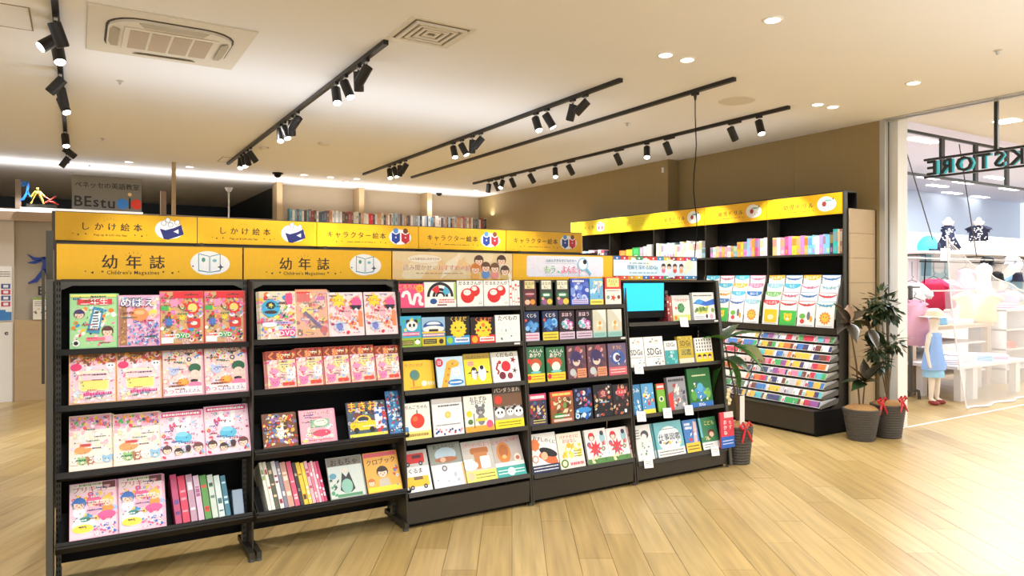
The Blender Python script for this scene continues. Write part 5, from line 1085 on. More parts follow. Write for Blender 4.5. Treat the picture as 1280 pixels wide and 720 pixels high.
spines(3, 0, 637.5, 650.5, 350.5, [(3, (248, 246, 242), (210, 60, 60))] * 4, 'white thin picture book edge-out', 'picture_book', 'book', 'edge-out white books in the peach-sign rack', Wd=.12)
spines(4, 4, 790, 797, 535, [(3, (226, 190, 180), (120, 60, 60)), (3, (236, 216, 200), (180, 90, 90))], 'pink thick picture book edge-out', 'picture_book', 'book', 'edge-out books in the fourth rack', Wd=.12)
spines(5, 0, 835.5, 841.5, 370, [(3, (150, 50, 50), (220, 200, 190)), (3, (180, 80, 70), (240, 220, 210))], 'red thin book edge-out', 'book', 'book', 'edge-out books in the screen rack', Wd=.12)
# clear bag sleeve on the bagged magazine, end bag
sl = MB().box(0, .2, -.004, .02, 0, .255).box(.12, .2, -.003, .001, .255, .27)
cm_ = bpy.data.materials.new('clear_bag'); cm_.use_nodes = True; nt = cm_.node_tree; bs = nt.nodes['Principled BSDF']; nz = nt.nodes.new('ShaderNodeTexNoise'); nz.inputs['Scale'].default_value = 14
mr = nt.nodes.new('ShaderNodeMapRange'); mr.inputs['To Min'].default_value = .04; mr.inputs['To Max'].default_value = .3; nt.links.new(nz.outputs[0], mr.inputs[0]); nt.links.new(mr.outputs[0], bs.inputs['Alpha']); bs.inputs['Roughness'].default_value = .08
o = sl.build('plastic_sleeve', cm_, None, Mlean(xat(371, Yf(1.167)), Yf(1.167) + .0, 1.168, .2)); tag(o, 'crinkled clear bag around the red and yellow magazine on the second rack', 'plastic bag')
# cyan screen on the last rack
Y = Yf(1.18) + .03
tv = empty('display_screen', (xat(777.5, Y), Y, 1.185)); tag(tv, 'small monitor with plain cyan screen at top left of the screen rack', 'screen')
Wt = xat(831, Y) - xat(777.5, Y)
MB().box(0, Wt, 0, .03, .02, .30).build('bezel', BLACK, tv, bevel=.003)
MB().box(.014, Wt - .012, -.0015, .0, .075, .285).build('screen', mat('screen_cyan', (36, 186, 240), .3, 0, .02, 3, emit=.75), tv)
MB().box(Wt, Wt + .014, .05, .2, .0, .30).build('mount_arm', RACKG, tv)
for k in range(3): MB().box(Wt + .0, Wt + .03, .0, .02, .10 + k * .05, .125 + k * .05).build('latch', RACKG, tv)
# white price cards clipped to the lips of the last rack
for px, i, lab in ((850, 0, 'top shelf'), (793, 1, 'second shelf under the SDGs books'), (796, 2, 'left end of third shelf'), (829, 2, 'middle of third shelf'), (856, 2, 'right part of third shelf'), (805, 3, 'left part of bottom shelf'), (889, 3, 'right part of bottom shelf')):
    z = ROWZ[5][i]; Y = Yf(z) - .012; wd = .085
    o = MB().box(0, wd, 0, .0012, -.045, .03).build('price_card', WHITE, None, Matrix.Translation((xat(px, Y), Y, z)) @ Matrix.Rotation(-.25, 4, 'X') @ Matrix.Rotation(.06, 4, 'Y')); tag(o, 'white price card on the lip of the screen rack, ' + lab, 'price card')
    a = Art(wd, .075, WH); a.lines(.15, .85, .25, .75, 4, (120, 120, 124), random.Random(i), .35); mesh_obj('print', a.mesh('print'), o, Matrix.Translation((0, -.0002, -.045)))
for px, u, i in ((643, 3, 1), (776, 4, 1), (893, 5, 0)):
    z = ROWZ[u][i]; Y = Yf(z) - .008; o = MB().box(0, .045, 0, .001, -.012, .0).build('shelf_label', WHITE, None, Matrix.Translation((xat(px, Y), Y, z - .006)) ); tag(o, 'tiny white shelf label at the right end of %s' % ('the second shelf, ' + UN[u] if i else 'the top shelf, ' + UN[u]), 'label')

# ================================================================== WALL RACK (facing the shop, along the right wall)
XW = 6.42; W0 = 4.25
ALU2 = mat('cheek_grey', (120, 118, 112), .4, .2, .05, 10)
def Mw(x, y, z, lean=0): return Matrix.Translation((x, y, z)) @ Matrix.Rotation(-PI / 2, 4, 'Z') @ Matrix.Rotation(-lean, 4, 'X')
NB = 5; BW = .9
wrk = []
for k in range(NB):
    y1 = W0 + .02 + BW * k; y2 = y1 + BW
    o = empty('wall_book_rack', (6.4, y1, 0)); wrk.append(o)
    tag(o, ['black wall rack bay nearest the potted plants, with racks of workbooks', 'second black wall rack bay from the potted plants', 'third black wall rack bay from the potted plants', 'fourth wall rack bay, under the plain lined yellow sign', 'farthest wall rack bay, under the pale yellow sign'][k], 'rack', 'black racks along the right wall')
    L = lambda mb, nm, m, **kw: mb.build(nm, m, o, **kw)
    x = lambda X: X - 6.4
    L(MB().box(x(6.62), x(6.635), 0, BW, 0, 2.36), 'back_panel', BLACK)
    L(MB().box(x(6.42), x(6.62), .0, BW, 2.36, 2.372), 'top_panel', RACK)
    L(MB().box(x(6.42), x(6.62), .004, BW - .004, 1.735, 1.755), 'shelf', RACK)
    # side panel: straight above, curving forward below
    prof = [(6.62, .02), (6.62, 2.12 if k == 0 else 2.36), (6.455, 2.14 if k == 0 else 2.36), (6.455, 2.36), (6.42, 2.36), (6.42, 1.55), (6.36, 1.40), (6.31, 1.18), (6.30, .98), (6.34, .95), (6.34, .3), (6.2, .24), (6.2, .02)]
    L(MB().prism([(x(p[0]), p[1]) for p in prof], 1, -.006, .006), 'side_panel', RACK)
    if k == 0:
        L(MB().prism([(x(6.40), 1.1), (x(6.40), 2.36), (x(6.45), 2.36), (x(6.45), 1.1)], 1, -.022, -.006), 'end_post', RACKG)
    sign(o, 0, 0, 0, (s_drill, s_drill, s_drill, s_yellow, s_chie)[k], H=.205, M0=Matrix.Translation((x(6.40), BW - .003, 2.152)) @ Matrix.Rotation(-PI / 2, 4, 'Z'))
    if k > 1:
        for z in (.5, .9, 1.3): L(MB().box(x(6.45), x(6.62), .004, BW - .004, z, z + .015), 'shelf', RACK)
        L(MB().box(x(6.3), x(6.32), 0, BW, .03, .24), 'base_panel', RACK)
        continue
    L(MB().box(x(5.965), x(5.985), 0, BW, .03, .232), 'base_panel', RACK)
    L(MB().box(x(5.955), x(6.62), 0, BW, .232, .245), 'base_top', RACK)
    L(MB().box(x(6.0), x(6.6), .0, BW, 0, .03), 'plinth', BLACK)
    if k == 0: L(MB().box(x(5.96), x(6.62), -.012, 0, .02, .24), 'base_end', BLACK)
    # stepped face-out ledges
    for i in range(4):
        z = 1.02 + i * .088; X = 6.30 + i * .03 + (.005 if i else 0)
        L(MB().box(x(X), x(X + .05), .006, BW - .006, z - .012, z - .004), 'step_ledge', RACK)
    L(MB().box(x(6.285), x(6.31), .0, BW, .955, 1.02), 'front_rail', RACK)
    # eight slanting racks below
    for i in range(8):
        z = .26 + i * .087; X = 6.06 + i * .031
        MB().prism([(x(X), z - .004), (x(X) + .30, z + .05), (x(X) + .30, z + .056), (x(X), z + .002)], 1, .01, BW - .01).build('slant_shelf', RACKG, o)
        MB().prism([(x(X) - .004, z - .006), (x(X) + .30, z + .03), (x(X) + .30, z + .085), (x(X) + .05, z + .035), (x(X) - .004, z + .02)], 1, -.002, .004).build('shelf_cheek', ALU2, o)
RG = random.Random(21)
BAYN = ['first bay', 'second bay']
# face-out workbooks: four steps per bay, front row fully visible
for k in range(2):
    for i in range(4):
        z = 1.02 + i * .088; X = 6.30 + i * .03; y1 = W0 + .03 + BW * k + i * 0.0; nco = 4 if i < 3 else 4
        for j in range(nco):
            wd = .205; y = y1 + BW - .03 - j * .216; le = .12; H = .255 if i == 0 else .262
            wi = (i * 3 + j * 7 + k * 5 + (j * i)) % 20 if not (k == 1 and j < 3 and i > 0 and (i + j) % 2) else 15
            key = workbook(wi)
            o = put_book('workbook', key, wd, H, Mw(X + .002, y, z, le), '%s workbook cover, %s from left, step %s, %s of wall rack' % (['red-topped', 'pale blue', 'orange', 'green', 'pink', 'dark blue', 'sky blue'][wi % 7], ORD[j], ['one (lowest)', 'two', 'three', 'four (highest)'][i], BAYN[k]), 'workbook', 'face-out workbooks on the wall rack')
# slanting racks: four piles per shelf, each pile a workbook with coloured bands
BANDS = [(206, 40, 70), (60, 120, 190), (240, 190, 60), (60, 170, 90), (230, 120, 50), (150, 80, 150), (90, 190, 200), (236, 130, 160), (60, 60, 110), (250, 246, 240), (200, 196, 200), (120, 60, 40)]
for k in range(2):
    for i in range(8):
        z = .26 + i * .087; X = 6.06 + i * .031
        for j in range(4):
            y = W0 + .02 + BW * (k + 1) - .012 - j * .2195; wd = .212; c1, c2, c3 = RG.choice(BANDS), RG.choice(BANDS), RG.choice(BANDS); e = .0009
            if k == 1: c1 = c2 = [(60, 120, 190), (210, 120, 60), (70, 60, 100), (206, 60, 80), (240, 236, 226), (240, 236, 226), (220, 200, 190), (90, 120, 90)][(i * 5 + 2) % 8]
            m = MB(); hh = .052
            m.prism([(-.0, 0), (.27, .048), (.27, .078), (.036, .062)], 0, 0, wd, (240, 238, 232))
            SL = lambda u0, u1, v0, v1, cc: m.prism([(.036 * v0 - e, .062 * v0 + e * .6), (.036 * v1 - e, .062 * v1 + e * .6), (.036 * v1, .062 * v1), (.036 * v0, .062 * v0)], 0, u0, u1, cc)
            q = sorted((0, RG.uniform(.15, .3), RG.uniform(.4, .6), RG.uniform(.75, .9)))
            for a0, a1, cc in ((.14, q[2], c1), (q[2], q[3], c2), (q[3], .985, c3)):
                SL(a0 * wd, a1 * wd, .06, .9, cc)
                if a1 - a0 > .2: SL((a0 + .03) * wd, (a0 + .1) * wd, .1, .5, RG.choice(BANDS))
            SL(wd * .03, wd * .12, .1, .6, RG.choice(BANDS))
            o = m.build('workbook', PRINT, None, Matrix.Translation((X, y, z + .003)) @ Matrix.Rotation(-PI / 2, 4, 'Z'))
            tag(o, 'workbook lying edge-out, %s from left, %s slant shelf up, %s of wall rack' % (ORD[j], ORD[i], BAYN[k]), 'workbook', 'workbooks lying on the slanting wall shelves')
# spine-out books on the high shelf of the wall rack
TOPC = [(250, 244, 240), (240, 214, 60), (236, 150, 180), (200, 130, 200), (246, 180, 60), (250, 226, 236), (120, 190, 220), (240, 236, 226), (226, 80, 130), (250, 200, 120)]
tb = 0; y = W0 + .04; g = random.Random(31)
while y < W0 + .02 + 3 * BW - .05:
    rel = y - W0
    if rel < .9: seq = [(.028, .24, (150, 120, 100)), (.02, .24, (230, 200, 180)), (.05, .242, (40, 190, 180)), (.034, .21, (60, 66, 80))]
    if tb < 4: T, H, col = seq[tb]
    else:
        T = g.uniform(.03, .055); H = .19 + g.uniform(-.006, .008) if rel < 1.2 else (.165 if rel < 1.32 else .12 + g.uniform(-.004, .01)); col = g.choice(TOPC)
        if 1.12 < rel < 1.2: H = .2
        if rel > 1.8: H = .17 + g.uniform(0, .05); col = g.choice([(250, 248, 240), (200, 230, 236), (250, 240, 150), (236, 226, 216), (190, 214, 230)])
    for kk in range(1, 3):
        e = W0 + .02 + BW * kk
        if y < e + .008 and y + T > e - .012: y = e + .014
    X = 6.43; m = MB(); m.box(0, T, 0, .16, 0, H, col); c2 = g.choice(TOPC + BANDS)
    c2 = tuple(int(col[q] * .55 + c2[q] * .45) for q in range(3)); m.box(0, T, -.0006, 0, H * .5, H * .9, c2); m.box(T * .2, T * .8, -.0006, 0, H * .08, H * .3, tuple(int(col[q] * .5 + g.choice(TOPC)[q] * .5) for q in range(3))); m.box(.002, T - .002, .003, .158, H, H + .0008, (246, 244, 238))
    o = m.build('workbook', PRINT, None, Mw(X, y + T, 1.756)); tb += 1; y += T + .0015
    nm = ['very dark grey', 'pale', 'bright turquoise', 'slate'][tb - 1] if tb <= 4 else 'pastel'
    tag(o, '%s spine-out workbook, %s from the right on high shelf of wall rack' % (nm, ordw(tb)), 'workbook', 'spine-out workbooks on the high wall shelf')
FB = [((236, 130, 60), .15, .15), ((246, 220, 60), .13, .16), ((60, 170, 90), .15, .18), ((236, 190, 210), .1, .17), ((240, 236, 230), .1, .2)]
y = W0 + .02 + 3 * BW + .05
for q, (col, T, H) in enumerate([((226, 226, 216), .09, .2), ((236, 206, 220), .07, .18), ((200, 170, 190), .06, .17), ((60, 170, 90), .15, .17), ((246, 220, 60), .12, .15), ((236, 130, 60), .14, .14)]):
    m = MB(); m.box(0, T, 0, .14, 0, H, col); m.box(T * .2, T * .8, -.0006, 0, H * .5, H * .9, tuple(min(255, int(v * 1.1 + 20)) for v in col)); m.box(T * .3, T * .7, -.0006, 0, H * .1, H * .4, WH)
    o = m.build('book_set', PRINT, None, Mw(6.43, y + T, 1.756)); y += T + .004
    tag(o, '%s boxed book on the high shelf below the plain lined yellow sign' % ['ivory', 'pink', 'mauve', 'green', 'yellow', 'orange'][q], 'book')
y = W0 + .02 + 4 * BW + .06
for q, col in enumerate([(60, 60, 70), (226, 100, 120), (240, 236, 230), (110, 60, 60), (236, 180, 200), (240, 226, 230), (150, 200, 226), (250, 246, 240)]):
    T = .07; m = MB(); m.box(0, T, 0, .14, 0, .15 + .01 * (q % 3), col); m.box(T * .2, T * .8, -.0006, 0, .05, .12, WH if q % 2 else (90, 90, 120))
    o = m.build('book', PRINT, None, Mw(6.43, y + T, 1.756)); y += T + .004
    tag(o, '%s book on the high shelf of the farthest wall rack bay' % ['dark', 'rose', 'white', 'brown', 'pink', 'cream', 'light blue', 'ivory'][q], 'book')
# pale board end screen between rack and wall
es = empty('board_screen', (6.455, 4.222, 0)); tag(es, 'pale wooden end screen of wide horizontal boards beside the wall rack', 'screen')
for k in range(9):
    z0 = .01 + k * .243; MB().box(0, .415, 0, .016, z0, z0 + .240).build('board', WOODL, es)
MB().box(.01, .40, .016, .03, .0, 2.19).build('backing', DARKG, es)
MB().box(.418, .432, .004, .04, .0, 2.2).build('edge_strip', RACK, es)

# ================================================================== HIGH BOOKCASE AT THE BACK
bc = empty('bookcase', (2.90, 11.95, 0)); tag(bc, 'tall pale bookcase along the back wall with a row of books on top', 'bookcase')
MB().box(0, 3.98, 0, .35, 2.40, 2.435).build('top', WOODL, bc); MB().box(0, 3.98, .3, .35, 0, 2.40).build('back', WOODL, bc)
for k in range(5): MB().box(k * .98, k * .98 + .04, 0, .3, 0, 2.40).build('side', WOODL, bc)
for k in range(4):
    for z in (.1, .5, .9, 1.3, 1.7, 2.05): MB().box(k * .98 + .04, k * .98 + .98, .01, .3, z, z + .02).build('shelf', WOODL, bc)
SPC = [(244, 240, 234), (230, 226, 220), (60, 60, 66), (120, 90, 90), (150, 70, 66), (110, 160, 176), (150, 150, 156), (214, 206, 190), (90, 70, 60), (236, 236, 240), (176, 190, 200), (70, 84, 96), (200, 150, 110), (236, 222, 210)]
x = 3.0; nb = 0; g = random.Random(17)
while x < 6.84:
    T = g.uniform(.026, .052); H = g.uniform(.20, .245); col = g.choice(SPC)
    if 4.34 < x < 4.42 or 6.18 < x < 6.24: col = (206, 40, 44)
    for px_ in (4.26, 5.56):
        pass
    m = MB().box(0, T, 0, .15, 0, H, col); c2 = g.choice([(240, 238, 232), (236, 234, 230), (70, 70, 76), (200, 196, 190)]); m.box(T * .25, T * .75, -.0008, 0, H * g.uniform(.3, .6), H * g.uniform(.65, .9), tuple(int(col[q] * .6 + c2[q] * .4) for q in range(3))); m.box(.003, T - .003, .003, .148, H, H + .001, (246, 244, 238))
    o = m.build('book', PRINT, None, Matrix.Translation((x, 11.97, 2.4355))); nb += 1; x += T + .002
    cn = {(206, 40, 44): 'red', (150, 70, 66): 'dull red', (244, 240, 234): 'white', (230, 226, 220): 'off-white', (60, 60, 66): 'charcoal', (120, 90, 90): 'mauve-brown', (110, 160, 176): 'teal', (150, 150, 156): 'grey', (214, 206, 190): 'beige', (90, 70, 60): 'brown', (236, 236, 240): 'cool white', (176, 190, 200): 'pale blue', (70, 84, 96): 'slate', (200, 150, 110): 'tan', (236, 222, 210): 'cream'}[col]
    tag(o, '%s book spine, %s from left on top of the back bookcase' % (cn, ordw(nb)), 'book', 'books on top of the back bookcase')

# ================================================================== POTTED PLANTS
def pt(px, py, Y):
    d = dirv(px, py); t = Y / d[1]; return Vector((t * d[0], Y, EYE + t * d[2]))
POT = mat('pot_dark_woven', (72, 68, 62), .6, 0, .15, 30); FIB = mat('coconut_fibre', (176, 132, 80), .9, 0, .3, 60, bump=.6)
LDK = mat('leaf_dark', (44, 62, 36), .3, 0, .3, 9); LRED = mat('leaf_rubber', (62, 54, 40), .28, 0, .3, 8); LGR = mat('leaf_green', (70, 128, 56), .35, 0, .25, 8); LSIL = mat('leaf_silver', (176, 200, 180), .4, 0, .15, 12); LUND = mat('leaf_underside', (140, 106, 74), .45, 0, .15, 9)
STEM = mat('stem_brown', (96, 78, 52), .7, 0, .15, 20); RED = mat('ribbon_red', (206, 34, 44), .35, 0, .08, 10)
def leaf_mesh(L, W, m, bend=.25, name='leaf'):
    vs = []; fs = []; n = 6
    for i in range(n + 1):
        t = i / n; w_ = W / 2 * math.sin(PI * min(1, t * 1.02 + .02) ** .8) ; z = -bend * L * t * t
        if i in (0, n): w_ = .0015
        vs += [(-w_, L * t, z + w_ * .35), (0, L * t, z), (w_, L * t, z + w_ * .35)]
    for i in range(n):
        a = i * 3; fs += [(a, a + 1, a + 4, a + 3), (a + 1, a + 2, a + 5, a + 4)]
    k = len(vs); vs += [(v[0], v[1], v[2] - .0012) for v in vs]; fs += [tuple(reversed([q + k for q in f])) for f in list(fs)]
    mb = MB(); mb.v = vs; mb.f = fs; me = bpy.data.meshes.new(name); me.from_pydata(vs, [], fs); me.materials.append(m); me.polygons.foreach_set('use_smooth', [True] * len(me.polygons)); return me
def place_leaf(me, parent, p, az, el, roll=0, s=1.0):
    M = Matrix.Translation(p) @ Matrix.Rotation(az, 4, 'Z') @ Matrix.Rotation(el, 4, 'X') @ Matrix.Rotation(roll, 4, 'Y') @ Matrix.Scale(s, 4)
    return mesh_obj('leaf', me, parent, M)
def pot(x, y, rt, rb, h, lab, cat='plant'):
    o = empty('potted_plant', (x, y, 0)); tag(o, lab, cat)
    rings = []; n = 26
    for i in range(n + 1):
        t = i / n; r = rb + (rt - rb) * t + (.0035 if i % 2 else 0); rings.append((0, 0, h * t, r, r))
    rings += [(0, 0, h + .004, rt - .012, rt - .012), (0, 0, h - .03, rt - .02, rt - .02)]
    MB().loft(rings, 28).build('pot', POT, o, smooth=False)
    m = MB(); m.loft([(0, 0, h - .035, rt - .02, rt - .02), (0, 0, h - .005, rt - .016, rt - .016), (0, 0, h + .03, rt * .6, rt * .6), (0, 0, h + .04, rt * .2, rt * .2)], 18, wave=.05, k=7); m.build('fibre_mulch', FIB, o, smooth=True)
    return o
def ribbon(o, x, y, z, s=1.0):
    m = MB()
    for q in (-1, 1):
        m.tube([(x, y, z), (x + q * .03 * s, y - .01, z + .03 * s), (x + q * .055 * s, y - .005, z + .01 * s), (x + q * .03 * s, y, z - .012 * s), (x, y, z)], [.006, .012, .014, .01, .006], 6)
        m.tube([(x, y, z), (x + q * .025 * s, y - .012, z - .05 * s), (x + q * .05 * s, y - .02, z - .1 * s)], [.006, .01, .006], 6)
    m.ell((x, y, z), (.012, .012, .012), 8, 6); m.build('ribbon', RED, o, smooth=True)
# broad-leaved plant at the end of the front rack
p1 = pot(4.62, 4.02, .122, .095, .30, 'potted broad-leaved plant with a red ribbon beside the screen rack end')
o1 = Vector((4.62, 4.02, 0))
STM = MB()
lm = leaf_mesh(.30, .11, LGR, .3); ls = leaf_mesh(.34, .2, LSIL, .12); ld = leaf_mesh(.28, .10, LDK, .3)
tops = [pt(905, 425, 4.02) - o1, pt(918, 432, 4.05) - o1, pt(908, 446, 4.0) - o1]
for i, tp in enumerate(tops): STM.tube([(.01 * i, 0, .3), (tp.x * .3 + .01, tp.y * .3, .6), (tp.x, tp.y, tp.z)], [.01, .007, .004], 6)
STM.build('stem', STEM, p1, smooth=True)
for k, (me, tp, az, el, s) in enumerate(((lm, 0, -2.2, .5, 1), (ld, 0, -1.3, .7, 1), (lm, 0, 1.6, .35, .9), (ls, 1, -1.75, -.35, 1.0), (lm, 1, -2.6, -.45, 1.1), (ld, 1, 2.4, .4, 1), (lm, 2, .9, -1.0, 1.1), (lm, 2, -1.9, -.9, 1.05), (ld, 2, 3.0, -.1, 1), (ld, 0, .2, .5, 1))):
    place_leaf(me, p1, tops[tp], az, el, .2 * (k % 3 - 1), s)
q = pt(928, 500, 3.93) - o1; MB().box(q.x - .026, q.x + .026, q.y, q.y + .004, .29, .56).build('gift_card', WHITE, p1)
ribbon(p1, q.x + .01, q.y - .02, .31, 1.2)
m = MB(); q = pt(909, 496, 4.0) - o1
for i in range(5): m.ell((q.x + .012 * math.sin(i * 2), q.y, q.z - .05 + i * .024), (.03 - .002 * i, .03, .022), 10, 6)
m.tube([(q.x, q.y, .29), (q.x, q.y, q.z - .04)], .006, 6); m.build('dried_flower', mat('dried_flower_cream', (226, 208, 160), .8, 0, .2, 20), p1, smooth=True)
# rubber plant and ficus beside the wall rack
p2 = pot(6.27, 3.99, .165, .115, .29, 'potted rubber plant with dark reddish leaves beside the wall rack'); o2 = Vector((6.27, 3.99, 0))
p3 = pot(6.60, 3.93, .155, .115, .31, 'potted ficus with small leaves, behind the rubber plant by the jamb'); o3 = Vector((6.60, 3.93, 0))
rl = leaf_mesh(.25, .105, LRED, .12); rl2 = leaf_mesh(.24, .11, LDK, .15); ru = leaf_mesh(.23, .105, LUND, .1)
cA, cB, cC = pt(1061, 405, 3.99) - o2, pt(1087, 412, 3.97) - o2, pt(1081, 478, 3.97) - o2
m = MB().tube([(-.02, 0, .28), (-.06, .01, .7), tuple(cA + Vector((.05, 0, -.14))), tuple(cA)], [.009, .009, .007, .005], 6).tube([tuple(cA + Vector((.05, 0, -.14))), tuple(cB + Vector((0, 0, -.03))), tuple(cB)], [.006, .005, .004], 6).tube([(.02, 0, .28), tuple(cC)], [.009, .006], 6); m.build('stem', STEM, p2, smooth=True)
for c0, lst in ((cA, ((rl, 1.9, .2), (rl, 1.4, .9), (ru, .4, 1.1), (ru, -.9, .9), (rl, 1.7, -.3), (rl, -1.7, .5), (rl2, -1.5, -.1), (rl, 2.5, -.6))), (cB, ((rl2, -1.5, .3), (ru, -1.2, .15), (rl, 1.4, .4), (rl2, -2.0, -.7), (rl, 2.6, -.8), (rl2, .5, 1.1), (rl2, -1.2, -1.0))), (cC, ((rl, 1.6, .5), (rl2, -1.6, .6), (rl, -1.5, 0), (rl2, 1.7, -.1), (ru, .8, .9), (rl, -2.4, .9), (rl2, 2.7, .3), (rl2, 1.2, .1), (rl, -1.0, 1.0)))):
    for k, (me, az, el) in enumerate(lst): place_leaf(me, p2, c0 + Vector((0, 0, .012 * (k % 3))), az, el, .3 * (k % 3 - 1), .95 + .1 * (k % 2))
ribbon(p2, .13, -.12, .36, 1.2)
g = random.Random(12); m = MB(); fm = MB()
cl = [(pt(1100, 378, 3.95) - o3, .15), (pt(1092, 392, 3.98) - o3, .1), (pt(1110, 388, 3.93) - o3, .11), (pt(1096, 436, 3.95) - o3, .1), (pt(1117, 428, 3.92) - o3, .09), (pt(1100, 452, 3.95) - o3, .08)]
for c0, r in cl:
    m.tube([(0, 0, .3), (c0.x * .3, c0.y * .3, c0.z * .6), tuple(c0)], [.008, .006, .003], 5)
m.tube([(0, 0, .3), (.01, 0, .8), (-.02, 0, 1.15)], [.014, .012, .008], 7); m.build('stem', STEM, p3, smooth=True)
for c0, r in cl:
    for i in range(int(95 * r / .1)):
        v = Vector((g.gauss(0, 1), g.gauss(0, 1), g.gauss(0, .8))).normalized() * r * g.uniform(.2, 1); b = c0 + v; dr = (v.normalized() + Vector((0, 0, -.4))).normalized(); L = g.uniform(.06, .1)
        sd = dr.cross(Vector((g.random() - .5, g.random() - .5, 1))).normalized() * L * .22; e = b + dr * L; mid = b + dr * L * .45
        fm.add([tuple(b), tuple(mid + sd), tuple(e), tuple(mid - sd)], [(0, 1, 2, 3)])
tag(fm.build('small_leaves', LDK, p3), kind='stuff'); ribbon(p3, -.02, -.15, .37, 1.1)

# ================================================================== MALL SIDE: hanging letters, lattice, clothes shop
hs = empty('hanging_letter_sign', (7.0, 2.44, 2.50)); tag(hs, 'dark letters of the shop name hanging over the entrance, seen from behind', 'sign')
LETD = mat('letter_dark', (40, 44, 44), .4, 0, .1, 10); LETC = mat('letter_teal', (80, 196, 206), .4, 0, .05, 10, emit=.5)
def solid_text(txt, em, depth, name, m, parent, M, track_=1.12):
    x = 0
    for ch in txt:
        g_ = GL[ch]; bm = bmesh.new(); vs = [bm.verts.new((v[0] * em, 0, v[1] * em)) for v in g_[0]]
        for f in g_[1]:
            try: bm.faces.new([vs[i] for i in f])
            except ValueError: pass
        bmesh.ops.dissolve_limit(bm, angle_limit=.01, verts=bm.verts, edges=bm.edges)
        r = bmesh.ops.extrude_face_region(bm, geom=bm.faces[:]); bmesh.ops.translate(bm, vec=(0, depth, 0), verts=[e for e in r['geom'] if isinstance(e, bmesh.types.BMVert)])
        bmesh.ops.recalc_face_normals(bm, faces=bm.faces[:])
        me = bpy.data.meshes.new(name); bm.to_mesh(me); bm.free(); me.materials.append(m); mesh_obj(name, me, parent, M @ Matrix.Translation((x, 0, 0))); x += g_[2] * em * track_
    return x
# text faces the mall (+X): its right-hand direction is +Y
MS = Matrix.Rotation(PI / 2, 4, 'Z')
wtot = sum(GL[c][2] for c in 'BOOKSTORE') * 1.12; em = (3.785 - 2.44) / wtot
solid_text('BOOKSTORE', em, .022, 'letter', LETD, hs, MS @ Matrix.Translation((0, 0.012, 0)))
solid_text('BOOKSTORE', em * .98, .01, 'letter_glow', LETC, hs, MS @ Matrix.Translation((.004, -.002, 0.0)))
MB().box(-.02, .01, -.02, 1.36, em * .73, em * .73 + .02).box(-.02, .01, -.02, 1.36, -.028, -.01).build('rail', LETD, hs)
MB().box(-.016, .012, .715, .745, em * .73, CZ + .1 - 2.5).build('rod', LETD, hs)
lt = empty('lattice_transom', (7.2, 4.36, 2.64)); tag(lt, 'black metal ladder-like transom frame hanging over the clothes shop front', 'frame')
MB().box(0, 6, 0, .03, .46, .49).build('top_bar', LETD, lt); MB().box(0, 6, 0, .03, 0, .028).build('bottom_bar', LETD, lt)
for px in (1178, 1220, 1259, 1300, 1340): x = xat(px, 4.37) - 7.2; MB().box(x - .035, x + .035, 0, .03, .028, .46).build('upright', LETD, lt)
# shop shell
struct('wall_shop_back', MB().box(7.2, 19, 6.75, 6.85, 0, 2.30), LILAC)
struct('wall_shop_upper', MB().box(7.0, 19, 8.1, 8.2, 2.0, 3.3), mat('bulkhead_blue', (216, 230, 250), .35, 0, .03, 2))
struct('wall_shop_left', MB().box(7.13, 7.2, 4.2, 8.1, 0, 3.3), LILAC)
for k, (px, py) in enumerate(((1153, 175), (1162, 222), (1172, 232), (1190, 241), (1205, 228), (1168, 252), (1225, 246), (1245, 222), (1262, 236), (1150, 240), (1238, 258))):
    v = onz(px, py, 3.3)
    if v[1] < 8.0 and v[0] < 18.5: tag(MB().box(v[0] - .3, v[0] + .3, v[1] - .06, v[1] + .06, 3.288, 3.3).build('shop_light', DLAMP), 'slim ceiling light in the clothes shop, ' + ('leftmost', 'left, above first torso', 'second row left', 'centre near the strings', 'upper centre', 'deep left', 'deep right', 'upper right', 'right edge', 'far left jamb side', 'deep right edge')[k], 'ceiling light', 'ceiling lights of the clothes shop')
v = onz(1259, 151, 3.2); tag(MB().box(v[0] - .1, v[0] + .1, v[1] - .1, v[1] + .1, 3.19, 3.2).build('mall_light', DLAMP), 'white square corridor ceiling light above the hanging letters', 'ceiling light')
YBW = 6.7
def cloth(name, col, rough=.8, var=.05): return mat(name, col, rough, 0, var, 14, bump=.2)
CW, CPK, CBL, CNV, CYL, CGR, CRD, CLB, SKN = cloth('cloth_white', (242, 240, 244)), cloth('cloth_pink', (244, 190, 216)), cloth('cloth_blue', (150, 186, 240)), cloth('cloth_navy', (38, 42, 66)), cloth('cloth_yellow', (250, 236, 180)), cloth('cloth_grey', (176, 178, 188)), cloth('cloth_red', (222, 50, 90)), cloth('cloth_light_blue', (160, 210, 240)), mat('mannequin_cream', (240, 228, 212), .5)
TBL = mat('shop_table_wood', (190, 166, 140), .5, 0, .05, 5, stretch=(2, 2, 8)); TBW = mat('shop_table_white', (228, 224, 222), .5)
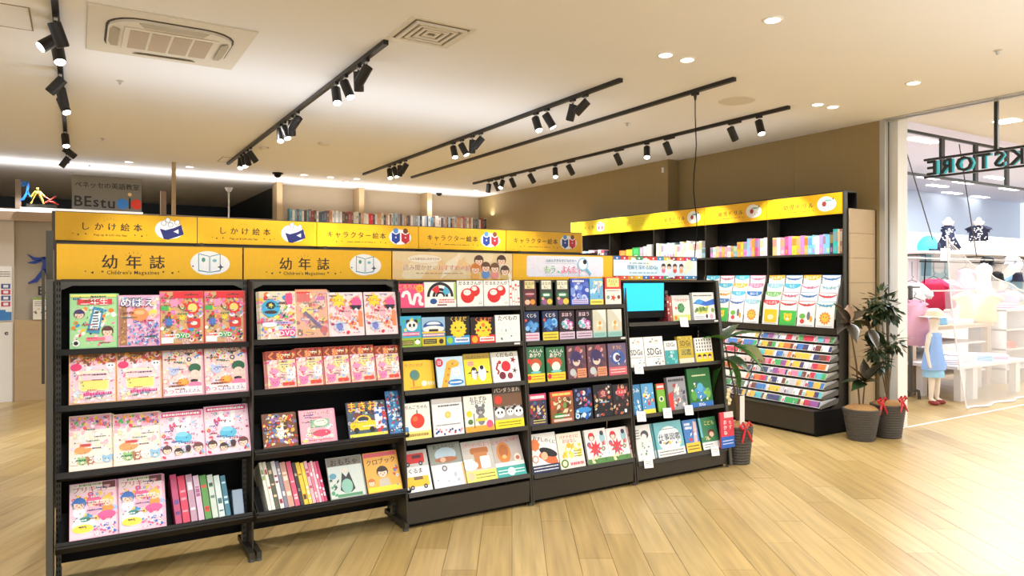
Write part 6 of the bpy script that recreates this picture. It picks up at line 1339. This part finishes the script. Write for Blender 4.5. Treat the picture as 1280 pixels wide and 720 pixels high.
def tee(name, w_, h, m, lab, p, cat='clothes', thick=.05, hanger=True, skirt=False, grp=None):
    """garment hung flat: body with sleeves, slightly puffed; p is the top centre"""
    if skirt: pts = [(-.16, 0), (-.07, .02), (.07, .02), (.16, 0), (.3, -.14), (.2, -.2), (.2, -.4), (.5, -1), (.3, -1.03), (.1, -1.0), (-.1, -1.03), (-.3, -1.0), (-.5, -1), (-.2, -.4), (-.2, -.2), (-.3, -.14)]
    else: pts = [(-.2, 0), (-.08, -.0), (0, -.06), (.08, -.0), (.2, 0), (.52, -.24), (.42, -.38), (.3, -.3), (.33, -1), (.1, -1.03), (-.1, -1.0), (-.33, -1.02), (-.3, -.3), (-.42, -.38), (-.52, -.24)]
    o = empty(name, tuple(p), -1.0); tag(o, lab, cat, grp)
    bm = bmesh.new(); A = [bm.verts.new((q[0] * w_, -thick / 2, q[1] * h)) for q in pts]; f = bm.faces.new(A)
    r = bmesh.ops.extrude_face_region(bm, geom=[f]); bmesh.ops.translate(bm, vec=(0, thick, 0), verts=[e for e in r['geom'] if isinstance(e, bmesh.types.BMVert)])
    bmesh.ops.recalc_face_normals(bm, faces=bm.faces[:]); bmesh.ops.bevel(bm, geom=bm.edges[:], offset=thick * .3, segments=2, affect='EDGES')
    me = bpy.data.meshes.new('fabric'); bm.to_mesh(me); bm.free(); me.materials.append(m); me.polygons.foreach_set('use_smooth', [True] * len(me.polygons)); mesh_obj('fabric', me, o)
    if hanger: MB().tube([(-.17 * w_, 0, -.01), (0, 0, .035), (.17 * w_, 0, -.01)], .005, 6).tube([(0, 0, .035), (0, 0, .06), (.02, 0, .085), (0, 0, .1)], .004, 6).build('hanger', BLACK, o)
    return o
def dots(o, w_, h, n, col, y, seed=1, top=-.2):
    g_ = random.Random(seed); m = MB()
    for i in range(n):
        zz = g_.uniform(-.95, top); lim = .16 + .3 * max(0, -zz - .35) if True else .3; xx = g_.uniform(-lim, lim)
        m.loft([(xx * w_, 0, 0, .012, .012), (xx * w_, 0, .001, .012, .012)], 6)
        for q in range(len(m.v) - 12, len(m.v)): v_ = m.v[q]; m.v[q] = (v_[0], y - v_[2], zz * h + (v_[1]))
    mb = m.build('dots', CW, o); tag(mb, kind='stuff')
# shelf and rails on the back wall
sh = empty('wall_shelf', (11.7, 6.35, 1.93)); tag(sh, 'long white display shelf with a clothes rail under it, clothes shop back wall', 'shelf')
MB().box(0, 6.5, 0, .4, 0, .035).build('board', WHITE, sh); MB().tube([(0, .08, -.14), (6.5, .08, -.14)], .012, 6).build('rail', BLACK, sh)
for px in (1156, 1229, 1279): x = xat(px, 6.4) - 11.7; MB().tube([(x, .38, -.03), (x, .04, -.03), (x, .04, -.14), (x, .06, -.5)], .011, 6).build('bracket', BLACK, sh)
for k, (px, py, w_, h_, lab) in enumerate(((1182, 318, .14, .1, 'small white price sign standing on shop shelf'), (1168, 345, .5, .62, 'blue and white poster behind the hanging clothes'))):
    q = pt(px, py, 6.33 if k == 0 else 6.735); o = tag(MB().box(q.x - w_, q.x + w_, q.y, q.y + .01, q.z - h_, q.z + h_).build('sign_card' if k == 0 else 'poster', WHITE), lab, 'sign' if k == 0 else 'poster')
    a = Art(2 * w_, 2 * h_, WH); gg = random.Random(k)
    if k == 0: a.lines(.15, .85, .3, .7, 2, (150, 150, 160), gg)
    else: a.r(.03, .03, .97, .97, (186, 220, 228)); a.r(.08, .5, .4, .9, (120, 170, 190)); a.c(.65, .7, .22, .2, (230, 236, 240)); a.c(.65, .3, .26, .2, (214, 226, 236)); a.lines(.1, .4, .1, .4, 5, WH, gg)
    mesh_obj('print', a.mesh('print'), o, Matrix.Translation((q.x - w_, q.y - .0004, q.z - h_)))
# dome-shaped blue backpack on the shelf
q = pt(1159, 311, 6.5); o = empty('backpack', (q.x, q.y, 1.966)); tag(o, 'turquoise dome-shaped cap or bag on the clothes shop shelf', 'bag')
MB().loft([(0, 0, 0, .17, .13), (0, 0, .08, .19, .14), (.02, 0, .17, .16, .12), (.04, 0, .24, .09, .08), (.05, 0, .262, .02, .02)], 14).build('body', cloth('cloth_turquoise', (70, 190, 214)), o, smooth=True); MB().box(-.17, .17, -.15, -.12, -.0, .03).ell((.12, -.13, .08), (.045, .02, .06), 8, 6).build('trim', CNV, o)
# two small torsos on the shelf
for k, (px, skirt, lab) in enumerate(((1185, True, 'navy polka dot pinafore dress standing on the shop shelf'), (1223, False, 'navy polka dot top with pale bottoms standing on the shop shelf'))):
    q = pt(px, 311, 6.5); o = tee('dress' if skirt else 'outfit', .42 if skirt else .46, .42 if skirt else .30, CNV, lab, (q.x, 6.5, 2.42 + (.0 if skirt else .04)), thick=.1, hanger=False, skirt=skirt)
    dots(o, .42, .42 if skirt else .28, 34, WH, -.055, seed=k, top=-.12)
    MB().loft([(0, 0, .0, .07, .05), (0, 0, .06, .1, .07), (0, 0, .09, .03, .03)], 12).ell((0, 0, .09), (.05, .05, .05), 10, 6).build('collar', cloth('cloth_cream', (246, 224, 206)), o, smooth=True)
    MB().tube([(0, 0, -.40 if skirt else -.28), (0, 0, -.455)], .01, 6).build('stand', ALU, o)
    if not skirt: MB().loft([(0, 0, -.42, .15, .06), (0, 0, -.28, .12, .05)], 12, wave=.06).build('shorts', cloth('cloth_cream', (246, 224, 206)), o, smooth=True)
# hanging clothes under the shelf
HG = [(1140, 362, CW, .8, .6, False, 'white frilled dress hanging nearest the jamb'), (1167, 357, CRD, .55, .5, False, 'red top with dark leggings on the back rail'), (1181, 358, CPK, .5, .5, False, 'rose pink sleeveless top on the back rail'), (1207, 345, CPK, .5, .6, True, 'pale pink dress on the back rail'),
      (1230, 340, CW, .9, .5, True, 'long white lace dress hanging by the netting'), (1263, 328, CW, .95, .55, False, 'white striped blouse high on the right'), (1260, 372, CPK, .5, .5, False, 'pink and white layered top, right of the lace dress'), (1276, 352, CLB, .5, .55, False, 'light blue top hanging at the right frame edge')]
for px, py, m_, h_, w_, sk, lab in HG:
    Yh = {1230: 5.5, 1260: 5.6, 1276: 5.7}.get(px, 6.2)
    q = pt(px, py, Yh if Yh < 6 else 6.43); sc_ = Yh / 6.4; o = tee('dress' if sk else 'top', w_ * sc_ * 1.05 if not sk else w_ * sc_ * 1.0, h_ * sc_, m_, lab, q + Vector((0, 0, .12)), skirt=sk, thick=.08)
    if Yh == 6.2: MB().tube([(0, 0, .1), (0, 0, max(.12, 1.78 - o.location.z))], .004, 5).build('hook', BLACK, o)
gr = empty('clothes_rail', (9.9, 5.62, 0)); tag(gr, 'floor-standing metal clothes rail with two bars, right of the jamb', 'rail')
for z in (1.33, 1.80): MB().tube([(0, 0, z), (3.4, 0, z)], .012, 6).build('bar', ALU, gr)
for x in (0, 3.4): MB().tube([(x, 0, 0), (x, 0, 1.80)], .014, 6).tube([(x, -.22, .01), (x, .22, .01)], .014, 6).build('upright', ALU, gr)
q = pt(1226, 395, 5.6); tag(MB().loft([(q.x, q.y, q.z - .55, .24, .1), (q.x, q.y, q.z - .1, .19, .09), (q.x, q.y, q.z + .12, .14, .07)], 18, wave=.09, k=7).build('skirt', CGR, smooth=True), 'grey pleated skirt hanging under the white lace dress', 'clothes')
for px, py, m_, lab in ((1246, 345, BLACK, 'black cap hanging beside the white lace dress'), (1274, 346, CNV, 'dark blue bucket hat at the right frame edge'), (1234, 326, BLACK, 'small dark hat on top of the rail'), (1265, 324, CGR, 'grey knitted hat above the striped blouse')):
    q = pt(px, py, 5.7); tag(MB().loft([(q.x, q.y, q.z - .08, .15, .12), (q.x, q.y, q.z - .06, .11, .1), (q.x, q.y, q.z + .03, .095, .09), (q.x, q.y, q.z + .07, .05, .05), (q.x, q.y, q.z + .075, .01, .01)], 14).build('hat', m_, smooth=True), lab, 'hat')
q = pt(1163, 393, 5.0)
# pink dress on a T stand at the left
st = empty('dress_stand', (8.75, 4.95, 0)); q = pt(1138, 420, 4.95); dx = q.x - 8.75; tag(st, 'grey metal T-shaped clothes stand with arched foot beside the jamb', 'stand')
MB().box(dx - .025, dx + .025, -.015, .015, .05, 1.42).build('post', RACKG, st); MB().tube([(dx - .2, 0, 1.40), (dx + .2, 0, 1.40)], .014, 6).build('cross_bar', RACKG, st)
MB().tube([(dx - .2, 0, 0), (dx - .18, 0, .1), (dx - .1, 0, .12), (dx + .1, 0, .12), (dx + .18, 0, .1), (dx + .2, 0, 0)], .02, 6).build('foot', RACKG, st)
o = tee('dress', .62, .55, CPK, 'pale pink puffed child dress hanging on the T stand', (st.location.x + dx, 4.9, 1.24), skirt=True, thick=.14)
# long table behind, and low table with folded clothes in front
tb1 = empty('display_table', (8.3, 5.15, 0)); tag(tb1, 'high wooden display table behind the blue-dressed mannequin', 'table')
MB().box(.45, 3.0, 0, .9, .82, .87).build('tabletop', TBL, tb1)
for x, y in ((.9, .02), (2.85, .02), (.9, .8), (2.85, .8)): MB().box(x, x + .12, y, y + .08, 0, .82).build('leg', TBL, tb1)
MB().box(.5, .98, .05, .85, .34, .37).build('lower_shelf', TBL, tb1)
for k in range(3): MB().box(1.15, 2.8, .02, .8, .6 - k * .2, .62 - k * .2).build('inner_shelf', TBW, tb1)
MB().box(1.15, 2.8, .78, .8, .1, .8).build('rear_panel', TBW, tb1)
q0, q1 = pt(1193, 462, 4.72), pt(1268, 455, 4.95)
tb2 = empty('display_table', (9.25, 4.55, 0)); tag(tb2, 'low whitewashed table of folded clothes under the netting', 'table')
MB().box(-.15, 1.55, 0, .62, .40, .44).build('tabletop', TBW, tb2)
for x, y in ((-.02, .03), (.28, .03), (1.38, .03), (.0, .5), (1.38, .5)): MB().box(x, x + .11, y, y + .08, 0, .40).build('leg', TBW, tb2)
g = random.Random(4)
def folded(x, y, z, w_, d_, n, m_, lab):
    o = MB()
    for k in range(n):
        a = g.uniform(-.01, .01); h0 = z + k * .028
        o.loft([(x + w_ / 2 + a, y + d_ / 2, h0, w_ / 2, d_ / 2), (x + w_ / 2 + a, y + d_ / 2, h0 + .014, w_ / 2 + .012, d_ / 2 + .012), (x + w_ / 2 + a, y + d_ / 2, h0 + .027, w_ / 2 - .01, d_ / 2 - .01)], 12, wave=.07, k=4, ph=.8)
    tag(o.build('folded_clothes', m_, smooth=True), lab, 'clothes')
for a in ((9.15, 4.62, .441, .3, .4, 3, CW, 'white folded shirts at the left of the low table'), (9.5, 4.62, .441, .34, .4, 4, CW, 'white ruffled folded clothes mid low table'), (9.92, 4.62, .441, .3, .4, 3, CLB, 'light blue folded clothes on the low table'), (10.3, 4.62, .441, .36, .4, 2, CPK, 'pink folded clothes at the right of the low table'),
          (9.55, 5.25, .871, .35, .5, 3, CRD, 'red and pink folded clothes on the high table'), (9.95, 5.25, .871, .45, .5, 4, CLB, 'blue folded clothes on the high table'), (8.9, 5.3, .371, .25, .4, 3, cloth('cloth_coral', (236, 130, 100)), 'coral folded clothes on the low shelf behind the T stand'), (10.6, 5.25, .871, .5, .5, 2, CW, 'white folded clothes at the right end of the high table')): folded(*a)
q = pt(1222, 385, 5.35); tee('top', .72, .5, CYL, 'pale yellow puff-sleeved tops on the high table', (q.x - .1, 5.3, q.z + .26), thick=.16, hanger=False)
sb = empty('display_shelf_unit', (11.3, 5.0, 0)); tag(sb, 'white open shelf unit with folded clothes at the right frame edge', 'shelf unit')
for k in range(4): MB().box(0, 1.4, 0, .5, .2 + k * .28, .22 + k * .28).build('shelf', TBW, sb)
for x in (0, .7, 1.38): MB().box(x, x + .03, 0, .5, 0, 1.08).build('side', TBW, sb)
for a in ((11.4, 5.05, 1.061, .5, .4, 3, CPK, 'pink folded clothes on top of the white shelf unit'), (11.4, 5.05, .501, .5, .4, 3, cloth('cloth_coral', (236, 130, 100)), 'coral folded clothes inside the white shelf unit')): folded(*a)
# child mannequin in the blue dress (one body, clothes as children)
F0 = pt(1166, 500, 4.62); mx, my = onz(1167, 503, 0)[0], 4.66
mx = xat(1167, my); mn = empty('mannequin', (mx, my, 0)); tag(mn, 'child mannequin in a blue dress and cream hat behind the netting', 'mannequin')
def skin_body(verts, edges, radii, m, name, parent):
    me = bpy.data.meshes.new(name); me.from_pydata(verts, edges, []); o = mesh_obj(name, me, parent)
    md = o.modifiers.new('skin', 'SKIN'); sv = me.skin_vertices[0].data
    for i, r in enumerate(radii): sv[i].radius = (r, r)
    sv[0].use_root = True; md.use_smooth_shade = True
    s2 = o.modifiers.new('sub', 'SUBSURF'); s2.levels = 1; s2.render_levels = 2; me.materials.append(m); return o
V = [(0, 0, .55), (0, 0, .68), (0, 0, .82), (0, 0, .90), (0, -.01, 1.0), (0, -.01, 1.06), (-.055, 0, .50), (-.06, -.01, .29), (-.06, 0, .06), (-.062, -.07, .03), (.055, 0, .50), (.065, -.01, .29), (.07, 0, .06), (.075, -.07, .03), (-.10, 0, .83), (-.135, .01, .66), (-.15, -.03, .50), (-.155, -.05, .44), (.10, 0, .83), (.135, .01, .66), (.15, -.03, .50), (.155, -.05, .44)]
E_ = [(0, 1), (1, 2), (2, 3), (3, 4), (4, 5), (0, 6), (6, 7), (7, 8), (8, 9), (0, 10), (10, 11), (11, 12), (12, 13), (2, 14), (14, 15), (15, 16), (16, 17), (2, 18), (18, 19), (19, 20), (20, 21)]
RR = [.075, .07, .075, .03, .072, .05, .055, .038, .026, .022, .055, .038, .026, .022, .032, .025, .018, .016, .032, .025, .018, .016]
skin_body(V, E_, RR, SKN, 'body', mn)
MB().loft([(0, 0, .42, .17, .12), (0, 0, .55, .15, .11), (0, 0, .70, .10, .085), (0, 0, .80, .098, .085), (0, 0, .86, .08, .06)], 22, wave=.05, k=8).build('dress', CBL, mn, smooth=True)
MB().loft([(0, .0, .50, .12, .1), (0, 0, .33, .13, .11)], 18, wave=.05, k=7).build('underskirt', CLB, mn, smooth=True)
MB().loft([(.12, .02, .45, .10, .09), (.1, .02, .7, .04, .05), (.08, .02, .84, .03, .03)], 12, wave=.1, k=5).build('shawl', CBL, mn, smooth=True)
MB().loft([(0, -.01, 1.05, .17, .17), (0, -.01, 1.06, .10, .10), (0, -.01, 1.12, .085, .085), (0, -.01, 1.15, .04, .04), (0, -.01, 1.152, .01, .01)], 20).build('sun_hat', cloth('cloth_straw', (242, 226, 196)), mn, smooth=True)
for q in (-1, 1): MB().ell((q * .068, -.04, .028), (.034, .07, .028), 10, 6).build('sandal', mat('sandal_red', (150, 60, 56), .5), mn, smooth=True); 
# netting drawn across the shop front: gathered sheet with sagging top edge, hem rope and two strings
net = bpy.data.materials.new('netting'); net.use_nodes = True; nt = net.node_tree; b = nt.nodes['Principled BSDF']; b.inputs['Base Color'].default_value = (.9, .9, .93, 1); b.inputs['Roughness'].default_value = .9
tc = nt.nodes.new('ShaderNodeTexCoord'); vals = []
for ang in (.8, -.8):
    mp = nt.nodes.new('ShaderNodeMapping'); mp.inputs['Rotation'].default_value = (0, ang, 0); wv = nt.nodes.new('ShaderNodeTexWave'); wv.inputs['Scale'].default_value = 14; wv.wave_profile = 'SAW'
    nt.links.new(tc.outputs['Object'], mp.inputs[0]); nt.links.new(mp.outputs[0], wv.inputs[0]); vals.append(wv)
mxn = nt.nodes.new('ShaderNodeMath'); mxn.operation = 'MAXIMUM'; nt.links.new(vals[0].outputs['Fac'], mxn.inputs[0]); nt.links.new(vals[1].outputs['Fac'], mxn.inputs[1])
mr = nt.nodes.new('ShaderNodeMapRange'); mr.inputs['From Min'].default_value = .78; mr.inputs['From Max'].default_value = .86; mr.inputs['To Min'].default_value = .13; mr.inputs['To Max'].default_value = .85
nt.links.new(mxn.outputs[0], mr.inputs[0]); nt.links.new(mr.outputs[0], b.inputs['Alpha'])
nn = empty('netting', (8.4, 4.38, 0)); tag(nn, 'white anti-theft netting draped across the clothes shop front', 'netting')
vs = []; fs = []; nx, nz = 50, 20
def topz(u): return 2.0 - .75 * min(1, u * 1.6) ** .6 if u < .62 else 1.25 + .05 * math.sin(u * 9)
def lft(t): return (.16 + .16 * (1 - t) ** 2)
for i in range(nx + 1):
    u = i / nx
    for j in range(nz + 1):
        t = j / nz; x = lft(t) + u * 3.6; z = t * topz(u) + .012; y = .035 * math.sin(u * 38 + t * 2) * (1 - .4 * t) - .12 * (1 - t) * (1 - u * .5)
        vs.append((x, y, z))
for i in range(nx):
    for j in range(nz): a = i * (nz + 1) + j; fs.append((a, a + nz + 1, a + nz + 2, a + 1))
m = MB(); m.v = vs; m.f = fs; m.build('net_sheet', net, nn, smooth=True)
MB().tube([vs[i * (nz + 1)] for i in range(0, nx + 1)], .012, 6).build('hem_rope', CW, nn); MB().tube([vs[i * (nz + 1) + nz] for i in range(0, nx + 1)], .007, 6).build('top_cord', CW, nn); MB().tube([vs[j] for j in range(nz + 1)], .009, 6).build('edge_cord', CW, nn)
for (pa, pb, nm_) in (((1130, 180), (1166, 300), 0), ((1199, 180), (1221, 322), 1)):
    A, B = pt(pa[0], pa[1], 4.33), pt(pb[0], pb[1], 4.33); o0 = Vector((8.4, 4.38, 0)); MB().tube([tuple(A - o0), tuple(B - o0)], .006, 5).build('hanging_string', RACKG, nn)
